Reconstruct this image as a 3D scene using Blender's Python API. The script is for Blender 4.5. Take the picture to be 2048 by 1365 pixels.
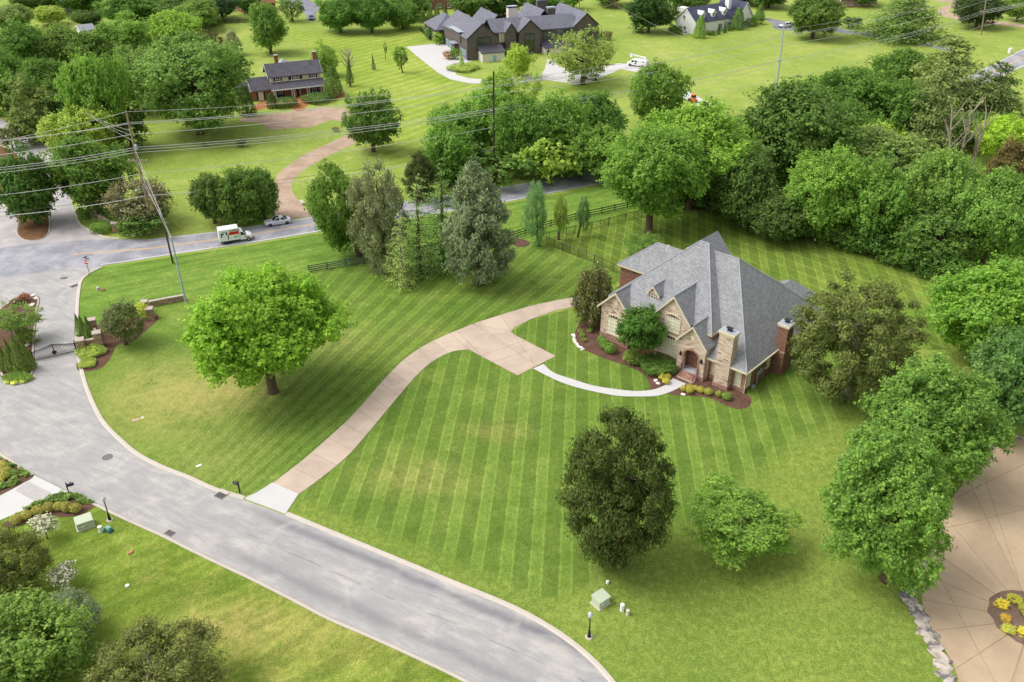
import bpy, bmesh, math, random
import numpy as np
from mathutils import Vector, Matrix

for o in list(bpy.data.objects):
    bpy.data.objects.remove(o, do_unlink=True)
scene = bpy.context.scene
col = scene.collection

# ---------------------------------------------------------------- camera, sky, sun, exposure
PITCH = math.radians(30.0)       # camera looks this far below the horizontal
CZ = 62.0                        # drone height above the front lawn, metres
FPX = 1750.0                     # focal length in pixels of the 2048 px wide photograph
cd = bpy.data.cameras.new('camera'); cam = bpy.data.objects.new('camera', cd); col.objects.link(cam)
cd.lens = 36.0 * FPX / 2048; cd.sensor_width = 36.0; cd.clip_start = 0.5; cd.clip_end = 3000
cam.location = (0, 0, CZ); cam.rotation_euler = (math.radians(90) - PITCH, 0, 0)
scene.camera = cam

SUN_EL = math.radians(54); SUN_AZ = Vector((-0.96, 0.02, 0)).normalized()   # towards the sun
world = bpy.data.worlds.new('World'); scene.world = world; world.use_nodes = True
wn = world.node_tree; wn.nodes.clear()
wo = wn.nodes.new('ShaderNodeOutputWorld'); bg = wn.nodes.new('ShaderNodeBackground')
sky = wn.nodes.new('ShaderNodeTexSky'); sky.sky_type = 'NISHITA'; sky.sun_disc = False
sky.sun_elevation = SUN_EL; sky.sun_rotation = math.atan2(SUN_AZ.x, SUN_AZ.y)
sky.air_density = 1.0; sky.dust_density = 4.0; sky.ozone_density = 0.6
hs = wn.nodes.new('ShaderNodeHueSaturation'); hs.inputs['Saturation'].default_value = 0.22   # thin bright overcast
wn.links.new(sky.outputs[0], hs.inputs['Color']); wn.links.new(hs.outputs[0], bg.inputs[0])
bg.inputs[1].default_value = 0.15
wn.links.new(bg.outputs[0], wo.inputs[0])
sl = bpy.data.lights.new('sun', 'SUN'); sl.energy = 0.82; sl.angle = math.radians(32); sl.color = (1.0, 0.96, 0.9)
so = bpy.data.objects.new('sun', sl); col.objects.link(so)
sd = SUN_AZ * math.cos(SUN_EL) + Vector((0, 0, math.sin(SUN_EL)))
so.rotation_euler = sd.to_track_quat('Z', 'Y').to_euler(); so.location = (0, 0, 120)
vs = scene.view_settings; vs.view_transform = 'Standard'; vs.look = 'None'; vs.gamma = 1.0
vs.exposure = 0.7; vs.use_curve_mapping = False

# ---------------------------------------------------------------- terrain and survey helpers
SP, CP = math.sin(PITCH), math.cos(PITCH)
def hz(y):
    """ground height: level around the house, then a hillside rising away beyond the back lawn"""
    if y < 150: return 0.0
    if y < 190: return 0.02 * (y - 150) ** 2 / 80
    return 0.02 * (y - 170)
def ray(px, py):
    x = (px - 1024) / FPX; y = -(py - 682.5) / FPX
    return (x, CP + y * SP, -SP + y * CP)
def G(px, py, dz=0.0):
    """ground point seen at a place in the photograph"""
    r = ray(px, py); a, b = 1.0, 900.0
    for _ in range(46):
        t = (a + b) / 2
        if CZ + t * r[2] - hz(t * r[1]) - dz > 0: a = t
        else: b = t
    t = (a + b) / 2
    return Vector((t * r[0], t * r[1], hz(t * r[1]) + dz))
def atY(px, py, Y):
    r = ray(px, py); t = Y / r[1]
    return Vector((t * r[0], Y, CZ + t * r[2]))
def mpp(P):
    """metres per photograph pixel at a point"""
    return (P.y * CP - (P.z - CZ) * SP) / FPX
def smooth(p, k=6, closed=False):
    """Catmull-Rom through the points"""
    n = len(p); out = []
    rng_ = range(n) if closed else range(n - 1)
    for i in rng_:
        if closed: a, b, c, d = p[i - 1], p[i], p[(i + 1) % n], p[(i + 2) % n]
        else: a, b, c, d = p[max(i - 1, 0)], p[i], p[i + 1], p[min(i + 2, n - 1)]
        for j in range(k):
            t = j / k
            out.append(tuple(.5 * (2 * b[q] + (c[q] - a[q]) * t + (2 * a[q] - 5 * b[q] + 4 * c[q] - d[q]) * t * t
                       + (3 * b[q] - a[q] - 3 * c[q] + d[q]) * t ** 3) for q in range(len(b))))
    if not closed: out.append(tuple(p[-1]))
    return out

# ---------------------------------------------------------------- object helpers
def obj(name, me, parent=None, loc=None, rot=None, scale=None):
    o = bpy.data.objects.new(name, me); col.objects.link(o)
    if parent: o.parent = parent
    if loc is not None: o.location = loc
    if rot is not None: o.rotation_euler = rot if hasattr(rot, '__len__') else (0, 0, rot)
    if scale is not None: o.scale = scale
    return o
def tag(o, label, cat, group=None):
    o['label'] = label; o['category'] = cat
    if group: o['group'] = group
    return o
def thing(name, label, cat, loc=(0, 0, 0), rot=0, group=None):
    return tag(obj(name, None, None, loc, rot), label, cat, group)
def struct(o): o['kind'] = 'structure'; return o
def stuff(o): o['kind'] = 'stuff'; return o
def dup(root, loc=None, rot=None, label=None, group=None):
    def cp(o, par):
        c = o.copy(); col.objects.link(c); c.parent = par
        for ch in o.children: cp(ch, c)
        return c
    r = cp(root, None)
    if loc is not None: r.location = loc
    if rot is not None: r.rotation_euler = (0, 0, rot)
    if label: r['label'] = label
    if group: r['group'] = group
    return r
def slope_place(o, P, heading):
    """stand a thing on the hillside with its x axis along heading"""
    e = .5; n = Vector((0, -(hz(P.y + e) - hz(P.y - e)) / (2 * e), 1)).normalized()
    x = Vector((math.cos(heading), math.sin(heading), 0)); y = n.cross(x).normalized(); x = y.cross(n)
    m = Matrix((x, y, n)).transposed(); o.rotation_euler = m.to_euler(); o.location = P

class MB:
    def __init__(s): s.v = []; s.f = []
    def add(s, vs_, fs_):
        b = len(s.v); s.v += [tuple(q) for q in vs_]; s.f += [tuple(b + i for i in f) for f in fs_]; return s
    def box(s, x0, x1, y0, y1, z0, z1):
        return s.add([(x0, y0, z0), (x1, y0, z0), (x1, y1, z0), (x0, y1, z0), (x0, y0, z1), (x1, y0, z1), (x1, y1, z1), (x0, y1, z1)],
                     [(3, 2, 1, 0), (4, 5, 6, 7), (0, 1, 5, 4), (1, 2, 6, 5), (2, 3, 7, 6), (3, 0, 4, 7)])
    def cbox(s, x0, x1, y0, y1, z0, z1, c=.03):
        """box with chamfered upright edges and top"""
        def ring(d, z): return [(x0 + d + c, y0 + d, z), (x1 - d - c, y0 + d, z), (x1 - d, y0 + d + c, z), (x1 - d, y1 - d - c, z),
                                (x1 - d - c, y1 - d, z), (x0 + d + c, y1 - d, z), (x0 + d, y1 - d - c, z), (x0 + d, y0 + d + c, z)]
        return s.loft([ring(0, z0), ring(0, z1 - c), ring(c, z1)])
    def loft(s, rings, cap=True):
        n = len(rings[0]); b = len(s.v)
        for r in rings: s.v += [tuple(q) for q in r]
        for i in range(len(rings) - 1):
            for j in range(n):
                k = (j + 1) % n
                s.f.append((b + i * n + j, b + i * n + k, b + (i + 1) * n + k, b + (i + 1) * n + j))
        if cap:
            s.f.append(tuple(b + j for j in reversed(range(n)))); t = b + (len(rings) - 1) * n
            s.f.append(tuple(t + j for j in range(n)))
        return s
    def tube(s, pts, rad, n=6, cap=True):
        pts = [Vector(p) for p in pts]; rings = []
        if not hasattr(rad, '__len__'): rad = [rad] * len(pts)
        for i, p in enumerate(pts):
            d = (pts[min(i + 1, len(pts) - 1)] - pts[max(i - 1, 0)]).normalized()
            a = Vector((0, 0, 1)) if abs(d.z) < .95 else Vector((1, 0, 0))
            u = d.cross(a).normalized(); w = u.cross(d)
            rings.append([p + (u * math.cos(2 * math.pi * j / n) + w * math.sin(2 * math.pi * j / n)) * rad[i] for j in range(n)])
        return s.loft([list(reversed(r)) for r in rings], cap)
    def lathe(s, prof, n=16, cx=0, cy=0):
        return s.loft([[(cx + r * math.cos(2 * math.pi * j / n), cy + r * math.sin(2 * math.pi * j / n), z) for j in range(n)] for r, z in prof])
    def poly(s, pts): return s.add(pts, [tuple(range(len(pts)))])
    def prism(s, pts, d):
        """extrude a planar polygon along vector d"""
        n = len(pts); d = Vector(d)
        return s.add([Vector(p) for p in pts] + [Vector(p) + d for p in pts],
                     [tuple(range(n)), tuple(reversed(range(n, 2 * n)))] + [(j, j + n, (j + 1) % n + n, (j + 1) % n) for j in range(n)])
    def mesh(s, name, mat, smooth_=False):
        me = bpy.data.meshes.new(name); me.from_pydata(s.v, [], s.f); me.update()
        bm = bmesh.new(); bm.from_mesh(me); bmesh.ops.recalc_face_normals(bm, faces=bm.faces); bm.to_mesh(me); bm.free()
        if mat: me.materials.append(mat)
        if smooth_: me.polygons.foreach_set('use_smooth', [True] * len(me.polygons))
        return me
    def build(s, name, mat, parent=None, loc=None, rot=None, smooth_=False):
        return obj(name, s.mesh(name, mat, smooth_), parent, loc, rot)

# ---------------------------------------------------------------- materials
def lin(r, g, b):
    f = lambda c: c / 12.92 if c <= .04045 else ((c + .055) / 1.055) ** 2.4
    return (f(r / 255), f(g / 255), f(b / 255), 1)
class S:
    """a node socket with arithmetic"""
    def __init__(s, nt, k): s.nt = nt; s.k = k
    def _m(s, op, *a):
        n = s.nt.nodes.new('ShaderNodeMath'); n.operation = op
        for i, q in enumerate((s,) + a):
            if isinstance(q, S): s.nt.links.new(q.k, n.inputs[i])
            else: n.inputs[i].default_value = q
        return S(s.nt, n.outputs[0])
    def __add__(s, o): return s._m('ADD', o)
    __radd__ = __add__
    def __sub__(s, o): return s._m('SUBTRACT', o)
    def __mul__(s, o): return s._m('MULTIPLY', o)
    __rmul__ = __mul__
    def __truediv__(s, o): return s._m('DIVIDE', o)
    def sin(s): return s._m('SINE')
    def fract(s): return s._m('FRACT')
    def abs(s): return s._m('ABSOLUTE')
    def exp(s): return s._m('EXPONENT')
    def gt(s, o): return s._m('GREATER_THAN', o)
    def clamp(s): return s._m('MINIMUM', 1.0)._m('MAXIMUM', 0.0)
    def ss(s, a, b):
        n = s.nt.nodes.new('ShaderNodeMapRange'); n.interpolation_type = 'SMOOTHSTEP'
        s.nt.links.new(s.k, n.inputs[0]); n.inputs[1].default_value = a; n.inputs[2].default_value = b
        return S(s.nt, n.outputs[0])
class M:
    """a procedural material under construction"""
    def __init__(s, name, rough=.8, spec=.3):
        s.m = bpy.data.materials.new(name); s.m.use_nodes = True; s.nt = s.m.node_tree
        s.b = s.nt.nodes['Principled BSDF']; s.b.inputs['Roughness'].default_value = rough
        s.b.inputs['Specular IOR Level'].default_value = spec; s._p = None
    def new(s, t): return s.nt.nodes.new(t)
    def link(s, a, b): s.nt.links.new(a.k if isinstance(a, S) else a, b)
    def pos(s):
        if not s._p:
            g = s.new('ShaderNodeNewGeometry'); x = s.new('ShaderNodeSeparateXYZ'); s.link(g.outputs['Position'], x.inputs[0])
            s._p = (S(s.nt, x.outputs[0]), S(s.nt, x.outputs[1]), S(s.nt, x.outputs[2])); s._pv = S(s.nt, g.outputs['Position'])
        return s._p
    def vec(s, x, y, z=0.0):
        c = s.new('ShaderNodeCombineXYZ')
        for i, q in enumerate((x, y, z)):
            if isinstance(q, S): s.link(q, c.inputs[i])
            else: c.inputs[i].default_value = q
        return S(s.nt, c.outputs[0])
    def objc(s):
        return S(s.nt, s.new('ShaderNodeTexCoord').outputs['Object'])
    def noise(s, scale, detail=3, vec=None, rough=.55, dist=0.0):
        n = s.new('ShaderNodeTexNoise'); n.inputs['Scale'].default_value = scale; n.inputs['Detail'].default_value = detail
        n.inputs['Roughness'].default_value = rough; n.inputs['Distortion'].default_value = dist
        if vec is None: s.pos(); vec = s._pv
        s.link(vec, n.inputs['Vector']); return S(s.nt, n.outputs['Fac'])
    def mix(s, f, a, b):
        n = s.new('ShaderNodeMix'); n.data_type = 'RGBA'
        for q, i in ((f, 0), (a, 6), (b, 7)):
            if isinstance(q, S): s.link(q, n.inputs[i])
            else: n.inputs[i].default_value = q
        return S(s.nt, n.outputs[2])
    def scale(s, c, f):
        n = s.new('ShaderNodeMix'); n.data_type = 'RGBA'; n.blend_type = 'MULTIPLY'; n.inputs[0].default_value = 1
        for q, i in ((c, 6), (f, 7)):
            if isinstance(q, S): s.link(q, n.inputs[i])
            else: n.inputs[i].default_value = q
        return S(s.nt, n.outputs[2])
    def color(s, c):
        if isinstance(c, S): s.link(c, s.b.inputs['Base Color'])
        else: s.b.inputs['Base Color'].default_value = c
        return s
    def bump(s, h, strength=.4, dist=.05):
        n = s.new('ShaderNodeBump'); n.inputs['Strength'].default_value = strength; n.inputs['Distance'].default_value = dist
        s.link(h, n.inputs['Height']); s.link(n.outputs[0], s.b.inputs['Normal']); return s
def plain(name, c, rough=.6, var=.12, scale=3.0, spec=.3, metal=0.0, bump=0.0):
    m = M(name, rough, spec); n = m.noise(scale, 4, m.objc())
    m.color(m.mix(n, tuple(q * (1 - var) for q in c[:3]) + (1,), tuple(min(1, q * (1 + var)) for q in c[:3]) + (1,)))
    m.b.inputs['Metallic'].default_value = metal
    if bump: m.bump(n, bump, .02)
    return m.m

def lawn(name, a, b, dry, dryamt=.5, stripe=None, amp=.3, blobs=(), cells=(), clover=None):
    """mown turf: a/b two greens, dry straw; stripe(m, x, y) gives a mowing phase or a 0..1 value"""
    m = M(name, .92, .12); x, y, z = m.pos()
    big = m.noise(.05, 4); mid = m.noise(.35, 4, dist=.6); fine = m.noise(7.0, 3, rough=.8)
    vf = m.noise(1.0, 5, m.vec(x * 2.6, y * 1.5, 0.0), rough=.8); tuft = m.noise(1.15, 4, rough=.7, dist=.4)
    grain = ((vf - .5) * 1.5 + (fine - .5) * 2.0 + (tuft - .5) * .4)
    c = m.mix((big * .6 + mid * .5 + grain * .22 - .05).ss(.25, .78), a, b)
    c = m.mix((mid * .4 + big * .55 + tuft * .35 + grain * .3).ss(.66, .98) * dryamt, c, dry)
    for (bx, by, rx, ry, k) in blobs:
        d = ((x - bx) / rx) * ((x - bx) / rx) + ((y - by) / ry) * ((y - by) / ry)
        f = (d * -1.0).exp() * (mid * .8 + tuft * .6 + grain * .5 - .25).clamp() * k
        c = m.mix(f.clamp(), c, dry)
    for (bx, by, rx, ry, k, cc) in cells:
        d = ((x - bx) / rx) * ((x - bx) / rx) + ((y - by) / ry) * ((y - by) / ry)
        c = m.mix(((d * -1.0).exp() * k * (mid + tuft)).clamp(), c, cc)
    w = None
    if clover:
        w, ca, cb = clover(m, x, y, mid); cl = m.mix((big * .7 + tuft * .55 + grain * .45 - .2).ss(.25, .8), ca, cb); c = m.mix(w, cl, c)
    g = grain * .5 + 1.0
    if stripe:
        st = stripe(m, x, y, mid, fine) + grain * .12
        if w is not None: st = st * w + (w * -1.0 + 1.0) * .5
        g = g * (st * amp + (1 - amp * .5))
    c = m.scale(c, m.vec(g, g, g)); m.color(c); m.bump(vf + fine * .6, .5, .1)
    return m.m
def band(ph, e=.045):
    """one light and one dark mowing pass per period, light pass with brighter edges"""
    f = ph.fract()
    light = f.ss(.02, .02 + e) * ((f * -1.0 + 1.0).ss(.5, .5 + e))
    edge = ((f - .06) / .04); edge2 = ((f - .46) / .04)
    return light * .42 + (edge * edge * -1.0).exp() * .55 + (edge2 * edge2 * -1.0).exp() * .5

MAT = {}
# ================================================================ the ground
CUTS = [150 + 5 * i for i in range(9)]
def drape(bm, off):
    ys = [v.co.y for v in bm.verts]; lo, hi = min(ys), max(ys)
    for c in CUTS:
        if lo < c < hi:
            bmesh.ops.bisect_plane(bm, geom=bm.verts[:] + bm.edges[:] + bm.faces[:], plane_co=(0, c, 0), plane_no=(0, 1, 0))
    for v in bm.verts: v.co.z = hz(v.co.y) + off
def sheet(name, pts, mat, off, px=True):
    P = [G(*p) for p in pts] if px else [Vector((p[0], p[1], 0)) for p in pts]
    bm = bmesh.new(); f = bm.faces.new([bm.verts.new((p.x, p.y, 0)) for p in P])
    bmesh.ops.recalc_face_normals(bm, faces=[f]); bm.normal_update()
    if f.normal.z < 0: f.normal_flip()
    bmesh.ops.triangulate(bm, faces=bm.faces[:]); drape(bm, off)
    me = bpy.data.meshes.new(name); bm.to_mesh(me); bm.free(); me.materials.append(mat)
    return struct(obj(name, me))
def resample(P, n):
    d = [0.0]
    for a, b in zip(P, P[1:]): d.append(d[-1] + (Vector(b) - Vector(a)).length)
    out = []
    for i in range(n):
        t = d[-1] * i / (n - 1); k = max(j for j in range(len(d)) if d[j] <= t + 1e-9); k = min(k, len(P) - 2)
        w = (t - d[k]) / max(d[k + 1] - d[k], 1e-9); out.append(Vector(P[k]).lerp(Vector(P[k + 1]), w))
    return out
def offset(P, d):
    out = []
    for i, p in enumerate(P):
        t = (P[min(i + 1, len(P) - 1)] - P[max(i - 1, 0)]); t.z = 0; t.normalize()
        out.append(Vector((p.x - t.y * d, p.y + t.x * d, 0)))
    return out
def ribbon(name, L, R, mat, off, parent=None):
    """sheet between two matched lines of points"""
    mb = MB(); n = len(L)
    mb.v = [(p.x, p.y, hz(p.y) + off) for p in L] + [(p.x, p.y, hz(p.y) + off) for p in R]
    mb.f = [(i, i + 1, n + i + 1, n + i) for i in range(n - 1)]
    o = mb.build(name, mat, parent); return o
def kerb(name, P, w, h, mat, side=1, seg=3.0, base=0.0):
    """low kerb swept along the points: a rounded road face, flat top"""
    P = [Vector((p.x, p.y, 0)) for p in P]; n = max(2, int(sum((a - b).length for a, b in zip(P, P[1:])) / 1.0))
    P = resample(P, n); prof = [(0, .0), (.12, h * .75), (.2, h), (w, h), (w, -.05)]
    L = [offset(P, side * q[0]) for q in prof]; mb = MB()
    for i in range(n): mb.v += [(L[k][i].x, L[k][i].y, hz(P[i].y) + prof[k][1] + base) for k in range(len(prof))]
    k = len(prof)
    for i in range(n - 1):
        for j in range(k - 1): mb.f.append((i * k + j, i * k + j + 1, (i + 1) * k + j + 1, (i + 1) * k + j))
    return struct(mb.build(name, mat))
def gpts(pts, k=6): return [G(*p) for p in smooth(pts, k)]

# street line used for the wear along the wheel tracks of the lane
_a, _b = G(570, 1030), G(1025, 1220); _d = (_b - _a).normalized(); SN = (_d.y, -_d.x); S0 = _a
def street_mat():
    m = M('weathered_asphalt', .88, .25); x, y, z = m.pos()
    d = (x - S0.x) * SN[0] + (y - S0.y) * SN[1]; s = (x - S0.x) * _d.x + (y - S0.y) * _d.y
    al = m.vec(s * .28, d * 1.3, 0.0); st = m.noise(1.0, 5, al, .65, .5); bl = m.noise(.22, 4, None, .6, .8); gr = m.noise(7, 3, None, .8)
    wob = (m.noise(.3, 2) - .5) * .9
    e1 = (d + wob - 1.1) / .55; e2 = (d + wob - 6.8) / .7; on = s.ss(-8, 4)
    bands = ((e1 * e1 * -1.0).exp() * 1.0 + (e2 * e2 * -1.0).exp() * .7) * on
    k = (st * .8 + bl * .6 - .38).ss(.1, .75)
    c = m.mix(k, lin(152, 150, 149), lin(184, 180, 175))
    c = m.mix((bands * (st * 1.1 + .2)).clamp(), c, lin(112, 112, 118))
    c = m.mix((bl * 1.1 + st * .35 - .62).ss(.1, .42) * .35, c, lin(198, 190, 180))
    cr = ((m.noise(.55, 3, al, .6, 1.5) - .5).abs()).ss(.0, .006); seam = (((d + (m.noise(.12, 3) - .5) * .8 - 4.1) / .07)); sm = (seam * seam * -1.0).exp() * on * m.noise(.4, 2).ss(.4, .6)
    c = m.mix(sm * .45, c, lin(84, 82, 84))
    c = m.mix((1.0 + cr * -1.0) * .28, c, lin(70, 68, 70))
    g = gr * .34 + .83; c = m.scale(c, m.vec(g, g, g)); m.color(c); m.bump(gr, .3, .02); return m.m
def asphalt(name, a, b, scale=.25):
    m = M(name, .88, .25); n = m.noise(scale, 5, None, .6, .6); g = m.noise(6, 3, None, .8) * .3 + .85
    m.color(m.scale(m.mix(n.ss(.3, .7), a, b), m.vec(g, g, g))); return m.m
def aggregate(name, a, b, c):
    m = M(name, .9, .2); n = m.noise(.28, 4, None, .6, .5); g = m.noise(9, 3, None, .9); h = m.noise(2.5, 3)
    q = m.mix(n.ss(.3, .72), a, b); q = m.mix((h * .6 + n * .5).ss(.62, .8) * .4, q, c); f = g * .42 + .79
    oi = m.new('ShaderNodeObjectInfo'); r = S(m.nt, oi.outputs['Random']) * .12 + .94
    m.color(m.scale(q, m.vec(f * r, f * r, f * r))); m.bump(g, .35, .02); return m.m
def concrete(name, a, b):
    m = M(name, .85, .25); n = m.noise(.7, 4, None, .6, .4); g = m.noise(8, 2, None, .8) * .12 + .94
    m.color(m.scale(m.mix(n, a, b), m.vec(g, g, g))); return m.m
def mulch_mat(name, a, b):
    m = M(name, .95, .1); n = m.noise(6, 4, None, .8); q = m.noise(.8, 3)
    m.color(m.mix((n * .8 + q * .4 - .1).ss(.3, .75), a, b)); m.bump(n, .8, .08); return m.m

GA, GB, GD = lin(90, 118, 42), lin(124, 148, 64), lin(166, 158, 92)
FA, FB, FD = lin(124, 146, 60), lin(154, 168, 82), lin(176, 172, 104)
def st_near(m, x, y, mid, fine):
    ph = (x + y * -.0734 + (mid - .5) * .3 + 400.0) / 2.92 + .05
    return band(ph)
def st_fan(m, x, y, mid, fine):
    ph = (x + 49.0 + (mid - .5) * .35) / (y - 33.0) * 29.8 + 40.0
    k = (x + (mid - .5) * 6.0).ss(-48, -24); return band(ph) * k + (k * -1.0 + 1.0) * .5
def st_grid(m, x, y, mid, fine):
    a = (x * .985 + y * -.174 + (mid - .5) * .25 + 400.0) / 2.9; b = (x * .766 + y * .643 + 400.0) / 2.7
    fb = b.fract(); e = ((fb - .5) / .07)
    return band(a) * .75 + (e * e * -1.0).exp() * .5
def st_far(m, x, y, mid, fine):
    ph = (x * -.78 + y * .62 + (mid - .5) * 1.2 + 900.0) / 3.4
    f = ph.fract(); return f.ss(.05, .2) * ((f * -1.0 + 1.0).ss(.35, .5))
p = lambda *q: (G(*q).x, G(*q).y)
def hp(m, x, y, a, b, soft):
    """smooth half-plane: 1 on the left of the line from a to b"""
    A, B = G(*a), G(*b); d = (B - A); d.z = 0; d.normalize()
    return ((x - A.x) * -d.y + (y - A.y) * d.x).ss(-soft, soft)
def clov(m, x, y, mid):
    wob = (mid - .5) * 3.0
    w = hp(m, x + wob, y, (1345, 1085), (1745, 868), .7) * hp(m, x + wob, y, (1070, 1260), (1335, 1075), 2.5) * ((x - S0.x) * -SN[0] + (y - S0.y) * -SN[1] + wob * .5).ss(1.6, 4.0)
    return w, lin(106, 128, 52), lin(146, 158, 74)
near_lawn = lawn('near_lawn_grass', GA, GB, GD, .3, st_near, .46,
    [(*p(1000, 862), 4, 2.2, .9), (*p(835, 955), 5.5, 3.2, 1.0), (*p(1290, 1110), 3, 2, .9), (*p(1330, 1165), 5, 3, 1.0), (*p(1270, 1250), 4, 3, .9), (*p(1700, 1170), 6, 2.5, 1.0), (*p(1560, 985), 6, 1.2, .5)],
    [(*p(1480, 1190), 9, 4, .5, lin(150, 164, 50)), (*p(1400, 1330), 8, 4, .3, lin(150, 168, 52))], clov)
left_lawn = lawn('left_lawn_grass', GA, GB, GD, .35, st_fan, .42,
    [(*p(400, 790), 9, 6, 1.3), (*p(330, 770), 8, 7, 1.0), (*p(470, 775), 5, 3, 1.2), (*p(650, 690), 7, 4, .7), (*p(860, 665), 4, 2, .5), (*p(300, 850), 8, 6, .5), (*p(415, 920), 6, 5, .5)])
back_lawn = lawn('back_lawn_grass', lin(98, 124, 44), lin(134, 154, 66), GD, .3, st_grid, .6)
low_lawn = lawn('lower_left_grass', lin(90, 114, 36), lin(126, 146, 56), lin(168, 156, 90), .8,
    lambda m, x, y, mid, fine: m.noise(.5, 3, m.vec((x * .8 + y * .6) * .25, (x * -.6 + y * .8) * 1.3, 0.0), .5, .6).ss(.35, .65), .3,
    [(*p(520, 1240), 8, 3, .9), (*p(640, 1290), 9, 3, .8), (*p(440, 1255), 4, 2, 1.0)])
verge_lawn = lawn('verge_grass', lin(90, 120, 44), lin(118, 146, 60), GD, .5,
    lambda m, x, y, mid, fine: m.noise(.6, 2, m.vec((x * .86 + y * .5) * .15, (x * -.5 + y * .86) * 1.2, 0.0), .5).ss(.4, .6), .22)
far_lawn = lawn('hillside_grass', FA, FB, FD, .8, None, 0)
stripe_far = lawn('striped_hillside_grass', lin(122, 146, 52), lin(156, 170, 74), FD, .6, st_far, .17)

# one big sheet out to the horizon
bm = bmesh.new()
ys = [-120, 20, 80] + CUTS + [240, 320, 500, 1200]; xs = [-1200, -300, -100, 0, 100, 300, 1200]
vv = [[bm.verts.new((x, y, hz(y))) for x in xs] for y in ys]
for i in range(len(ys) - 1):
    for j in range(len(xs) - 1): bm.faces.new((vv[i][j], vv[i][j + 1], vv[i + 1][j + 1], vv[i + 1][j]))
me = bpy.data.meshes.new('ground'); bm.to_mesh(me); bm.free(); me.materials.append(far_lawn)
struct(obj('ground', me))

SR = [(203, 533), (180, 544), (160, 560), (153, 590), (150, 640), (152, 709), (160, 747), (173, 789), (200, 844), (238, 884), (275, 914), (325, 939), (376, 959),
      (426, 982), (486, 1000), (570, 1031), (640, 1060), (770, 1114), (900, 1168), (1025, 1220), (1110, 1268), (1165, 1310), (1205, 1350), (1260, 1420)]
SLp = [(-80, 862), (0, 904), (69, 949), (131, 980), (175, 998), (225, 1022), (263, 1040), (326, 1068), (376, 1093), (438, 1123), (512, 1158), (587, 1196), (662, 1235),
       (737, 1267), (813, 1301), (888, 1336), (938, 1361), (1020, 1405)]
ROADN = [(-260, 600), (0, 557), (83, 546), (160, 537), (203, 532), (237, 528), (288, 519), (375, 505), (512, 485), (612, 468), (750, 447), (900, 424), (1024, 402),
         (1197, 369), (1400, 333), (1600, 287), (1800, 231), (1950, 176), (2048, 133), (2200, 62)]
ROADF = [(-260, 528), (0, 496), (113, 484), (238, 479), (288, 480), (350, 473), (436, 463), (512, 452), (622, 434), (750, 412), (900, 390), (1024, 371), (1197, 341),
         (1400, 304), (1600, 258), (1800, 202), (1950, 146), (2020, 112), (2048, 98), (2200, 34)]
DL = [(545, 967), (600, 925), (650, 882), (700, 836), (740, 792), (775, 752), (810, 718), (850, 691), (900, 667), (950, 647), (1000, 631), (1060, 613), (1110, 602), (1160, 593), (1215, 585)]
DR1 = [(597, 990), (650, 951), (700, 908), (750, 850), (800, 790), (840, 745), (870, 721), (905, 704), (938, 700)]
PADF = [(938, 700), (1035, 752), (1112, 713), (1030, 671), (1022, 664), (1030, 655), (1060, 640), (1110, 622), (1165, 611), (1215, 605)]

# lawns laid as separate mown areas
near_pts = smooth(DR1, 4)[:-1] + [(938, 700), (1035, 752), (1112, 713), (1030, 671), (1022, 664), (1060, 640), (1165, 611), (1260, 560), (1620, 600), (1790, 700), (1790, 840), (2060, 880), (1990, 1040), (1950, 1400), (1262, 1425), (1202, 1345), (1162, 1304), (1107, 1262)] + [(1025, 1212), (900, 1160), (770, 1106), (640, 1052), (572, 1024)]
sheet('front_lawn', near_pts, near_lawn, .006)
left_pts = smooth([(560, 962)] + DL[1:-1], 3) + [(1220, 580), (1250, 556), (1080, 488), (1000, 500), (880, 525), (770, 512), (620, 545), (560, 556), (480, 575), (370, 588), (300, 600), (240, 640), (215, 690), (160, 745)] + [(173, 785), (200, 838), (238, 878), (276, 908), (326, 933), (426, 976), (486, 994), (520, 985)]
sheet('side_lawn', left_pts, left_lawn, .007)
sheet('back_lawn', [(1250, 556), (1080, 488), (1200, 440), (1300, 408), (1420, 398), (1560, 440), (1760, 520), (1930, 590), (1900, 700), (1790, 700), (1620, 600)], back_lawn, .008)
sheet('lower_lawn', [(-200, 860), (-80, 868)] + SLp[1:] + [(1020, 1480), (-300, 1480)], low_lawn, .005)
sheet('road_verge', [(205, 535), (288, 523), (375, 509), (512, 489), (612, 472), (750, 451), (900, 428), (1024, 406), (1197, 373), (1330, 350), (1420, 398), (1300, 410), (1200, 441), (1080, 490), (1000, 502), (880, 527), (770, 514), (620, 547), (480, 577), (370, 590), (300, 602), (240, 642), (215, 692), (163, 740), (152, 700), (150, 640), (154, 590), (165, 560), (185, 544)], verge_lawn, .004)
sheet('striped_hillside', [(575, 60), (640, 66), (840, 45), (865, 75), (820, 95), (875, 150), (905, 165), (990, 172), (1060, 170), (1010, 235), (930, 260), (850, 300), (800, 330), (770, 315), (700, 180)], stripe_far, .006)

# roads
street = street_mat()
road_mat = asphalt('road_asphalt', lin(132, 132, 140), lin(168, 166, 170))
far_asphalt = asphalt('side_street_asphalt', lin(160, 156, 156), lin(184, 178, 174))
sheet('lane', smooth(SR, 4) + [(1020, 1440)] + list(reversed(smooth(SLp, 4))) + [(-260, 760), (-260, 592), (0, 550), (83, 540), (160, 531)], street, .011)
RN, RF = gpts(ROADN, 5), gpts(ROADF, 5); RN, RF = resample(RN, 90), resample(RF, 90)
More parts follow.
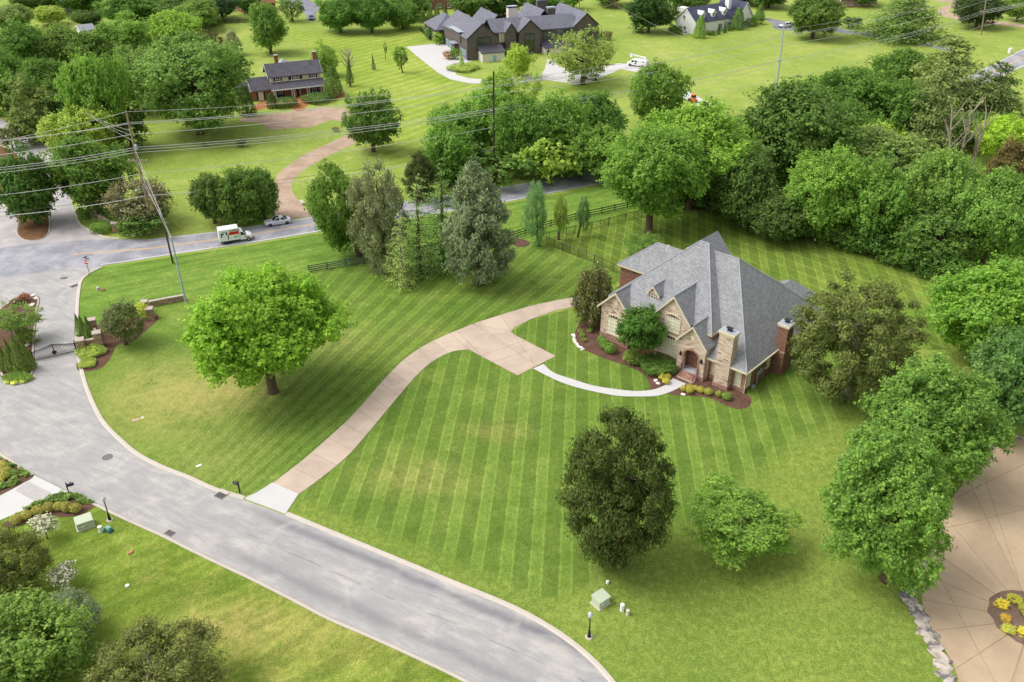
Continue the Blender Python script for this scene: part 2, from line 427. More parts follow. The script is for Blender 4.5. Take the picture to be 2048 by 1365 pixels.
# match the two edges across the road
struct(ribbon('main_road', RN, RF, road_mat, .016))
sheet('side_street', smooth([(240, 480), (210, 477), (195, 470), (170, 458), (155, 445), (148, 420), (135, 370), (115, 322), (103, 300), (85, 285), (60, 268), (25, 250), (0, 238), (-80, 215)], 4) + [(-260, 300), (-260, 505), (0, 499), (113, 487)], far_asphalt, .012)
white_paint = plain('white_line_paint', lin(226, 224, 222), .6, .06, 2)
yellow_paint = plain('yellow_line_paint', lin(226, 178, 84), .6, .08, 2)
def line_on(name, A, B, t, w, mat, off, i0, i1):
    C = [a.lerp(b, t) for a, b in zip(A, B)][i0:i1]; C = [Vector((c.x, c.y, 0)) for c in C]
    return struct(ribbon(name, offset(C, w / 2), offset(C, -w / 2), mat, off))
def idx(px):
    return min(range(90), key=lambda i: abs(1024 + FPX * RN[i].x / (RN[i].y * CP - (RN[i].z - CZ) * SP) - px))
line_on('edge_line_near', RN, RF, .045, .17, white_paint, .021, idx(215), 90)
line_on('edge_line_far', RN, RF, .955, .17, white_paint, .021, idx(285), 90)
line_on('centre_line', RN, RF, .485, .13, yellow_paint, .021, idx(160), 90)
line_on('centre_line', RN, RF, .52, .13, yellow_paint, .021, idx(160), 90)
kerb_mat = concrete('kerb_concrete', lin(180, 170, 158), lin(200, 190, 178))
SRg, SLg = gpts(SR, 5), gpts(SLp, 5)
def cut(P, a, b):
    """part of a line of points nearest between two photo places"""
    ia = min(range(len(P)), key=lambda i: (P[i] - G(*a)).length); ib = min(range(len(P)), key=lambda i: (P[i] - G(*b)).length)
    return P[ia:ib + 1]
kerb('kerb', cut(SRg, (203, 533), (486, 1000)), .5, .1, kerb_mat, 1)
kerb('kerb', cut(SRg, (572, 1031), (1260, 1420)), .5, .1, kerb_mat, 1)
kerb('kerb', cut(SLg, (-80, 862), (69, 949)), .42, .1, kerb_mat, -1)
kerb('kerb', cut(SLg, (131, 980), (1020, 1405)), .42, .1, kerb_mat, -1)
kerb('kerb', gpts([(238, 478), (210, 476), (195, 470), (170, 458), (155, 445), (148, 420)], 4), .35, .1, kerb_mat, -1)

# gate island with kerb
mulch = mulch_mat('reddish_mulch', lin(84, 60, 50), lin(122, 94, 80))
bark = mulch_mat('brown_bark_mulch', lin(86, 62, 44), lin(140, 104, 72))
ISL = smooth([(20, 604), (40, 592), (60, 588), (77, 594), (80, 603), (75, 625), (70, 680), (68, 740), (60, 757), (40, 770), (15, 768), (-2, 745), (-20, 690), (-10, 630)], 4, True)
sheet('island_bed', ISL, mulch, .05)
kerb('island_kerb', [G(*q) for q in ISL + ISL[:1]], .3, .13, kerb_mat, -1)
MED = smooth([(36, 440), (36, 465), (45, 477), (65, 481), (85, 477), (96, 465), (97, 440), (90, 400), (60, 340), (20, 300), (-40, 290), (-60, 340), (0, 400)], 4, True)
sheet('median_bed', MED, bark, .05)
kerb('median_kerb', [G(*q) for q in MED + MED[:1]], .25, .12, kerb_mat, -1)
# gutters, patches and flush ironwork on the lane are built with the street furniture below

# ---------------------------------------------------------------- main driveway: an aggregate drive poured in slabs
agg = aggregate('pink_aggregate_concrete', lin(176, 158, 142), lin(194, 176, 158), lin(152, 134, 118))
joint_mat = plain('dark_joint', lin(122, 104, 88), .9, .1)
white_conc = concrete('pale_new_concrete', lin(186, 184, 182), lin(200, 197, 194))
def slab(P, mat, parent, off, gap=.02, th=.03):
    """one poured slab: a polygon pulled in from its joints, with thickness"""
    bm = bmesh.new(); f = bm.faces.new([bm.verts.new((q.x, q.y, 0)) for q in P]); bm.normal_update()
    if f.normal.z < 0: f.normal_flip()
    bmesh.ops.inset_region(bm, faces=[f], thickness=gap, use_even_offset=True, use_boundary=True)
    bmesh.ops.delete(bm, geom=[g for g in bm.faces if g is not f], context='FACES')
    r = bmesh.ops.extrude_face_region(bm, geom=[f]); top = [g for g in r['geom'] if isinstance(g, bmesh.types.BMVert)]
    for v in bm.verts: v.co.z = hz(v.co.y) + off + (th if v in top else 0)
    bmesh.ops.recalc_face_normals(bm, faces=bm.faces); bmesh.ops.triangulate(bm, faces=[g for g in bm.faces if len(g.verts) > 4])
    me = bpy.data.meshes.new('slab'); bm.to_mesh(me); bm.free(); me.materials.append(mat)
    return obj('slab', me, parent)
drive = sheet('driveway', smooth(DL, 4) + list(reversed(PADF)) + list(reversed(smooth(DR1, 4))), joint_mat, .014)
Lg, Rg = gpts(DL[:10], 5), gpts(DR1, 5)
cutL = resample(cut(Lg, (545, 967), (905, 665)), 49); cutR = resample(Rg, 49)
for i in range(12):
    slab(cutL[i * 4:i * 4 + 5] + list(reversed(cutR[i * 4:i * 4 + 5])), agg, drive, .016)
# turning pad and the run to the garage, cut by straight joints
bm = bmesh.new(); q0 = cutL[48]
pl = [q0] + [G(*q) for q in smooth([(925, 657), (950, 647), (1000, 631), (1060, 613), (1110, 602), (1160, 593), (1215, 585)], 4)] + [G(*q) for q in reversed(PADF[1:])] + [cutR[48]]
bm.faces.new([bm.verts.new((q.x, q.y, 0)) for q in pl])
for a, b in [((1022, 664), (938, 648)), ((1076, 695), (990, 724)), ((1050, 681), (950, 716)), ((985, 672), (1075, 731)), ((1070, 610), (1085, 634)), ((1135, 596), (1150, 618)), ((1000, 630), (1022, 662)), ((950, 700), (915, 664))]:
    A, B = G(*a), G(*b); d = B - A
    bmesh.ops.bisect_plane(bm, geom=bm.verts[:] + bm.edges[:] + bm.faces[:], plane_co=(A.x, A.y, 0), plane_no=(-d.y, d.x, 0))
for f in bm.faces[:]:
    if f.calc_area() > .15: slab([v.co.copy() for v in f.verts], agg, drive, .016)
bm.free()
sheet('driveway_apron', [(545, 966), (597, 989), (590, 1000), (571, 1029), (488, 998), (515, 985)], white_conc, .05)
WU = [(1087, 729), (1107, 746), (1144, 759), (1187, 772), (1237, 780), (1274, 783), (1307, 780), (1332, 770), (1345, 757)]
WL = [(1066, 738), (1107, 759), (1144, 773), (1187, 784), (1237, 793), (1274, 794), (1312, 793), (1340, 785), (1373, 769)]
struct(ribbon('front_walk', resample(gpts(WU), 40), resample(gpts(WL), 40), white_conc, .055))

# mulch beds round the house
sheet('house_bed', smooth([(1192, 632), (1165, 640), (1152, 660), (1149, 676), (1160, 694), (1185, 708), (1220, 722), (1255, 733), (1285, 748), (1297, 765), (1301, 782)], 4) + [(1325, 775), (1344, 757), (1372, 768)] + smooth([(1335, 789), (1360, 792), (1395, 793), (1425, 799), (1450, 811), (1475, 819), (1497, 814), (1503, 800), (1490, 785)], 4) + [(1470, 740), (1380, 700), (1260, 670)], mulch, .03)
sheet('pine_bed', smooth([(1024, 480), (1045, 479), (1060, 486), (1050, 494), (1030, 493)], 4, True), mulch, .02)
sheet('gate_bed', smooth([(157, 742), (200, 738), (222, 715), (235, 690), (262, 685), (300, 655), (318, 636), (308, 627), (290, 634), (250, 640), (205, 640), (190, 665), (160, 690), (155, 715)], 4, True), mulch, .03)

# neighbours' drives
tan_agg = aggregate('tan_aggregate_concrete', lin(172, 150, 124), lin(186, 164, 136), lin(154, 132, 106))
CT = smooth([(2090, 855), (2048, 872), (1990, 897), (1950, 940), (1905, 995), (1880, 1050), (1852, 1115), (1842, 1170), (1850, 1232), (1880, 1285), (1908, 1335), (1925, 1400)], 4) + [(2300, 1440), (2300, 860)]
court = sheet('neighbour_court', CT, plain('pale_joint', lin(152, 130, 106), .9, .1), .014)
bm = bmesh.new(); bm.faces.new([bm.verts.new((G(*q).x, G(*q).y, 0)) for q in CT]); CC = G(2062, 1240)
for i in range(8):
    a = math.pi * (i + .35) / 8
    bmesh.ops.bisect_plane(bm, geom=bm.verts[:] + bm.edges[:] + bm.faces[:], plane_co=(CC.x, CC.y, 0), plane_no=(-math.sin(a), math.cos(a), 0))
for a, b in [((1860, 1120), (1990, 1365)), ((1935, 960), (2048, 1190)), ((1880, 1060), (2048, 1020)), ((1905, 1000), (2048, 930))]:
    A, B = G(*a), G(*b); d = B - A
    bmesh.ops.bisect_plane(bm, geom=bm.verts[:] + bm.edges[:] + bm.faces[:], plane_co=(A.x, A.y, 0), plane_no=(-d.y, d.x, 0))
for f in bm.faces[:]:
    if f.calc_area() > .3: slab([v.co.copy() for v in f.verts], tan_agg, court, .016)
bm.free()
soil = mulch_mat('greyish_mulch', lin(104, 84, 72), lin(146, 126, 112))
sheet('court_planter_bed', [(CC.x + 3.6 * math.cos(i * .2618) * (1 + .04 * math.sin(3 * i)), CC.y + 3.6 * math.sin(i * .2618)) for i in range(24)], soil, .06, px=False)
nd = sheet('paved_driveway', [(69, 951), (133, 983), (100, 1000), (45, 1022), (0, 1041), (-90, 1085), (-90, 1010), (0, 992), (42, 970)], white_conc, .02)
paver = concrete('grey_paver', lin(168, 164, 160), lin(190, 185, 180))
A0, A1, B0, B1 = G(56, 963), G(108, 989), G(30, 981), G(69, 1003)
for i in range(6):
    for j in range(14):
        f = lambda a, b: A0.lerp(A1, b).lerp(B0.lerp(B1, b), a)
        slab([f(i / 6, j / 14), f(i / 6, (j + 1) / 14), f((i + 1) / 6, (j + 1) / 14), f((i + 1) / 6, j / 14)], paver, nd, .024, .012, .02)
sheet('corner_bed', smooth([(131, 984), (165, 993), (190, 1008), (180, 1020), (150, 1033), (100, 1036), (60, 1046), (20, 1057), (5, 1050), (20, 1040), (60, 1018), (100, 1000)], 4, True), mulch, .03)
sheet('corner_bed', smooth([(-40, 912), (5, 918), (40, 935), (68, 952), (40, 970), (0, 990), (-60, 1000)], 4, True), mulch, .03)
brown_agg = aggregate('brown_aggregate_concrete', lin(160, 136, 116), lin(184, 160, 140), lin(138, 114, 96))
sheet('brick_house_driveway', [(478, 238), (512, 233), (587, 223), (652, 215), (687, 217), (703, 224), (722, 240), (728, 262), (720, 280), (700, 292), (652, 314), (607, 341), (590, 355), (582, 366), (585, 385), (597, 402), (626, 433), (546, 441), (549, 392), (553, 352), (570, 336), (607, 310), (662, 285), (690, 272), (699, 260), (694, 247), (680, 243), (662, 240), (622, 255), (537, 260), (525, 246), (480, 244)], brown_agg, .013)
sheet('brick_house_bed', smooth([(508, 222), (548, 213), (580, 216), (590, 222), (606, 222), (620, 208), (660, 202), (690, 193), (684, 184), (640, 184), (520, 205)], 3, True), mulch_mat('orange_pine_straw', lin(150, 96, 62), lin(176, 124, 84)), .02)
sheet('pale_driveway', [(812, 94), (860, 89), (895, 87), (945, 122), (903, 134), (913, 150), (938, 157), (988, 160), (1082, 150), (1090, 138), (1095, 118), (1110, 120), (1118, 135), (1170, 140), (1237, 127), (1285, 130), (1340, 158), (1378, 184), (1425, 210), (1460, 233), (1440, 240), (1400, 215), (1330, 175), (1282, 146), (1240, 139), (1215, 150), (1170, 168), (1144, 168), (1090, 160), (995, 169), (938, 167), (900, 159), (875, 145), (843, 120)], white_conc, .014)
grey_drive = asphalt('grey_drive_asphalt', lin(108, 108, 120), lin(140, 138, 148))
sheet('grey_driveway', smooth([(1525, 36), (1552, 40), (1600, 48), (1660, 55), (1760, 70), (1868, 88), (1905, 98), (1900, 104), (1864, 95), (1760, 78), (1660, 63), (1600, 63), (1550, 58), (1545, 48)], 3, True), grey_drive, .014)
sheet('hill_street', [(588, 0), (616, 0), (634, 8), (640, 18), (632, 28), (632, 42), (614, 42), (612, 30), (598, 18), (560, 12), (560, 4)], grey_drive, .014)
sheet('tan_driveway', smooth([(1875, 24), (1885, 14), (1910, 8), (1860, 0), (1880, -4), (1930, 6), (1900, 18), (1905, 28), (1960, 38), (2048, 50), (2150, 64), (2150, 70), (2048, 56), (1950, 45), (1890, 34)], 3, True), brown_agg, .014)
# ================================================================ houses
def brick_mat(name, cols, mortar, bw=.22, bh=.075, big=.5, bias=0.0):
    m = M(name, .88, .2); x = m.new('ShaderNodeSeparateXYZ'); m.link(m.objc(), x.inputs[0])
    u = S(m.nt, x.outputs[0]) + S(m.nt, x.outputs[1]) * 1.003; z = S(m.nt, x.outputs[2])
    bt = m.new('ShaderNodeTexBrick'); m.link(m.vec(u, z, 0.0), bt.inputs['Vector']); bt.inputs['Scale'].default_value = 1
    bt.inputs['Brick Width'].default_value = bw; bt.inputs['Row Height'].default_value = bh; bt.inputs['Mortar Size'].default_value = .008
    bt.inputs['Color1'].default_value = (0, 0, 0, 1); bt.inputs['Color2'].default_value = (1, 1, 1, 1); bt.inputs['Mortar'].default_value = (.5, .5, .5, 1)
    bt.inputs['Bias'].default_value = bias; f = S(m.nt, bt.outputs['Color'])
    r = m.new('ShaderNodeValToRGB'); m.link(f, r.inputs[0]); r.color_ramp.interpolation = 'LINEAR'
    while len(r.color_ramp.elements) < len(cols): r.color_ramp.elements.new(.5)
    for i, c in enumerate(cols): r.color_ramp.elements[i].position = i / (len(cols) - 1); r.color_ramp.elements[i].color = c
    n = m.noise(.6, 4, m.objc()); c = m.mix(S(m.nt, bt.outputs['Fac']), S(m.nt, r.outputs[0]), mortar)
    g = n * .4 + .8; m.color(m.scale(c, m.vec(g, g, g))); m.bump(S(m.nt, bt.outputs['Fac']) * -1.0, .5, .02); return m.m
def shingle_mat(name, a, b, c, row=.16):
    m = M(name, .9, .2); x = m.new('ShaderNodeSeparateXYZ'); m.link(m.objc(), x.inputs[0])
    u = S(m.nt, x.outputs[0]) + S(m.nt, x.outputs[1]) * .71; z = S(m.nt, x.outputs[2])
    bt = m.new('ShaderNodeTexBrick'); m.link(m.vec(u, z, 0.0), bt.inputs['Vector']); bt.inputs['Scale'].default_value = 1
    bt.inputs['Brick Width'].default_value = .34; bt.inputs['Row Height'].default_value = row; bt.inputs['Mortar Size'].default_value = .012
    bt.inputs['Color1'].default_value = a; bt.inputs['Color2'].default_value = b; bt.inputs['Mortar'].default_value = c
    st = m.noise(1.0, 4, m.vec(u * .9, z * .22, 0.0), .6, .4); n = m.noise(.35, 3, m.objc())
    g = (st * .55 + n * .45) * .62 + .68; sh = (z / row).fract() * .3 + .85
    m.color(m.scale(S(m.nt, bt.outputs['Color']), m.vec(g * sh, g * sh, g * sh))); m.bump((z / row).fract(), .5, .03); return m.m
tan_brick = brick_mat('mottled_tan_brick', [lin(206, 188, 170), lin(194, 172, 154), lin(212, 194, 176), lin(184, 160, 142), lin(200, 180, 160), lin(140, 108, 94)], lin(190, 176, 160), .62, .19)
red_brick = brick_mat('red_brick', [lin(122, 82, 68), lin(142, 98, 82), lin(108, 72, 62), lin(160, 118, 100)], lin(150, 126, 112), .3, .1)
rose_brick = brick_mat('rose_brick', [lin(152, 114, 98), lin(170, 130, 112), lin(136, 98, 86), lin(180, 144, 126)], lin(174, 152, 138), .34, .11)
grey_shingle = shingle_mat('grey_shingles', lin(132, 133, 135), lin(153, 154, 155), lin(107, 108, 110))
cream = plain('cream_trim', lin(212, 198, 172), .6, .05, 1)
cap_mat = plain('ridge_cap', lin(152, 153, 156), .9, .06, 4)
dark_glass = M('window_glass', .08, .6).color(lin(52, 58, 60)).m
blind = plain('pale_blinds', lin(206, 202, 180), .5, .1, 1.5)
muntin = plain('muntin', lin(236, 230, 206), .6, .04)
white_trim = plain('white_trim', lin(232, 230, 226), .6, .05)
black_iron = plain('black_iron', lin(34, 35, 38), .5, .1, 3, .4)
steel = plain('galvanised_steel', lin(176, 182, 190), .45, .08, 2, .5, .3)

FR = lambda v0: (lambda a, d, z: (a, v0 - d, z))          # wall facing -y (the front)
SDR = lambda u0: (lambda a, d, z: (u0 + d, a, z))          # wall facing +x
SDL = lambda u0: (lambda a, d, z: (u0 - d, a, z))          # wall facing -x
def quadbox(mp, a0, a1, d0, d1, z0, z1, mb):
    return mb.add([mp(a, d, z) for a, d, z in ((a0, d0, z0), (a1, d0, z0), (a1, d1, z0), (a0, d1, z0), (a0, d0, z1), (a1, d0, z1), (a1, d1, z1), (a0, d1, z1))],
                  [(3, 2, 1, 0), (4, 5, 6, 7), (0, 1, 5, 4), (1, 2, 6, 5), (2, 3, 7, 6), (3, 0, 4, 7)])
def arch_pts(a0, a1, z1, rise, n=8):
    c, r = (a0 + a1) / 2, (a1 - a0) / 2
    return [(c + r * math.cos(t), z1 + rise * math.sin(t)) for t in [math.pi * i / n for i in range(n + 1)]]
def window(root, mp, a0, a1, z0, z1, rise=0.0, cols=4, rows=4, glass=None, trim=None, transom=True, sill=True, shut=None, fw=.1, bar=None):
    trim = trim or cream; glass = glass or blind
    if rise: ring = [(a0, z0), (a1, z0)] + arch_pts(a0, a1, z1, rise)
    else: ring = [(a0, z0), (a1, z0), (a1, z1), (a0, z1)]
    cx, cz = (a0 + a1) / 2, (z0 + z1) / 2
    big = [(cx + (a - cx) * (1 + fw * 2 / (a1 - a0)), cz + (z - cz) * (1 + fw * 2 / (z1 - z0))) for a, z in ring]; n = len(ring)
    fr = MB(); fr.loft([[mp(a, 0, z) for a, z in big], [mp(a, .09, z) for a, z in big], [mp(a, .09, z) for a, z in ring], [mp(a, .02, z) for a, z in ring]], False)
    w = fr.build('window', trim, root)
    MB().poly([mp(a, .03, z) for a, z in ring]).build('pane', glass, w)
    g = MB(); b = .03 if bar is None else bar; top = z1 + (rise * .2 if rise else 0)
    for i in range(1, cols):
        a = a0 + (a1 - a0) * i / cols; wd = b * (1.8 if i == cols // 2 and cols > 2 else 1); quadbox(mp, a - wd, a + wd, .03, .06, z0, z1, g)
    for j in range(1, rows):
        z = z0 + (z1 - z0) * j / rows; quadbox(mp, a0, a1, .03, .057, z - b, z + b, g)
    if g.v: g.build('muntin', muntin if trim is cream else trim, w)
    if rise and transom:
        ar = [(a, z) for a, z in arch_pts(a0, a1, z1, rise)]; MB().poly([mp(a, .05, z + .05) for a, z in ar]).build('transom_pane', dark_glass, w)
        t = MB(); quadbox(mp, a0, a1, .05, .09, z1 - .03, z1 + .06, t)
        for i in range(1, cols): a = a0 + (a1 - a0) * i / cols; quadbox(mp, a - .03, a + .03, .05, .075, z1 + .05, z1 + rise * .93, t)
        t.build('transom_bar', trim, w)
    if sill: s_ = MB(); quadbox(mp, a0 - fw - .08, a1 + fw + .08, 0, .14, z0 - fw - .1, z0 - fw, s_); s_.build('sill', trim, w)
    if shut:
        for sgn in (-1, 1):
            e = a0 - fw if sgn < 0 else a1 + fw; s_ = MB(); sw = (a1 - a0) * .42
            quadbox(mp, min(e, e + sgn * sw), max(e, e + sgn * sw), 0, .05, z0 - .02, z1 + .05, s_); s_.build('shutter', shut, root)
    return w
def wall(root, mp, pts, th, mat, name='wall'):
    """vertical wall panel from an outline in (along, height)"""
    n = len(pts); mb = MB().add([mp(a, 0, z) for a, z in pts] + [mp(a, -th, z) for a, z in pts],
        [tuple(range(n)), tuple(reversed(range(n, 2 * n)))] + [(j, (j + 1) % n, (j + 1) % n + n, j + n) for j in range(n)])
    return mb.build(name, mat, root)
def gable(root, axis, c, hw, ze, zr, s0, s1, mat, th=.2, trim=None, hwr=None, zer=None):
    """gable roof: ridge along 'v' (depth) or 'u' (width); th thick; trim boards on the open ends"""
    hwr = hwr or hw; zer = ze if zer is None else zer
    f = (lambda a, s, z: (a, s, z)) if axis == 'v' else (lambda a, s, z: (s, a, z))
    sec = [(c - hw, ze), (c, zr), (c + hwr, zer), (c + hwr, zer - th), (c, zr - th * 1.35), (c - hw, ze - th)]
    mb = MB(); mb.loft([[f(a, s0, z) for a, z in sec], [f(a, s1, z) for a, z in sec]]); r = mb.build('roof', mat, root)
    if trim:
        for s, dr in ((s0, -1), (s1, 1)):
            for k in ((0, 1), (1, 2)):
                (a, za), (b, zb) = sec[k[0]], sec[k[1]]
                t = MB(); t.loft([[f(a, s + dr * q, za - .02), f(b, s + dr * q, zb - .02), f(b, s + dr * q, zb - th - .12), f(a, s + dr * q, za - th - .12)] for q in (-.06, .05)])
                t.build('fascia', trim, r)
    return r
def hip(root, u0, u1, v0, v1, ze, ua, ub, va, vb, zr, mat, th=.2, trim=None, caps=None):
    A = [(u0, v0, ze), (u1, v0, ze), (u1, v1, ze), (u0, v1, ze)]; R = [(ua, va, zr), (ub, vb, zr)]
    lowr = [(x, y, z - th) for x, y, z in A]; mb = MB()
    mb.add(A + R + lowr, [(0, 1, 5, 4) if va == vb else (0, 1, 4), (1, 2, 5) if va == vb else (1, 2, 5, 4), (2, 3, 4, 5) if va == vb else (2, 3, 5), (3, 0, 4) if va == vb else (3, 0, 4, 5),
                          (0, 6, 7, 1), (1, 7, 8, 2), (2, 8, 9, 3), (3, 9, 6, 0), (9, 8, 7, 6)])
    r = mb.build('roof', mat, root)
    if trim:
        t = MB(); e = .03
        t.box(u0 - e, u1 + e, v0 - e, v0 + .02, ze - th - .02, ze - .01); t.box(u1 - .02, u1 + e, v0, v1, ze - th - .02, ze - .01)
        t.box(u0 - e, u0 + .02, v0, v1, ze - th - .02, ze - .01); t.box(u0 - e, u1 + e, v1 - .02, v1 + e, ze - th - .02, ze - .01); t.build('fascia', trim, r)
    if caps:
        prs = [(A[0], R[0]), (A[3], R[0]), (A[1], R[1]), (A[2], R[1]), (R[0], R[1])] if va == vb else [(A[0], R[0]), (A[1], R[0]), (A[2], R[1]), (A[3], R[1]), (R[0], R[1])]
        for a, b in prs: MB().tube([a, b], .1, 5).build('ridge_cap', caps, r)
    return r
def chimney(root, u0, u1, v0, v1, z0, z1, mat, capm, hood=True, name='chimney'):
    c = MB().box(u0, u1, v0, v1, z0, z1).build(name, mat, root)
    k = MB().box(u0 - .08, u1 + .08, v0 - .08, v1 + .08, z1, z1 + .18).box(u0 - .16, u1 + .16, v0 - .16, v1 + .16, z1 + .18, z1 + .42).build('crown', capm, c)
    MB().box(u0 - .1, u1 + .1, v0 - .1, v1 + .1, z1 + .42, z1 + .46).build('cap', steel, c)
    if hood:
        a, b = (u0 + u1) / 2, (v0 + v1) / 2
        MB().loft([[(a - .28, b - .22, z1 + .46), (a + .28, b - .22, z1 + .46), (a + .28, b + .22, z1 + .46), (a - .28, b + .22, z1 + .46)],
                   [(a - .22, b - .16, z1 + .66), (a + .22, b - .16, z1 + .66), (a + .22, b + .16, z1 + .66), (a - .22, b + .16, z1 + .66)],
                   [(a - .42, b - .3, z1 + .84), (a + .42, b - .3, z1 + .84), (a + .42, b + .3, z1 + .84), (a - .42, b + .3, z1 + .84)]]).build('flue_hood', black_iron, c)
    return c
def frame(pa, pb):
    """local axes of a house: front-left and front-right ground corners in the photograph"""
    A, B = G(*pa), G(*pb); d = B - A; return A, math.atan2(d.y, d.x), Vector((d.x, d.y)).length

# ---------------------------------------------------------------- the stone and brick house on the striped lawn
K = G(1484, 788)
H = thing('brick_house', 'large tan stone and red brick house with steep grey shingle roofs on the striped lawn', 'house', K, math.radians(-42.5)); H.scale = (1.085, 1.0, 1.12)
# walls (u along the front, v into the lot)
MB().box(-20.3, -5.0, .6, 19.6, 0, 5.4).build('core_wall', red_brick, H)
MB().box(-9.0, -.02, .32, 20.8, 0, 3.1).build('core_wall', red_brick, H)
lw = MB().box(-20.7, -20.3, .4, 12, 0, 4.4).build('wall', red_brick, H)
wall(H, FR(-.6), [(-20.7, .9), (-16.2, .9), (-16.2, 4.75), (-18.45, 6.95), (-20.7, 4.75)], .3, tan_brick)
MB().box(-20.74, -16.16, -.66, .3, -.2, .9).build('foundation', rose_brick, H)
MB().box(-20.68, -20.4, -.5, .7, .9, 4.6).build('wall', red_brick, H); MB().box(-16.5, -16.22, -.5, .7, .9, 4.6).build('wall', tan_brick, H)
window(H, FR(-.6), -19.6, -17.3, 1.25, 3.35, .45, 6, 4)
MB().box(-16.2, -12.9, .62, .9, 0, 5.3).build('wall', tan_brick, H)
wall(H, FR(.3), [(-12.9, .8), (-8.1, .8), (-8.1, 6.1), (-10.5, 8.75), (-12.9, 6.1)], .3, tan_brick)
MB().box(-12.94, -8.0, .24, .7, -.2, .8).build('foundation', rose_brick, H)
MB().box(-12.88, -12.6, .4, 4, .8, 6.0).build('wall', tan_brick, H); MB().box(-8.38, -8.12, .4, 4, .8, 6.0).build('wall', tan_brick, H)
window(H, FR(.3), -11.7, -9.45, 1.15, 3.15, .42, 6, 4); window(H, FR(.3), -11.55, -9.45, 4.35, 6.05, .4, 6, 4)
for u, z, mp in ((-18.45, 5.55, FR(-.6)), (-10.5, 7.35, FR(.3)), (-6.8, 5.2, FR(-1.0))):
    MB().poly([mp(u + .3 * math.cos(t), .04, z + .3 * math.sin(t)) for t in [i * math.pi / 10 for i in range(20)]]).build('gable_medallion', cream, H)
# porch with arched opening
a = arch_pts(-7.75, -5.8, 2.75, .75, 10); pw = [(-8.7, .55), (-7.75, .55)] + list(reversed(a)) + [(-5.8, .55), (-4.9, .55), (-4.9, 4.4), (-6.8, 6.55), (-8.7, 4.4)]
wall(H, FR(-1.0), pw, .45, tan_brick, 'porch_wall')
MB().box(-4.93, -4.6 - .3, -.55, 2.4, .4, 4.5).build('porch_wall', tan_brick, H)
MB().box(-8.68, -8.3, -.55, 1.0, .4, 4.5).build('porch_wall', tan_brick, H)
ob = [(-8.0, .55), (-7.75, .55)] + list(reversed(a)) + [(-5.8, .55), (-5.55, .55)] + [(-6.775 + (q[0] + 6.775) * 1.26, 2.75 + (q[1] - 2.75) * 1.3) for q in a]
wall(H, FR(-1.06), ob, .1, rose_brick, 'arch_surround')
MB().box(-8.74, -4.82, -1.05, 2.3, -.2, .55).build('foundation', rose_brick, H)
MB().box(-8.2, -5.3, -1.02, 1.6, .55, .62).build('porch_floor', plain('grey_slate', lin(170, 172, 178), .7, .2, 2.5), H)
MB().box(-6.35, -5.75, -.35, .35, .625, .645).build('doormat', plain('rust_doormat', lin(184, 106, 56), .9, .15, 4), H)
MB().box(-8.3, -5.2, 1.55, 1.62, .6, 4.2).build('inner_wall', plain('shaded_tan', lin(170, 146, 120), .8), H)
dr = MB().box(-6.9, -5.9, 1.48, 1.55, .62, 2.9).build('front_door', plain('dark_wood_door', lin(84, 58, 42), .5), H)
MB().lathe([(.03, 0), (.05, .03), (.03, .08)], 8, -6.05, 1.44).build('handle', steel, dr).location = (0, 0, 1.6)
MB().box(-7.05, -6.92, 1.42, 1.55, .62, 3.1).build('door_casing', cream, H)
for i in range(4):
    MB().box(-7.75 - .05 * i, -5.6 + .05 * i, -1.35 - .34 * i, -1.02, -.05 + .0, .5 - .13 * i).build('step', rose_brick, H)
for u in (-7.85, -5.5):
    r = MB(); r.tube([(u, -1.15, .55), (u, -1.15, 1.5)], .035); r.tube([(u, -2.4, .1), (u, -2.4, 1.05)], .035)
    for dz in (0, -.3, -.6): r.tube([(u, -1.15, 1.48 + dz), (u, -2.4, 1.03 + dz)], .025)
    r.build('step_railing', black_iron, H)
for u in (-8.2, -5.3):
    MB().lathe([(.04, 2.35), (.13, 2.4), (.16, 2.75), (.05, 2.95), (.02, 3.05)], 8, u, -1.12).build('lantern', black_iron, H)
# right section
wall(H, FR(.3), [(-4.9, .6), (0, .6), (0, 3.1), (-4.9, 3.1)], .25, rose_brick)
MB().box(-4.86, .04, .24, .6, -.2, .6).build('foundation', rose_brick, H)
MB().box(-.25, 0.0, .4, 20.8, .6, 3.1).build('wall', red_brick, H); MB().box(-.3, .05, .32, 20.8, -.3, .6).build('foundation', red_brick, H)
window(H, FR(.3), -4.45, -3.75, .95, 2.65, .12, 2, 5); window(H, FR(.3), -1.25, -.55, .75, 2.6, .12, 2, 5)
window(H, SDR(0), .75, 1.55, .75, 2.6, .12, 2, 5); window(H, SDR(0), 5.9, 6.6, 1.2, 2.9, .1, 2, 5)
c1 = chimney(H, -3.55, -1.7, -.75, .5, .55, 6.9, tan_brick, plain('limestone', lin(222, 206, 176), .8))
MB().box(-3.62, -1.63, -.82, .5, -.2, .55).build('chimney_base', rose_brick, c1)
c2 = chimney(H, .05, 1.3, 7.6, 9.2, 0, 6.1, red_brick, plain('limestone_b', lin(224, 212, 186), .8))
MB().box(.04, 1.4, 7.3, 9.9, -.3, 3.0).build('chimney_base', red_brick, c2)
for v, w_, z0, z1, d in ((3.2, .5, 1.1, 1.75, .16), (3.75, .34, 1.15, 1.95, .2), (4.25, .3, 1.2, 1.7, .14)):
    MB().box(.06, .06 + d, v, v + w_, z0, z1).build('meter_box', steel, H)
MB().tube([(.15, 3.4, 1.1), (.15, 3.4, -.1)], .07).build('conduit', steel, H); MB().tube([(.12, 5.0, 1.4), (.12, 5.0, .2)], .03).build('conduit', steel, H)
MB().lathe([(.1, 1.4), (.12, 1.5), (.1, 1.62)], 8, .18, 5.0).build('meter', steel, H)
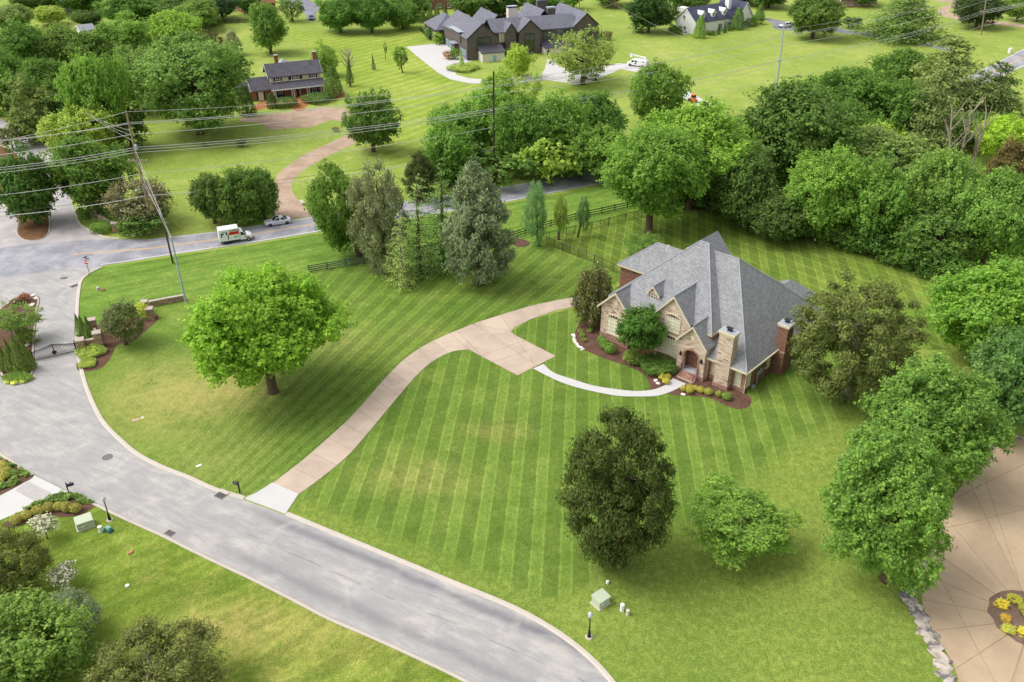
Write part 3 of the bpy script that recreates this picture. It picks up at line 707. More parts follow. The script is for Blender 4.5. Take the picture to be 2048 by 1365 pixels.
MB().cbox(.15, .5, 1.9, 2.4, 0, .4, .06).build('gas_meter', plain('grey_gas_meter', lin(150, 158, 164), .5), H)
# roofs
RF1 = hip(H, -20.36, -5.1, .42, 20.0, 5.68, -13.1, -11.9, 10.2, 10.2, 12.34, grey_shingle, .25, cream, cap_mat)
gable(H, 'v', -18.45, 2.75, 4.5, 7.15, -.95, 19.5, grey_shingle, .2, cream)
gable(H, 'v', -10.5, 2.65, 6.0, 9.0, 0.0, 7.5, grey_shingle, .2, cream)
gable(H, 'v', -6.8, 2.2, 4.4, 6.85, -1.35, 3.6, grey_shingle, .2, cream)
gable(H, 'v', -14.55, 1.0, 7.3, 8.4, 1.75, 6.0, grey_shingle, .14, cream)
wall(H, FR(2.0), [(-15.3, 6.0), (-13.8, 6.0), (-13.8, 7.3), (-14.55, 8.1), (-15.3, 7.3)], .25, tan_brick, 'dormer_wall')
window(H, FR(2.0), -14.85, -14.25, 6.75, 7.35, .2, 2, 2, dark_glass, sill=False)
for u, z, v0, v1 in ((-18.45, 7.2, -.8, 2.6), (-10.5, 9.03, .1, 5.4), (-6.8, 6.88, -1.2, 2.2), (-14.55, 8.43, 1.9, 4.5)):
    MB().tube([(u, v0, z), (u, v1, z)], .09, 5).build('ridge_cap', cap_mat, RF1)
rr = MB(); F0, F1, F2, F3, F4 = (-4.9, -.55, 3.2), (.45, -.55, 3.2), (-7.66, 10.4, 11.5), (-11.1, 10.4, 11.5), (-4.9, 2.5, 5.48)
B1_, B2_ = (.45, 21.4, 3.2), (-11.1, 21.4, 3.2)
rr.add([F0, F1, F2, F3, F4, B1_, B2_, (-4.9, -.55, 3.0), (.45, -.55, 3.0), (.45, 21.4, 3.0), (-11.1, 21.4, 3.0)],
       [(0, 1, 2, 3, 4), (1, 5, 2), (5, 6, 3, 2), (0, 7, 8, 1), (1, 8, 9, 5), (5, 9, 10, 6), (7, 10, 9, 8)])
RF2 = rr.build('roof', grey_shingle, H)
for a, b in ((F1, F2), (B1_, F2), (F2, F3)): MB().tube([a, b], .1, 5).build('ridge_cap', cap_mat, RF2)
MB().box(-4.85, .55, -.68, -.5, 2.98, 3.18).build('gutter', cream, RF2); MB().box(.42, .6, -.6, 21.4, 2.98, 3.18).build('gutter', cream, RF2)
for u, v in ((.12, .2), (-4.78, -.35)): MB().tube([(u, v, 3.0), (u, v, .05)], .06, 6).build('downspout', cream, H)
MB().tube([(-16.1, -.75, 4.4), (-16.1, -.75, .1)], .06, 6).build('downspout', plain('bronze_downspout', lin(84, 66, 56), .5), H)
gable(H, 'v', -14.4, 4.2, 6.8, 11.4, 9.5, 17.2, grey_shingle, .2, cream)
hip(H, -27.2, -18, 12.6, 21.4, 4.2, -23.4, -19, 17.0, 17.0, 7.2, grey_shingle, .2, cream, cap_mat)
MB().box(-26.8, -18, 13.0, 21.0, 0, 4.1).build('wing_wall', red_brick, H)
hip(H, -8.2, -3.0, 19, 26.0, 3.3, -5.6, -5.6, 20, 23.4, 5.3, grey_shingle, .2, cream)
MB().box(-7.8, -3.4, 20, 25.6, 0, 3.2).build('sunroom_wall', tan_brick, H)
MB().tube([(-19.5, 13.0, 8.0), (-19.5, 13.0, 9.0), (-19.35, 13.0, 9.15), (-19.15, 13.0, 9.05)], .06, 6).build('vent_pipe', white_trim, H)

# ---------------------------------------------------------------- brick colonial across the road
dark_shingle = shingle_mat('charcoal_shingles', lin(84, 82, 90), lin(104, 100, 108), lin(70, 68, 76), .22)
orange_brick = brick_mat('orange_brick', [lin(140, 82, 62), lin(158, 98, 76), lin(124, 72, 56)], lin(160, 130, 112), .3, .1)
beige_siding = plain('beige_siding', lin(206, 190, 166), .7, .05, 1)
dark_shutter = plain('black_shutter', lin(40, 42, 50), .6)
A, an, wd = frame((548, 201), (650, 189)); s = wd / 100.0
CH = thing('brick_colonial_house', 'two storey brick house with long white column porch and dark roof across the road', 'house', A, an)
W_ = wd
MB().box(.0, W_, 2.0, 9.2, -1.5, 2.9).build('wall', orange_brick, CH)
MB().box(.15, W_ - .15, 2.15, 9.0, 2.9, 5.6).build('upper_wall', beige_siding, CH)
MB().box(-.1, W_ + .1, -.1, 2.2, -1.5, .02).build('porch_floor', orange_brick, CH)
gable(CH, 'u', 5.6, 3.75, 5.5, 8.3, -.5, W_ + .45, dark_shingle, .2, white_trim)
pr = MB().add([(-.4, -.5, 2.75), (W_ + .4, -.5, 2.75), (W_ + .4, 2.2, 4.1), (-.4, 2.2, 4.1), (-.4, -.5, 2.55), (W_ + .4, -.5, 2.55), (W_ + .4, 2.2, 3.9), (-.4, 2.2, 3.9)],
     [(0, 1, 2, 3), (7, 6, 5, 4), (0, 4, 5, 1), (1, 5, 6, 2), (2, 6, 7, 3), (3, 7, 4, 0)]).build('porch_roof', dark_shingle, CH)
MB().box(-.45, W_ + .45, -.58, -.5, 2.45, 2.74).build('fascia', white_trim, pr)
for u in (.25, .75, W_ * .365, W_ * .365 + .55, W_ * .665, W_ * .665 + .55, W_ - .85, W_ - .3):
    MB().lathe([(.19, 0), (.19, .12), (.13, .16), (.115, 2.3), (.18, 2.36), (.18, 2.5)], 10, u, .1).build('column', white_trim, CH)
fr = FR(2.0)
for u in (W_ * .17, W_ * .83): window(CH, fr, u - .5, u + .5, .5, 2.3, 0, 2, 4, dark_glass, white_trim, shut=dark_shutter)
d_ = wall(CH, FR(1.98), [(W_ * .5 - .5, .02), (W_ * .5 + .5, .02), (W_ * .5 + .5, 2.2), (W_ * .5 - .5, 2.2)], .05, dark_shutter, 'front_door')
for sg in (-1, 1):
    t = MB(); quadbox(FR(2.0), W_ * .5 + sg * .6 - .1, W_ * .5 + sg * .6 + .1, 0, .12, 0, 2.5, t); t.build('door_pilaster', white_trim, CH)
fu = FR(2.15)
for u, w2 in ((W_ * .15, .55), (W_ * .49, .95), (W_ * .84, .55)): window(CH, fu, u - w2, u + w2, 4.35, 5.3, 0, 4 if w2 > .6 else 2, 2, dark_glass, white_trim, shut=dark_shutter)
for u in (W_ * .24, W_ * .99): chimney(CH, u - .45, u + .45, 7.2, 8.1, 5, 9.5, orange_brick, orange_brick, False)
MB().box(-5.2, .2, 1.0, 7.6, -1.5, 2.8).build('wing_wall', orange_brick, CH)
gable(CH, 'u', 4.3, 3.8, 2.7, 5.4, -5.6, .6, dark_shingle, .2, white_trim)
window(CH, FR(1.0), -3.6, -2.5, .3, 2.2, 0, 2, 2, blind, white_trim, shut=dark_shutter)
MB().box(-9.2, -5.2, 2.2, 7.6, -1.5, 2.4).build('wing_wall', orange_brick, CH)
gable(CH, 'u', 4.9, 3.1, 2.3, 4.3, -9.6, -5.2, dark_shingle, .2, white_trim)
light_shingle = shingle_mat('silver_shingles', lin(148, 152, 158), lin(164, 168, 172), lin(128, 132, 138), .22)
hip(CH, W_ * .22, W_ * .78, 9, 15.5, 5.2, W_ * .42, W_ * .42, 11.6, 12.4, 7.9, light_shingle, .2, white_trim)
MB().box(W_ * .25, W_ * .75, 9, 15, -1, 5.1).build('rear_wall', orange_brick, CH)
for i in range(5): MB().box(W_ * .4, W_ * .58, -.45 * (i + 1), -.1, -1.5, -.02 - .2 * i).build('step', orange_brick, CH)
for i in range(2): MB().box(W_ * .4 + .35 * i, W_ * .57 + .5 * i, -3.6 - 1.4 * i, -2.4 - 1.4 * i, -2.6, -1.05 - .3 * i).build('landing', plain('stone_landing', lin(176, 142, 116), .9), CH)
def porch_chair(loc, lab):
    c = thing('porch_chair', lab, 'chair', loc, an, 'chairs on the brick house porch')
    MB().box(-.28, .28, -.25, .25, .38, .44).build('seat', dark_shutter, c); MB().box(-.28, .28, .2, .27, .44, 1.05).build('backrest', dark_shutter, c)
    for x in (-.24, .24):
        for y in (-.2, .22): MB().box(x - .025, x + .025, y - .025, y + .025, 0, .38).build('leg', dark_shutter, c)
mw = CH.matrix_basis = Matrix.Translation(A) @ Matrix.Rotation(an, 4, 'Z')
for i, u in enumerate((.74, .83, .91)):
    porch_chair(mw @ Vector((W_ * u, 1.0, .02)), 'dark porch chair on the brick house porch, %s' % ('nearest the door', 'middle of three', 'farthest right')[i])
b_ = thing('porch_bench', 'dark bench under the left porch window of the brick house', 'bench', mw @ Vector((W_ * .17, 1.2, .02)), an)
MB().box(-.75, .75, -.25, .25, .38, .44).build('seat', dark_shutter, b_); MB().box(-.75, .75, .2, .27, .44, .95).build('backrest', dark_shutter, b_)
for x in (-.68, .68): MB().box(x - .03, x + .03, -.22, .24, 0, .38).build('leg', dark_shutter, b_)
fl = thing('porch_flag', 'orange garden flag on a stake by the brick house door', 'flag', mw @ Vector((W_ * .44, .9, .02)), an)
MB().tube([(0, 0, 0), (0, 0, 1.5)], .02).build('stake', black_iron, fl); MB().add([(0, 0, .55), (.42, .05, .55), (.44, -.05, 1.45), (0, 0, 1.45), (.22, .07, 1.0)], [(0, 1, 4), (1, 2, 4), (2, 3, 4), (3, 0, 4)]).build('cloth', plain('orange_cloth', lin(226, 92, 44), .8), fl)

# ---------------------------------------------------------------- dark modern house on the hill
dk_brick = brick_mat('dark_painted_brick', [lin(96, 88, 84), lin(108, 98, 94), lin(88, 80, 78)], lin(92, 84, 82), .4, .13)
dk_shingle = shingle_mat('slate_grey_shingles', lin(106, 106, 118), lin(124, 124, 134), lin(90, 90, 102), .24)
pale_brick = plain('pale_painted_brick', lin(218, 210, 200), .8, .05, 2)
green_glass = M('tinted_glass', .06, .7).color(lin(44, 58, 40)).m
blk = plain('black_trim', lin(42, 42, 48), .5)
metal_roof = plain('standing_seam_metal', lin(92, 90, 100), .4, .06, 1, .5, .3)
A = G(936, 122); an = math.radians(21)
DH = thing('dark_modern_house', 'dark grey painted brick house with many steep slate gables and pale entry blocks', 'house', A, an)
# garage wing (gable end faces the front)
GW = 9.8; HE = 6.6; GD_ = 25.0
MB().box(0, GW, .0, GD_, -1, HE).build('wall', dk_brick, DH)
wall(DH, FR(0), [(0, HE), (GW, HE), (GW / 2, HE + 4.0)], .3, dk_brick)
gable(DH, 'v', GW / 2, GW / 2 + .35, HE - .1, HE + 4.2, -.3, GD_, dk_shingle, .2, blk)
window(DH, FR(0), 3.3, 7.3, 4.1, 6.6, 0, 3, 1, green_glass, blk)
sl_ = SDL(0); frost = M('frosted_garage_glass', .2, .5).color(lin(176, 206, 210)).m
for v0 in (1.2, 16.5):
    g = wall(DH, SDL(.0), [(v0, 0), (v0 + 6.2, 0), (v0 + 6.2, 2.9), (v0, 2.9)], .02, frost, 'garage_door'); g.location.x = -.04
    b = MB()
    for i in range(5): quadbox(sl_, v0 + 6.2 * i / 4 - .08, v0 + 6.2 * i / 4 + .08, .03, .09, 0, 2.9, b)
    for j in range(5): quadbox(sl_, v0, v0 + 6.2, .03, .088, 2.9 * j / 4 - .06, 2.9 * j / 4 + .06, b)
    b.build('door_frame', blk, g)
MB().box(-1.3, 0, 9.6, 12.6, 0, 3.4).build('side_porch', dk_brick, DH); MB().box(-1.9, .1, 9.0, 13.2, 3.4, 3.6).build('awning', steel, DH)
w = window(DH, SDL(.35), 6.6, 15.4, 4.6, 7.0, 0, 5, 1, green_glass, blk); MB().box(-.34, .4, 6.2, 15.8, 4.3, 7.3).build('dormer', dk_brick, DH)
MB().box(-1.0, 2.0, 5.8, 16.2, 7.3, 7.5).build('dormer_roof', steel, DH)
# rear garage hip
MB().box(-2.4, 8, GD_, GD_ + 14, -1, 4.8).build('wall', dk_brick, DH); hip(DH, -2.8, 9.0, GD_ - .5, GD_ + 14.4, 4.9, 3.0, 3.0, GD_ + 5.5, GD_ + 8.5, 8.8, dk_shingle, .2, blk)
def lean(u0, u1, v0, v1, z0, z1):
    r = MB().add([(u0, v0, z0), (u1, v0, z0), (u1, v1, z1), (u0, v1, z1), (u0, v0, z0 - .25), (u1, v0, z0 - .25), (u1, v1, z1 - .25), (u0, v1, z1 - .25)],
           [(0, 1, 2, 3), (7, 6, 5, 4), (0, 4, 5, 1), (1, 5, 6, 2), (2, 6, 7, 3), (3, 7, 4, 0)]).build('metal_roof', metal_roof, DH)
    n = int((u1 - u0) / .6)
    for i in range(n + 1):
        u = u0 + (u1 - u0) * i / n; MB().add([(u - .03, v0, z0 + .005), (u + .03, v0, z0 + .005), (u + .03, v1, z1 + .005), (u - .03, v1, z1 + .005), (u, v0, z0 + .08), (u, v1, z1 + .08)],
            [(0, 1, 4), (1, 2, 5, 4), (2, 3, 5), (3, 0, 4, 5)]).build('seam', metal_roof, r)
# pale entry block with metal roof
MB().box(3.4, 10.6, -3.8, .4, -1.6, 2.7).build('entry_wall', pale_brick, DH); lean(3.0, 10.8, -4.2, .1, 2.8, 4.3)
window(DH, FR(-3.8), 6.8, 7.9, -.6, 1.8, 0, 1, 1, M('sky_blue_door', .3).color(lin(140, 190, 208)).m, pale_brick, sill=False)
# main body: long ridge along the front, gables facing front
X0, X1 = 9.0, 38.0
MB().box(X0, X1, 3.0, 13, -1, 7.2).build('wall', dk_brick, DH)
gable(DH, 'u', 7.6, 5.0, 7.1, 10.4, X0, X1 + .3, dk_shingle, .2, blk)
for uc, hw, v0, ze, zr in ((21.0, 3.8, 1.2, 7.2, 10.6), (41.0, 4.3, 2.6, 7.5, 11.2), (14.8, 1.8, 1.6, 7.4, 9.9)):
    MB().box(uc - hw + .2, uc + hw - .2, v0, 9, -1, ze).build('wall', dk_brick, DH)
    wall(DH, FR(v0), [(uc - hw + .2, ze), (uc + hw - .2, ze), (uc, zr - .3)], .3, dk_brick)
    gable(DH, 'v', uc, hw + .2, ze - .1, zr, v0 - .3, 10 if uc < 30 else 24, dk_shingle, .2, blk)
window(DH, FR(1.2), 19.2, 22.4, 1.6, 6.4, 0, 2, 2, green_glass, blk); window(DH, FR(3.0), 11.2, 13.2, 4.0, 6.9, 0, 2, 1, blind, blk)
window(DH, FR(3.0), 26.4, 27.5, 3.8, 6.4, 0, 1, 1, dark_glass, blk); window(DH, FR(3.0), 30.6, 35.0, 3.2, 6.9, 0, 2, 1, green_glass, blk); window(DH, FR(2.6), 41.6, 42.9, 1.5, 5.6, 0, 1, 2, green_glass, blk)
MB().box(25.2, 34.0, -1.4, 3.1, -2.2, 2.2).build('entry_wall', pale_brick, DH); lean(24.8, 34.4, -1.9, 3.05, 2.3, 3.8)
window(DH, FR(-1.4), 25.8, 26.6, -.8, 1.6, 0, 1, 1, dark_glass, pale_brick, sill=False)
gable(DH, 'v', 13.5, 4.4, 6.6, 11.0, 10, 26, dk_shingle, .2, blk); gable(DH, 'v', 29.5, 4.4, 6.6, 11.6, 10, 26, dk_shingle, .2, blk)
MB().box(9.5, 33.6, 13, 25.5, -1, 6.6).build('rear_wall', dk_brick, DH)
chimney(DH, 19.4, 22.6, 16, 18, 6, 11.8, pale_brick, blk, False); chimney(DH, 30.2, 33.6, 17.5, 19.2, 6, 13.2, dk_brick, steel, False); chimney(DH, 31.4, 34.0, 11.5, 13, 6, 11.6, dk_brick, steel, False)
MB().tube([(-.05, -.06, 6.4), (-.05, -.06, 0)], .07).build('downspout', blk, DH)

# ---------------------------------------------------------------- white cape house with dormers
wsid = plain('white_clapboard', lin(230, 229, 228), .7, .04, 1)
navy_shingle = shingle_mat('blue_black_shingles', lin(70, 72, 92), lin(86, 88, 108), lin(60, 62, 80), .24)
A, an, wd = frame((1390, 70), (1464, 56))
WH = thing('white_cape_house', 'white clapboard house with blue black roof and three dormers on the hill', 'house', A, an)
D_ = 9.4; HE = 4.0
MB().box(0, wd, 0, D_, -1, HE).build('wall', wsid, WH)
wall(WH, SDL(0), [(0, HE), (D_, HE), (D_ / 2 + .2, HE + 4.0)], .25, wsid)
gable(WH, 'u', D_ / 2 + .2, D_ / 2 + .6, HE - .2, HE + 4.2, -.35, wd + 1.5, navy_shingle, .2, white_trim)
for i, u in enumerate((.22, .5, .8)):
    c = wd * u; MB().box(c - .85, c + .85, .9, 4.4, HE, 6.2).build('dormer_wall', wsid, WH)
    wall(WH, FR(.9), [(c - .85, 6.2), (c + .85, 6.2), (c, 7.1)], .2, wsid, 'dormer_wall'); gable(WH, 'v', c, 1.05, 6.15, 7.25, .65, 4.6, navy_shingle if False else white_trim, .12, white_trim)
    window(WH, FR(.9), c - .4, c + .4, 5.0, 6.1, 0, 2, 2, dark_glass, white_trim)
for v, z in ((5.6, 5.0), (4.9, 1.5)): window(WH, SDL(0), v - .45, v + .45, z - .6, z + .6, 0, 2, 2, dark_glass, white_trim)
for u in (.12, .66, .9): window(WH, FR(0), wd * u - .45, wd * u + .45, .6, 2.3, 0, 2, 3, dark_glass, white_trim, shut=dark_shutter)
wall(WH, FR(.03), [(wd * .42 - .5, 0), (wd * .42 + .5, 0), (wd * .42 + .5, 2.2), (wd * .42 - .5, 2.2)], .05, dark_shutter, 'front_door')
MB().box(-.1, 2.6, 4.6, D_ - .2, 6.6, 7.9).build('shed_dormer', wsid, WH)
chimney(WH, wd - .3, wd + 1.1, 2.4, 4.2, 2, 10.6, wsid, wsid, False)
MB().box(wd + 1.0, wd + 8.0, -1.6, 9, -1, HE).build('wing_wall', wsid, WH); wall(WH, FR(-1.6), [(wd + 1.0, HE), (wd + 8.0, HE), (wd + 4.5, HE + 4.4)], .25, wsid)
gable(WH, 'v', wd + 4.5, 3.95, HE - .2, HE + 4.7, -2.0, 10, navy_shingle, .2, white_trim); window(WH, FR(-1.6), wd + 4.0, wd + 5.0, .7, 2.3, 0, 2, 3, dark_glass, white_trim, shut=dark_shutter)

# ---------------------------------------------------------------- houses glimpsed at the top edge
def small_house(pa, pb, dep, he, rise, wmat, rmat, label, name='far_house', back=0):
    A, an, wd = frame(pa, pb); r = thing(name, label, 'house', A, an)
    MB().box(0, wd, 0, dep, -1.5, he).build('wall', wmat, r); gable(r, 'u', dep / 2, dep / 2 + .5, he - .15, he + rise, -.4, wd + .4, rmat, .2, white_trim)
    wall(r, SDL(0), [(0, he), (dep, he), (dep / 2, he + rise - .2)], .2, wmat); wall(r, SDR(wd), [(0, he), (dep, he), (dep / 2, he + rise - .2)], .2, wmat)
    n = max(2, int(wd / 3.2))
    for i in range(n): u = wd * (i + .5) / n; window(r, FR(0), u - .5, u + .5, .8, 2.2, 0, 2, 2, dark_glass, white_trim)
    return r
small_house((832, 22), (908, 18), 9, 6, 3, red_brick, dark_shingle, 'dark red brick house partly seen above the dark house driveway')
small_house((490, 28), (552, 20), 9, 3, 2.4, red_brick, plain('rust_metal_roof', lin(140, 84, 62), .6), 'low house with rust coloured roof behind the upper left lawn')
small_house((126, 24), (168, 16), 8, 3, 3.0, wsid, light_shingle, 'grey roofed house among the trees at the upper left')
small_house((165, 76), (192, 72), 5, 2.4, 1.4, wsid, light_shingle, 'small pale roofed shed behind the left tree mass', 'garden_shed')
small_house((1680, 16), (1752, 12), 9, 3, 2.6, rose_brick, dark_shingle, 'pink brick house half hidden behind pines at the upper right')
# ================================================================ vegetation
def leaf_mat(name, trans=.32, rough=.65, var=.45, flower=None, ff=.0, gain=1.8):
    m = M(name, rough, .25); oi = m.new('ShaderNodeObjectInfo'); g = m.new('ShaderNodeNewGeometry')
    r = S(m.nt, g.outputs['Random Per Island']); n = m.noise(.45, 3, m.objc())
    c = S(m.nt, oi.outputs['Color']); k = (r * var + n * .7 + (1.0 - var / 2 - .35)) * gain
    yl = m.scale(c, (1.55, 1.22, .8, 1)); c = m.mix((r * 1.0)._m('POWER', 2.0) * .6, c, yl); c = m.scale(c, m.vec(k, k, k))
    if flower: c = m.mix(r.gt(1 - ff), c, flower)
    m.color(c); tr = m.new('ShaderNodeBsdfTranslucent'); m.link(c, tr.inputs[0]); mx = m.new('ShaderNodeMixShader'); mx.inputs[0].default_value = trans
    out = m.nt.nodes['Material Output']; m.link(m.b.outputs[0], mx.inputs[1]); m.link(tr.outputs[0], mx.inputs[2]); m.link(mx.outputs[0], out.inputs[0]); return m.m
leafm = leaf_mat('broad_leaves', .46, gain=2.15); needle = leaf_mat('conifer_sprays', .35, .8, .6, gain=2.3); dense = leaf_mat('clipped_foliage', .2, .7, .4)
glossy = leaf_mat('magnolia_leaves', .12, .4, .55, lin(240, 236, 220), .012); dogw = leaf_mat('dogwood_leaves', .25, .6, .4, lin(236, 230, 205), .62)
barkm = plain('tree_bark', lin(96, 80, 66), .95, .3, 4, .1, bump=.5); greybark = plain('grey_bark', lin(140, 132, 120), .95, .25, 5, .1); deadwood = plain('dead_branches', lin(158, 146, 130), .95, .2, 5, .1)

def unit(a): return a / np.maximum(np.linalg.norm(a, axis=1, keepdims=True), 1e-9)
def leaves(name, C, N, T, L, W, mat, fold=.18):
    """many small folded leaf faces as one mesh: centres, normals, long axes, lengths, widths"""
    n = len(C); N = unit(N); T = T - N * np.sum(T * N, 1, keepdims=True); T = unit(T); B = np.cross(N, T)
    L = np.broadcast_to(np.asarray(L, float).reshape(-1, 1), (n, 1)); W = np.broadcast_to(np.asarray(W, float).reshape(-1, 1), (n, 1))
    V = np.empty((n, 4, 3)); V[:, 0] = C - T * L * .5; V[:, 1] = C + B * W * .5 + N * L * fold; V[:, 2] = C + T * L * .5; V[:, 3] = C - B * W * .5 + N * L * fold
    me = bpy.data.meshes.new(name); me.vertices.add(n * 4); me.vertices.foreach_set('co', V.reshape(-1)); me.loops.add(n * 4)
    me.loops.foreach_set('vertex_index', np.arange(n * 4, dtype=np.int32)); me.polygons.add(n)
    me.polygons.foreach_set('loop_start', np.arange(n, dtype=np.int32) * 4)
    me.update(calc_edges=True); me.materials.append(mat); return me
def sph(rng, n):
    v = rng.normal(size=(n, 3)); return unit(v)
def crown_leafy(seed, nl=11000, nc=60, leaf=.34, shape='round', r=5.0, a=5.0, mat=None, cr=(.16, .32), stretch=.75, droop=.0, low=-1.1, inner=.1):
    rng = np.random.default_rng(seed); i = np.arange(nc) + .5; ph = np.arccos(1 - 2 * i / nc); th = np.pi * (1 + 5 ** .5) * i
    D = np.stack([np.cos(th) * np.sin(ph), np.sin(th) * np.sin(ph), np.cos(ph)], 1) + rng.normal(size=(nc, 3)) * .16; D = unit(D)
    D = D[D[:, 2] > low]; nc = len(D); rho = rng.uniform(.45, .9, nc); lob = .86 + .2 * np.sin(D[:, 0] * 2.6 + seed) * np.cos(D[:, 1] * 2.9 + seed * 1.7) + .1 * np.sin(D[:, 2] * 3.7 + seed * .6); big = lob * rng.uniform(.88, 1.14, nc)
    prof = np.ones(nc); z = D[:, 2]
    if shape == 'cone': prof = np.clip(.98 - .55 * (z * .5 + .5), .3, 1) * 1.1
    if shape == 'vase': prof = .78 + .3 * np.clip(z + .5, 0, 1)
    if shape == 'oak': prof = .74 + .32 * np.clip(z + .75, 0, 1)
    if shape == 'spread': prof = 1.0 - .12 * np.abs(z)
    C = D * (rho * big)[:, None]; C[:, 0] *= prof; C[:, 1] *= prof
    C = C * np.array([r, r, a]); R = rng.uniform(cr[0], cr[1], nc) * r
    per = 11; ns = nl // per; k = rng.choice(nc, ns, p=R ** 2 / np.sum(R ** 2)); d = sph(rng, ns); out = unit(C[k] / np.array([r, r, a]) + 1e-6)
    flip = np.sum(d * out, 1) < -.25; d[flip] *= -1
    rad = R[k] * np.where(rng.random(ns) < inner, rng.uniform(.1, .7, ns), np.where(rng.random(ns) < .07, rng.uniform(1.2, 1.65, ns), rng.uniform(.62, 1.25, ns)))
    Sp = C[k] + d * rad[:, None] * np.array([1, 1, .8]); Sp[:, 2] -= droop * R[k] * rng.random(ns)
    grow = unit(d * .6 + out * .5 + np.array([0, 0, .25]) + rng.normal(size=(ns, 3)) * .35)      # each sprig grows outwards
    j = np.repeat(np.arange(ns), per); n = len(j); tpos = rng.random(n); sl_n = leaf * 2.3 * rng.uniform(.6, 1.3, ns)
    P = Sp[j] + grow[j] * (tpos * sl_n[j])[:, None] + rng.normal(size=(n, 3)) * leaf * .5
    N = d[j] * .45 + out[j] * .2 + np.array([0, 0, .6]) + rng.normal(size=(n, 3)) * .5
    T = grow[j] + rng.normal(size=(n, 3)) * .7; L = leaf * rng.uniform(.6, 1.35, n)
    return leaves('crown', P, N, T, L, L * stretch, mat or leafm)
def crown_cedar(seed, nl=14000, nc=110, r=5.0, a=5.0, leaf=.5, shape='oval', cr=(.1, .2), mat=None):
    """juniper-like crown: many feathery upswept sprays"""
    rng = np.random.default_rng(seed); i = np.arange(nc) + .5; ph = np.arccos(1 - 2 * i / nc); th = np.pi * (1 + 5 ** .5) * i
    D = unit(np.stack([np.cos(th) * np.sin(ph), np.sin(th) * np.sin(ph), np.cos(ph)], 1) + rng.normal(size=(nc, 3)) * .2); z = D[:, 2]
    rho = np.where(rng.random(nc) < .25, rng.uniform(.15, .6, nc), rng.uniform(.66, .98, nc)); C = D * rho[:, None]
    if shape == 'cone': C[:, :2] *= np.clip(1.22 - .88 * (z[:, None] * .5 + .5), .15, 1)
    C *= np.array([r, r, a]); R = rng.uniform(*cr, nc) * r; k = rng.integers(0, nc, nl); d = sph(rng, nl); out = unit(C[k] * np.array([1, 1, .4]) + 1e-6)
    P = C[k] + (d * np.array([1, 1, .7]) + out * .5) * (R[k] * rng.uniform(.3, 1.15, nl))[:, None]
    N = d * .55 + out * .35 + np.array([0, 0, .35]) + rng.normal(size=(nl, 3)) * .5; T = out * .7 + np.array([0, 0, .2]) + rng.normal(size=(nl, 3)) * .55
    L = leaf * rng.uniform(.5, 1.3, nl); return leaves('crown', P, N, T, L, L * .36, mat or needle, .1)
def crown_pine(seed, nl=9000, r=3.0, a=5.0, levels=13, leaf=.42, pads=False, lean=.12, mat=None, ragged=.3):
    """tiers of near-level branches carrying needle tufts; returns (crown, branch points)"""
    rng = np.random.default_rng(seed); Ps, Ns, Ts = [], [], []; br = []; segs = []
    for l in range(levels):
        z = -a + 2 * a * (l + .5) / levels; f = 1 - (l + .3) / levels; ln = r * (f ** .75) * 1.05 + .12 * r; nb = 5 + int(4 * f)
        for b in range(nb):
            t = 2 * np.pi * (b + rng.random() * .8) / nb + l * 1.7; le = ln * rng.uniform(1 - ragged, 1.08); zz = z + rng.normal() * a * .035
            dirv = np.array([np.cos(t), np.sin(t), lean * rng.uniform(-.6, 1.4)]); segs.append((zz, dirv, le))
    w = np.array([s[2] ** 1.3 for s in segs]); k = rng.choice(len(segs), nl, p=w / w.sum()); z0 = np.array([s[0] for s in segs])[k]; dv = np.array([s[1] for s in segs])[k]; le = np.array([s[2] for s in segs])[k]
    q = rng.beta(1.7, 1.1, nl); wid = (.1 + .24 * np.sin(np.pi * np.clip(q, 0, 1) ** 1.2)) * le * (1.5 if pads else 1.0)
    P = dv * (le * q)[:, None]; P[:, 2] += z0 - (q ** 2) * le * .12; P += rng.normal(size=(nl, 3)) * np.stack([wid, wid, wid * .34], 1) * .62
    N = np.array([0, 0, 1.0]) + rng.normal(size=(nl, 3)) * .5 + dv * .25; T = dv + rng.normal(size=(nl, 3)) * .7; L = leaf * rng.uniform(.6, 1.3, nl)
    me = leaves('crown', P, N, T, L, L * .4, mat or needle, .06); me['br'] = 1
    return me, [(s[0], s[1], s[2]) for s in segs]
def crown_cone(seed, nl=5000, r=1.0, a=2.0, leaf=.16, mat=None, round_top=.5):
    rng = np.random.default_rng(seed); q = rng.random(nl) ** 1.1; th = rng.random(nl) * 2 * np.pi
    prof = np.minimum(1.0, np.sqrt(np.clip(1 - q, 0, 1)) * (1.0 if round_top > .5 else 0) + (1 - q) * (0 if round_top > .5 else 1.05) + .03) * np.minimum(1, .72 + q * 4)
    rid = 1 + .1 * np.sin(th * 7 + q * 9) + rng.normal(size=nl) * .07; R = r * prof * rid
    P = np.stack([R * np.cos(th), R * np.sin(th), -a + 2 * a * q], 1); o = np.stack([np.cos(th), np.sin(th), .35 + 0 * q], 1)
    N = o + rng.normal(size=(nl, 3)) * .4; T = np.array([0, 0, 1.0]) + rng.normal(size=(nl, 3)) * .5; L = leaf * rng.uniform(.6, 1.4, nl)
    return leaves('foliage', P, N, T, L, L * .5, mat or dense, .1)
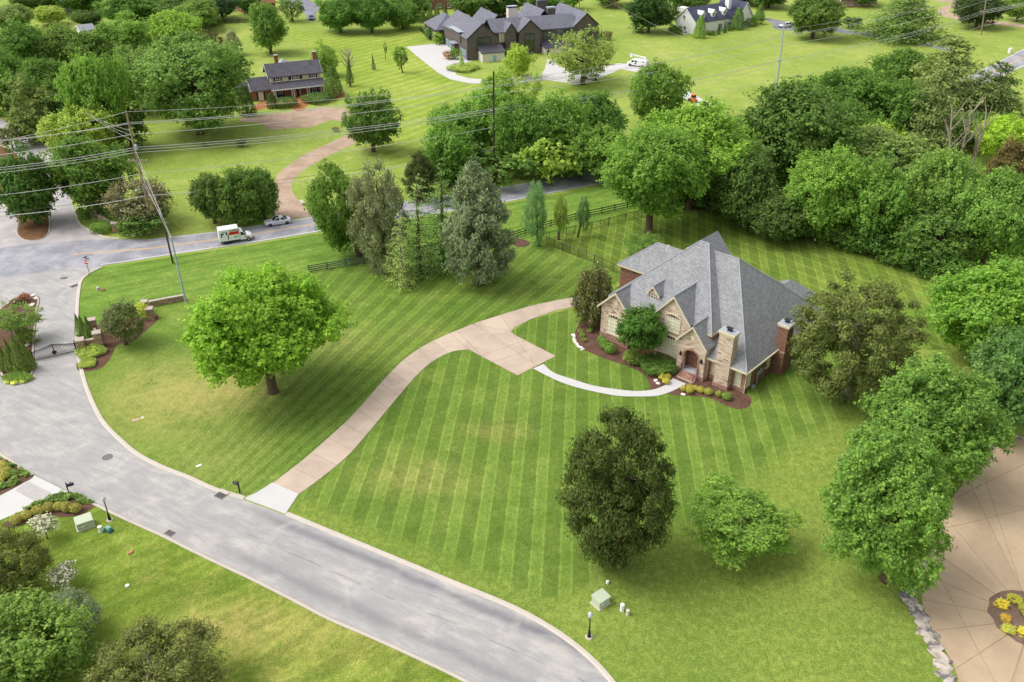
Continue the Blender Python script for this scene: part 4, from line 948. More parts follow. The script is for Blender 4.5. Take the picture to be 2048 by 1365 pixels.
def crown_ball(seed, nl=1500, r=1.0, leaf=.16, mat=None, lump=.1, flat=False):
    rng = np.random.default_rng(seed); d = sph(rng, nl); ph = rng.random(6) * 6; 
    rid = 1 + lump * (np.sin(d[:, 0] * 4 + ph[0]) * np.sin(d[:, 1] * 4 + ph[1]) + .6 * np.sin(d[:, 2] * 6 + ph[2] + d[:, 0] * 5)) + rng.normal(size=nl) * .04
    if flat: d = d / (np.sum(np.abs(d) ** 4, 1, keepdims=True) ** .25)
    P = d * rid[:, None] * r; N = d + rng.normal(size=(nl, 3)) * .35 + np.array([0, 0, .2]); T = rng.normal(size=(nl, 3)); L = leaf * rng.uniform(.6, 1.4, nl)
    return leaves('foliage', P, N, T, L, L * .7, mat or dense, .12)

PROTO = {}
PROTO['leafy'] = [crown_leafy(10 + i, 17000, 62 + 8 * i, .36, ('round', 'vase', 'round', 'spread', 'round', 'vase')[i], cr=(.15, .3)) for i in range(6)]
PROTO['leafyL'] = [crown_leafy(20 + i, 36000, 90 + 14 * i, .27, ('round', 'vase', 'spread', 'round')[i], cr=(.1, .26)) for i in range(4)]
PROTO['fluffy'] = [crown_leafy(30 + i, 12000, 34, .34, 'round', cr=(.24, .4)) for i in range(3)]
PROTO['fine'] = [crown_leafy(40 + i, 14000, 90, .28, ('round', 'cone', 'round')[i], cr=(.1, .2), stretch=.45) for i in range(3)]
PROTO['open'] = [crown_leafy(50 + i, 6500, 46, .32, 'vase', cr=(.12, .24)) for i in range(2)]
PROTO['cedar'] = [crown_cedar(60 + i, 20000, 230, leaf=.42, cr=(.12, .2), shape=('oval', 'cone', 'oval')[i]) for i in range(3)]
PROTO['shrub'] = [crown_leafy(70 + i, 1800, 22, .17, 'round', 1.0, 1.0, cr=(.25, .42), low=-.6) for i in range(4)]
PROTO['cone'] = [crown_cone(80 + i, 3600, round_top=.8) for i in range(2)]; PROTO['spire'] = [crown_cone(84 + i, 3600, round_top=.2) for i in range(2)]
PROTO['ball'] = [crown_ball(90 + i) for i in range(3)]; PROTO['hedge'] = [crown_ball(95 + i, 3200, flat=True, leaf=.12, lump=.035) for i in range(2)]
PROTO['magnolia'] = [crown_leafy(100 + i, 10000, 60, .38, 'cone' if i else 'round', cr=(.16, .28), mat=glossy, stretch=.5) for i in range(2)]
PROTO['dogwood'] = [crown_leafy(110 + i, 1500, 26, .2, 'vase', 1.0, 1.0, mat=dogw, cr=(.16, .3)) for i in range(2)]
_pn = [crown_pine(120 + i, 4200, 3.0, 5.0, 12, .3) for i in range(2)]; PROTO['pine'] = [q[0] for q in _pn]
_ps = [crown_pine(130 + i, 11000, 5.0, 5.0, 11, .5, True) for i in range(2)]; PROTO['whitepine'] = [q[0] for q in _ps]
PSEG = {PROTO['pine'][i].name: _pn[i][1] for i in range(2)}; PSEG.update({PROTO['whitepine'][i].name: _ps[i][1] for i in range(2)})
NOM = {'shrub': (1, 1), 'cone': (1, 2), 'spire': (1, 2), 'ball': (1, 1), 'hedge': (1, 1), 'dogwood': (1, 1), 'pine': (3, 5), 'whitepine': (5, 5)}
rnd = random.Random(5)
def trunk_mesh(kind, r, a, zc, dx, dy, seed, stems=1, tr=None):
    q = random.Random(seed); mb = MB(); tr = tr or (.045 * r + .03 * a); top = Vector((dx, dy, zc + (a * .75 if kind in ('pine', 'whitepine', 'cedar') else a * .25)))
    for s in range(stems):
        a0 = 2 * math.pi * s / max(stems, 1) + q.random(); b = Vector((math.cos(a0), math.sin(a0), 0)) * (.12 if stems > 1 else 0)
        t_ = top + Vector((math.cos(a0), math.sin(a0), 0)) * (r * .4 if stems > 1 else 0); k = .5 if stems > 1 else 1
        pts = [b + Vector((0, 0, -.15)), b * 1.2 + Vector((0, 0, .25)), b.lerp(t_, .3) + Vector((q.uniform(-.03, .03) * r, q.uniform(-.03, .03) * r, 0)), b.lerp(t_, .65) + Vector((q.uniform(-.05, .05) * r, q.uniform(-.05, .05) * r, 0)), t_]
        mb.tube(pts, [tr * 1.5 * k, tr * 1.05 * k, tr * .85 * k, tr * .55 * k, tr * .12 * k], 7)
        if kind not in ('pine', 'whitepine', 'cone', 'spire'):
            for i in range(6 if stems == 1 else 3):
                t = q.uniform(.35, .8); p0 = b.lerp(t_, t); an_ = q.uniform(0, 6.28); ln = r * q.uniform(.45, .8)
                p2 = Vector((dx, dy, zc)) + Vector((math.cos(an_) * ln, math.sin(an_) * ln, a * q.uniform(-.25, .5))); p1 = p0.lerp(p2, .5) + Vector((0, 0, -.06 * r))
                mb.tube([p0, p1, p2], [tr * .4 * k, tr * .25 * k, tr * .06 * k], 5)
    return mb
def T(kind, bb, c, label, base=None, clear=.0, name=None, cat='tree', group=None, mesh=None, bark_=None, stems=1, rot=None, fit=1.0, tr=None):
    """plant one tree or shrub so that its crown fills a place in the photograph"""
    x0, y0, x1, y1 = bb; cx, cy = (x0 + x1) / 2, (y0 + y1) / 2; hw, hh = (x1 - x0) / 2 * fit, (y1 - y0) / 2 * fit
    if base: gp = G(*base); Y = gp.y
    else: Y = G(cx, y1).y
    for it in range(8):
        P = atY(cx, cy, Y); m = mpp(P); r = hw * m; rv = ray(cx, cy); ph = math.atan2(-rv[2], math.hypot(rv[0], rv[1])); h = hh * m
        a = math.sqrt(max(h * h - (r * math.sin(ph)) ** 2, (.45 * h) ** 2)) / math.cos(ph)
        if base: break
        zt = hz(Y) + clear + a; rr_ = ray(cx, cy); t = (zt - CZ) / rr_[2]; Y = Y * .4 + .6 * t * rr_[1]
    if not base: gp = Vector((P.x, Y, hz(Y)))
    zc = P.z - gp.z; lowz = .1
    if zc - a < lowz:
        d = lowz - (zc - a); a -= d / 2; zc += d / 2
    sd_ = rnd.randrange(10 ** 6); key = kind
    if kind == 'leafy' and not mesh and r > 7: mesh = rnd.choice(PROTO['leafyL'])
    me = mesh or rnd.choice(PROTO[kind]); nr, na = NOM.get(kind, (5, 5))
    root = thing(name or 'tree', label, cat, gp, 0, group); cn = 'foliage' if cat in ('shrub', 'hedge') else 'crown'
    ql = .0 if cat in ('shrub', 'hedge') else 1.0; sq = 1 + (0 if mesh else ql) * rnd.uniform(-.1, .1)
    cr_ = obj(cn, me, root, (P.x - gp.x, 0, zc), (ql * rnd.uniform(-.1, .1), ql * rnd.uniform(-.1, .1), rnd.uniform(0, 6.28) if rot is None else rot), (r / nr * sq, r / nr / sq, a / na))
    v = rnd.uniform(.9, 1.1); lu = .12 * (c[0] * .3 + c[1] * .6 + c[2] * .1); cr_.color = ((c[0] * .9 + lu) * v * 1.04, (c[1] * .88 + lu) * v, (c[2] * .9 + lu) * v, 1)
    if kind not in ('ball', 'hedge') :
        tb = trunk_mesh(kind, r, a, zc, P.x - gp.x, 0, sd_, stems, tr); tk = tb.build('trunk', bark_ or barkm, root, smooth_=True)
        if me.name in PSEG:
            b = MB()
            for z, d, le in PSEG[me.name]: b.tube([(0, 0, z), (d[0] * le * .5, d[1] * le * .5, z + d[2] * le * .5 - .02 * le), (d[0] * le * .95, d[1] * le * .95, z + d[2] * le - .1 * le)], [.05, .035, .01], 4, False)
            o = stuff(b.build('branches', bark_ or barkm, root)); o.location = cr_.location; o.rotation_euler = cr_.rotation_euler; o.scale = cr_.scale
    return root
# leaf colours
BR = lin(96, 132, 30); MG = lin(74, 112, 34); DG = lin(74, 106, 38); YG = lin(126, 146, 44); LG = lin(104, 134, 56); OL = lin(72, 74, 30); BO = lin(92, 84, 46); GY = lin(96, 108, 72); BG = lin(72, 102, 66); BX = lin(100, 116, 40); DK = lin(68, 96, 36); PG = lin(96, 124, 62)

# ---- front yard and nearest trees, each with its own crown
T('leafy', (374, 520, 672, 788), lin(98, 138, 18), 'large bright green oak standing alone on the lawn left of the driveway', (546, 784), name='oak_tree', mesh=crown_leafy(201, 50000, 140, .25, 'oak', cr=(.12, .22), inner=.1))
T('cedar', (1124, 816, 1352, 1150), lin(58, 74, 28), 'big dark olive cedar on the front lawn near the utility box', (1240, 1128), name='cedar_tree', mesh=crown_cedar(202, 52000, 330, leaf=.34, cr=(.1, .17)), fit=.93)
T('cedar', (1590, 552, 1836, 808), lin(78, 92, 40), 'brownish olive cedar with open branches beside the red brick chimney', (1690, 795), name='cedar_tree', mesh=crown_cedar(203, 34000, 230, leaf=.33, cr=(.09, .17)), bark_=greybark)
T('fluffy', (1734, 702, 2006, 985), lin(88, 126, 44), 'rounded light green maple behind another maple by the tan court', (1880, 965), name='maple_tree', mesh=crown_leafy(204, 40000, 150, .23, 'round', cr=(.1, .17)))
T('fluffy', (1622, 832, 1930, 1172), lin(84, 120, 40), 'rounded green maple with yellow tipped leaves at the edge of the tan court', (1772, 1160), name='maple_tree', mesh=crown_leafy(205, 48000, 170, .2, 'round', cr=(.09, .16)))
T('fine', (1362, 952, 1604, 1112), lin(100, 136, 46), 'low wide pale green tree between the dark cedar and the maple', (1482, 1096), name='small_tree', mesh=crown_leafy(206, 24000, 90, .24, 'spread', cr=(.13, .22), a=5))
T('leafy', (1862, 525, 2110, 735), lin(90, 132, 32), 'bright green tree at the right edge below the woods', None, .6)
T('leafy', (1945, 640, 2130, 868), lin(72, 108, 48), 'blue green tree at the right edge above the tan court', None, .6)
T('leafy', (-90, 1180, 186, 1420), lin(88, 118, 42), 'bright green maple in the bottom left corner', None, .8, name='maple_tree', mesh=crown_leafy(207, 34000, 90, .25, 'round', cr=(.13, .24)))
T('cedar', (170, 1238, 440, 1470), lin(84, 96, 44), 'olive brown cedar at the bottom edge left of the street', None, .2, name='cedar_tree', mesh=crown_cedar(208, 34000, 240, leaf=.32, cr=(.1, .17)), bark_=greybark)
T('cedar', (70, 1182, 186, 1290), lin(96, 116, 84), 'pale blue green spruce showing above the bottom left maple', None, .2, name='spruce_tree')
T('cedar', (-70, 1058, 86, 1215), lin(76, 88, 36), 'olive cedar at the left edge below the white driveway', None, .2, name='cedar_tree')
T('magnolia', (203, 598, 290, 688), lin(76, 92, 40), 'rounded evergreen with glossy leaves beside the gate pillars', (252, 690), name='holly_tree')
T('open', (-22, 603, 82, 672), lin(96, 128, 48), 'multi stemmed crape myrtle on the gate island', (34, 682), name='crape_myrtle', stems=6, bark_=greybark)
T('leafy', (1238, 612, 1328, 702), lin(62, 102, 26), 'round crape myrtle on three trunks in front of the house', (1283, 721), name='crape_myrtle', stems=4, mesh=crown_leafy(209, 11000, 60, .46, 'round', cr=(.18, .3)), bark_=plain('tan_bark', lin(150, 112, 82), .9))
T('magnolia', (1150, 530, 1220, 656), lin(84, 92, 40), 'upright magnolia with white flowers at the left corner of the house', (1187, 655), name='magnolia_tree', mesh=crown_leafy(213, 12000, 60, .5, 'round', cr=(.16, .28), mat=glossy, stretch=.5))
T('fine', (1244, 458, 1326, 530), lin(92, 128, 50), 'small rounded light green tree behind the left rear of the house', (1286, 534), name='small_tree')
T('dogwood', (64, 1030, 110, 1066), lin(104, 128, 60), 'young white flowering dogwood nearest the row of boxwoods', (95, 1078), name='dogwood_tree')
T('dogwood', (99, 1128, 152, 1168), lin(96, 126, 50), 'young white flowering dogwood beside the bottom left maple', (137, 1180), name='dogwood_tree')
# ---- along the main road fence
T('leafy', (604, 322, 748, 522), lin(78, 112, 28), 'bright green ash leaning over the main road', (719, 512), name='ash_tree', mesh=crown_leafy(210, 26000, 100, .25, 'vase', cr=(.11, .2)))
T('cedar', (700, 330, 818, 562), GY, 'grey green cedar between the bright ash and the young pine', (772, 540), name='cedar_tree')
T('pine', (762, 424, 842, 572), lin(112, 138, 66), 'young light green pine with a pale trunk on the lawn edge', (806, 572), name='pine_tree', bark_=greybark)
T('pine', (790, 348, 884, 545), lin(98, 132, 66), 'light green pine behind the young pale pine', (838, 548), name='pine_tree')
T('pine', (842, 322, 930, 530), lin(78, 114, 52), 'mid green pine just left of the big grey spruce', (884, 535), name='pine_tree')
T('whitepine', (876, 332, 1038, 572), lin(88, 106, 74), 'big grey green spruce with a thick trunk on the striped lawn', (963, 569), name='spruce_tree', mesh=crown_cedar(211, 30000, 260, leaf=.42, shape='cone', cr=(.1, .18)), tr=.5)
T('fine', (1036, 360, 1104, 492), lin(88, 126, 70), 'tallest of three young cypresses near the fence corner', (1077, 492), name='cypress_tree', mesh=PROTO['fine'][1])
T('fine', (1100, 386, 1142, 470), lin(112, 140, 48), 'middle yellow green young cypress inside the fence corner', (1117, 480), name='cypress_tree', mesh=PROTO['fine'][1])
T('fine', (1148, 390, 1186, 464), lin(82, 116, 62), 'smallest young cypress with white trunk wrap along the fence', (1156, 474), name='cypress_tree', mesh=PROTO['fine'][1])
T('leafy', (1194, 242, 1412, 440), lin(84, 122, 34), 'spreading walnut with a forked trunk at the back lawn fence', (1297, 464), name='walnut_tree', mesh=crown_leafy(212, 34000, 90, .25, 'vase', cr=(.13, .25)))
T('leafy', (1280, 205, 1500, 400), lin(100, 138, 36), 'broad yellow green tree crown behind the walnut', None, 2.5)
# ---- thick wood right of the house
R = [('leafy', (1480, 168, 1722, 395), DG, 'largest dark green maple standing at the front of the right wood'),
 ('leafy', (1420, 300, 1560, 470), DK, 'dark tree at the wood edge behind the back lawn corner'),
 ('leafy', (1560, 300, 1730, 500), lin(92, 130, 38), 'bright tree at the wood edge above the house chimney'),
 ('leafy', (1690, 330, 1830, 520), lin(84, 124, 36), 'mid green tree at the wood edge right of the bright one'),
 ('leafy', (1790, 300, 1960, 520), lin(94, 128, 48), 'tall soft green tree at the wood edge with dead twigs'),
 ('leafy', (1900, 330, 2080, 560), lin(88, 126, 44), 'broad green tree at the right edge end of the wood'),
 ('leafy', (1640, 250, 1850, 400), lin(96, 122, 56), 'pale grey green tree rising behind the wood edge'),
 ('leafy', (1700, 240, 1800, 330), lin(128, 156, 34), 'small yellow green crown in the middle of the wood'),
 ('leafy', (1960, 228, 2070, 350), lin(126, 160, 30), 'vivid yellow green tree at the right edge of the wood'),
 ('cedar', (1965, 280, 2080, 420), lin(84, 80, 42), 'brown olive cedar below the vivid tree at the right edge'),
 ('leafy', (1610, 130, 1800, 300), MG, 'dark green tree on the far side of the wood'),
 ('magnolia', (1660, 148, 1762, 262), lin(110, 112, 46), 'speckled olive magnolia at the centre of the wood'),
 ('leafy', (1750, 100, 1860, 220), lin(78, 112, 36), 'deep green tree left of the tall white pine'),
 ('whitepine', (1800, 78, 1990, 260), lin(88, 108, 52), 'tall feathery white pine at the top of the wood'),
 ('whitepine', (1800, 140, 1932, 330), lin(84, 106, 52), 'lower drooping white pine in front of the tall one'),
 ('whitepine', (1920, 130, 2060, 270), lin(74, 98, 46), 'dark white pine beside the far road at the right'),
 ('leafy', (1850, 345, 1980, 420), lin(74, 100, 50), 'dull green bush tree behind the dead branches'),
 ('leafy', (1800, 420, 1960, 560), DG, 'dark low tree at the lawn edge near the right end'),
 ('leafy', (1500, 380, 1640, 500), DK, 'shaded low tree at the lawn edge behind the house'),
 ('leafy', (1290, 330, 1440, 425), DK, 'shaded tree between the walnut and the dark maple')]
for k, bb, c, lb in R: T(k, (bb[0], bb[1] - 6, bb[2], bb[3] - 16), c, lb, None, .3, name={'cedar': 'cedar_tree', 'whitepine': 'pine_tree', 'magnolia': 'magnolia_tree'}.get(k, 'tree'))
# undergrowth bushes along the edge of the back lawn
edge = smooth([(1392, 408), (1450, 418), (1520, 434), (1600, 458), (1680, 486), (1760, 514), (1840, 540), (1905, 566)], 3)
wd_ = ['first', 'second', 'third', 'fourth', 'fifth', 'sixth', 'seventh', 'eighth', 'ninth', 'tenth', 'eleventh', 'twelfth', 'thirteenth', 'fourteenth', 'fifteenth', 'sixteenth', 'seventeenth', 'eighteenth', 'nineteenth', 'twentieth', 'twenty-first', 'twenty-second']
for i, (x, y) in enumerate(edge):
    w = rnd.uniform(24, 34); h = rnd.uniform(34, 52)
    T('shrub', (x - w, y - h, x + w, y + 6), (DG, MG, DK, lin(66, 104, 40))[i % 4], 'undergrowth bush along the back lawn edge, %s from the walnut end' % wd_[i], None, 0, name='undergrowth_bush', cat='shrub', group='bushes along the back lawn edge')
# ---- hedgerow beyond the main road
Hg = [('leafy', (838, 240, 962, 372), lin(84, 124, 40), 'green tree at the left end of the roadside thicket'),
 ('leafy', (918, 172, 1040, 320), lin(92, 132, 40), 'tall green tree beside the dark wooden pole'),
 ('leafy', (990, 190, 1110, 350), MG, 'dense green tree right of the dark wooden pole'),
 ('leafy', (1060, 180, 1180, 330), lin(86, 126, 38), 'green tree in the middle of the roadside thicket'),
 ('leafy', (1130, 180, 1245, 300), lin(80, 118, 40), 'green tree near the right end of the roadside thicket'),
 ('leafy', (1150, 250, 1260, 360), lin(90, 124, 40), 'lower tree at the right end of the roadside thicket'),
 ('shrub', (1040, 270, 1150, 365), lin(112, 142, 46), 'yellow green bush low in the roadside thicket'),
 ('shrub', (930, 290, 1060, 372), DG, 'dark bush low by the road behind the pole'),
 ('shrub', (1110, 300, 1210, 358), DG, 'dark bush low by the road at the right of the thicket'),
 ('cedar', (803, 302, 878, 400), lin(58, 74, 32), 'dark olive cedar bush left of the roadside thicket'),
 ('leafy', (1262, 122, 1372, 262), lin(84, 118, 36), 'upright green tree hiding the pale driveway'),
 ('open', (1010, 148, 1090, 222), lin(114, 142, 56), 'loose yellow green tree below the dark house'),
 ('leafy', (960, 140, 1040, 215), lin(112, 144, 44), 'small yellow green tree left of the pale driveway curve'),
 ('leafy', (1010, 88, 1066, 152), lin(124, 150, 44), 'young yellow green tree in front of the dark house'),
 ('open', (1082, 58, 1252, 168), lin(108, 132, 56), 'wide airy green tree in front of the dark house'),
 ('leafy', (1380, 216, 1470, 300), lin(104, 138, 46), 'low bright tree at the end of the pale driveway'),
 ('leafy', (690, 178, 794, 302), DG, 'round dark green tree at the bend of the brown driveway'),
 ('leafy', (380, 342, 462, 446), lin(66, 92, 34), 'dark bush tree left of the brown driveway mouth'),
 ('leafy', (428, 332, 520, 446), lin(76, 108, 34), 'taller green bush tree above the box truck'),
 ('leafy', (486, 332, 558, 436), DG, 'dark green bush tree nearest the brown driveway'),
 ('shrub', (440, 400, 520, 450), lin(80, 118, 34), 'low leafy bush right above the box truck'),
 ('magnolia', (214, 352, 342, 455), lin(98, 102, 62), 'olive tree beside the stone entrance wall'),
 ('shrub', (240, 420, 330, 470), DG, 'dark low shrubs behind the stone entrance wall'),
 ('leafy', (-10, 292, 112, 448), lin(62, 98, 30), 'dark green tree on the side street median'),
 ('leafy', (98, 208, 222, 330), lin(112, 138, 46), 'yellow green tree beside the side street'),
 ('leafy', (95, 270, 262, 428), lin(76, 110, 32), 'deep green tree behind the leaning utility pole'),
 ('leafy', (138, 92, 252, 300), lin(90, 130, 36), 'tall narrow bright green tree in the left wood'),
 ('leafy', (268, 72, 502, 268), lin(88, 122, 48), 'very large soft green tree left of the brick house'),
 ('leafy', (28, 110, 150, 245), lin(74, 108, 32), 'rounded deep green tree in the left wood'),
 ('shrub', (22, 175, 118, 275), lin(84, 106, 44), 'olive bush cluster beside the far left street'),
 ('leafy', (-30, 50, 100, 175), lin(70, 106, 32), 'dense deep green tree at the left edge'),
 ('leafy', (68, 42, 182, 160), lin(92, 122, 44), 'mottled green tree near the upper left corner'),
 ('leafy', (178, 32, 310, 140), lin(90, 126, 42), 'bright round tree above the tall narrow one'),
 ('leafy', (298, 22, 410, 110), lin(104, 138, 38), 'bright yellow green crown above the very large tree'),
 ('cedar', (296, 50, 372, 112), lin(84, 82, 46), 'brown cedar between the bright crowns at upper left'),
 ('cedar', (380, 62, 446, 120), lin(72, 72, 36), 'dark brown cedar right of the bright crown'),
 ('cedar', (442, 60, 484, 108), lin(118, 132, 92), 'pale grey conifer at the lawn edge above the brick house'),
 ('leafy', (198, -10, 310, 52), MG, 'green tree at the top edge left of centre'),
 ('leafy', (290, -10, 420, 44), DG, 'dark green tree at the top edge beside the far lawn'),
 ('leafy', (-20, 8, 62, 62), lin(104, 132, 62), 'pale green tree in the top left corner'),
 ('leafy', (68, 10, 128, 48), lin(122, 146, 56), 'small yellow green tree at the top left'),
 ('leafy', (20, -30, 120, 26), DK, 'dark tree cut by the top edge at the left'),
 ('leafy', (140, 20, 208, 52), DK, 'dark low tree near the grey roofed house'),
 ('leafy', (400, -20, 480, 38), BG, 'grey green tree at the top edge above the far fence'),
 ('leafy', (498, 2, 572, 104), lin(82, 116, 40), 'solitary round tree on the hillside above the brick house'),
 ('open', (550, -20, 612, 40), PG, 'thin pale tree beside the parked blue car'),
 ('leafy', (624, 86, 676, 150), lin(108, 140, 52), 'light green pear tree behind the brick house'),
 ('leafy', (632, -8, 722, 62), lin(74, 114, 34), 'leftmost dark tree of the hilltop thicket by the blue car'),
 ('leafy', (698, -12, 784, 62), lin(66, 104, 32), 'middle dark tree of the hilltop thicket'),
 ('leafy', (766, 0, 842, 56), lin(78, 114, 36), 'rightmost dark tree of the hilltop thicket'),
 ('leafy', (900, -20, 985, 36), DG, 'dark tree behind the garage of the dark house'),
 ('leafy', (965, -26, 1050, 34), lin(60, 92, 36), 'dark tree behind the middle of the dark house'),
 ('leafy', (1050, -24, 1125, 26), MG, 'green tree behind the chimneys of the dark house'),
 ('open', (1120, -30, 1175, 16), MG, 'thin tree behind the right gable of the dark house'),
 ('leafy', (1250, -20, 1350, 62), lin(50, 82, 32), 'dark spreading tree left of the white house'),
 ('leafy', (1330, -36, 1430, 18), DK, 'dark tree behind the white house ridge'),
 ('leafy', (1440, -40, 1540, 6), DK, 'dark tree behind the white house chimney'),
 ('leafy', (1574, -14, 1690, 74), lin(76, 104, 38), 'large round tree beside the grey driveway'),
 ('whitepine', (1744, -20, 1888, 74), lin(82, 112, 48), 'wide layered pine at the upper right lawn'),
 ('leafy', (1914, -18, 2008, 52), lin(54, 78, 38), 'dark round tree inside the tan driveway loop'),
 ('leafy', (2012, -14, 2070, 40), lin(88, 118, 42), 'green tree in the top right corner'),
 ('leafy', (1500, -30, 1580, 14), DG, 'dark tree at the top edge right of the white house'),
 ('leafy', (1690, -40, 1760, 8), DG, 'dark tree at the top edge near the pink house'),
 ('leafy', (840, -40, 905, 8), DG, 'dark tree at the top edge over the red brick house')]
Hg += [('leafy', (-60, 90, 60, 230), MG, 'deep green tree filling the left edge of the wood'), ('leafy', (150, 170, 250, 300), DG, 'dark tree in the gap right of the tall narrow one'), ('leafy', (220, 90, 330, 220), lin(92, 122, 50), 'muted green tree between the tall narrow and very large trees'),
 ('cedar', (212, 125, 280, 200), lin(124, 132, 104), 'pale grey leafed tree behind the tall narrow one'), ('leafy', (0, 60, 120, 150), lin(84, 116, 40), 'full green tree behind the mottled one'), ('leafy', (120, 60, 240, 160), lin(80, 112, 38), 'full green tree behind the deep green one'),
 ('leafy', (300, 70, 440, 180), lin(84, 116, 46), 'round tree behind the very large tree'), ('shrub', (90, 190, 170, 270), DG, 'dark understory shrub beneath the tall narrow tree'), ('shrub', (30, 220, 110, 285), lin(80, 104, 42), 'low shrub between the olive bushes and the street'), ('shrub', (220, 220, 290, 300), DK, 'shaded understory shrub left of the very large tree'),
 ('leafy', (230, -20, 330, 30), DG, 'dark tree at the top edge over the pale shed'), ('leafy', (110, -30, 210, 24), MG, 'green tree at the top edge beside the grey roof'), ('leafy', (350, 0, 440, 60), lin(88, 118, 44), 'green tree at the upper edge of the left lawn'), ('leafy', (470, -20, 520, 24), MG, 'green tree beside the rust roofed house'),
 ('leafy', (780, -20, 860, 36), MG, 'green tree behind the hilltop thicket'), ('leafy', (1180, -40, 1260, 10), DG, 'dark tree at the top edge above the playset'), ('leafy', (1600, 200, 1730, 340), MG, 'green tree between the dark maple and the magnolia'), ('leafy', (1430, 230, 1530, 370), lin(80, 116, 40), 'green tree left of the dark maple'), ('leafy', (1740, 160, 1850, 300), MG, 'green tree between the magnolia and the white pines'),
 ('leafy', (1560, 170, 1680, 290), lin(86, 118, 44), 'green crown above the dark maple near the steel pole'), ('leafy', (1880, 222, 1990, 296), MG, 'green tree behind the bare grey trees'), ('leafy', (870, 200, 960, 330), lin(88, 128, 44), 'green tree in the left half of the roadside thicket'), ('leafy', (1040, 210, 1160, 345), lin(84, 120, 40), 'full tree in the centre of the roadside thicket')]
for k, bb, c, lb in Hg:
    sh = k == 'shrub'; T(k, bb, c, lb, None, 0 if sh else .3, name='bush' if sh else {'cedar': 'cedar_tree', 'whitepine': 'pine_tree', 'magnolia': 'magnolia_tree'}.get(k, 'tree'), cat='shrub' if sh else 'tree')
# young trees on the striped hillside
T('open', (783, 92, 818, 134), MG, 'young round green tree on the striped hillside', (805, 146), name='young_tree')
T('open', (765, 84, 776, 108), lin(110, 132, 62), 'slim young tree with pale stakes on the hillside', (771, 119), name='young_tree')
T('spire', (690, 120, 706, 166), DG, 'young tree with bare twigs and dense centre on the hillside', (702, 173), name='young_tree')
T('spire', (742, 108, 750, 138), lin(96, 110, 62), 'thin bare young tree on the hillside', (746, 140), name='young_tree')
T('spire', (918, 98, 927, 128), lin(120, 148, 46), 'slim young tree by the garage door of the dark house', (921, 140), name='young_tree')
# bare trees in the right wood
def bare(base, top, label, seed, n=9, spread=.35):
    q = random.Random(seed); P = G(*base); t = atY(*top, P.y); h = t.z - P.z; r = thing('bare_tree', label, 'tree', P, 0, 'bare trees in the wood')
    mb = MB(); d = Vector((t.x - P.x, 0, h)); mb.tube([(0, 0, -.2), d * .4 + Vector((.2, 0, 0)), d], [.3, .2, .05], 6); mb.build('trunk', deadwood, r)
    for i in range(n):
        a = q.uniform(.3, .85); p0 = d * a; an_ = q.uniform(0, 6.28); l = h * q.uniform(.2, .45) * (1.1 - a * .5); p1 = p0 + Vector((math.cos(an_) * l * spread, math.sin(an_) * l * spread, l * .6)); p2 = p1 + Vector((math.cos(an_ + .4) * l * spread * .7, math.sin(an_ + .4) * l * spread * .7, l * .45))
        b = MB(); b.tube([p0, p1, p2], [.15, .1, .03], 5)
        for k in range(3): s_ = q.uniform(.2, .9); c0 = p0.lerp(p1, s_) if k < 2 else p1.lerp(p2, s_); b.tube([c0, c0 + Vector((q.uniform(-1, 1), q.uniform(-1, 1), q.uniform(.3, 1.2))) * l * .22], [.04, .008], 4)
        b.build('branch', deadwood, r)
bare((1893, 360), (1905, 215), 'leftmost bare grey tree in front of the white pine', 1); bare((1910, 358), (1945, 205), 'middle bare grey tree in front of the white pine', 2); bare((1932, 358), (1985, 210), 'rightmost bare grey tree in front of the white pine', 3)
bare((1880, 470), (1890, 380), 'bare twigs poking out of the soft green wood edge tree', 4, 7); bare((1690, 985), (1680, 905), 'dead twigs at the left side of the front maple', 5, 6); bare((60, 1390), (110, 1330), 'dead branches at the bottom left under the maple', 6, 12, .8)
bare((700, 172), (697, 98), 'leafless crown of the young hillside tree', 7, 16, .5)
# ---- shrubs
def B(bb, c, label, kind='ball', name='boxwood', group=None, base=None): return T(kind, bb, c, label, base, 0, name=name, cat='shrub', group=group)
YB = lin(146, 150, 44)
gb = 'round yellow boxwoods along the front walk'
for bb, c, lb in [((1303, 733, 1313, 744), YB, 'yellow boxwood nearest the clipped green hedge'), ((1319, 737, 1331, 748), YB, 'yellow boxwood uppermost in the cluster left of the steps'), ((1311, 743, 1320, 753), YB, 'smallest yellow boxwood left of the steps'),
    ((1319, 745, 1330, 756), YB, 'yellow boxwood in the middle of the cluster left of the steps'), ((1317, 751, 1328, 760), YB, 'yellow boxwood lower left in the cluster left of the steps'), ((1329, 748, 1342, 759), YB, 'yellow boxwood right in the cluster left of the steps'), ((1324, 756, 1340, 769), YB, 'yellow boxwood nearest the walk left of the steps'),
    ((1361, 771, 1373, 784), YB, 'yellow boxwood closest to the walk right of the steps'), ((1373, 768, 1385, 779), YB, 'yellow boxwood behind the others right of the steps'), ((1372, 774, 1387, 788), YB, 'yellow boxwood second from the walk right of the steps'), ((1384, 771, 1396, 783), YB, 'yellow boxwood third from the walk right of the steps'), ((1394, 773, 1408, 787), YB, 'yellow boxwood fourth from the walk right of the steps'),
    ((1408, 776, 1425, 791), lin(128, 144, 44), 'yellow green boxwood below the pale chimney'), ((1431, 782, 1444, 795), lin(116, 140, 40), 'small green boxwood right of the pale chimney'), ((1444, 784, 1464, 801), lin(92, 124, 36), 'green boxwood at the right end of the bed')]: B(bb, c, lb, group=gb)
for bb, lb in [((1194, 671, 1212, 690), 'leftmost green boxwood under the left wing window'), ((1199, 678, 1219, 699), 'middle green boxwood under the left wing window'), ((1208, 687, 1232, 708), 'rightmost green boxwood under the left wing window')]: B(bb, lin(82, 122, 34), lb, group='boxwoods under the left wing window')
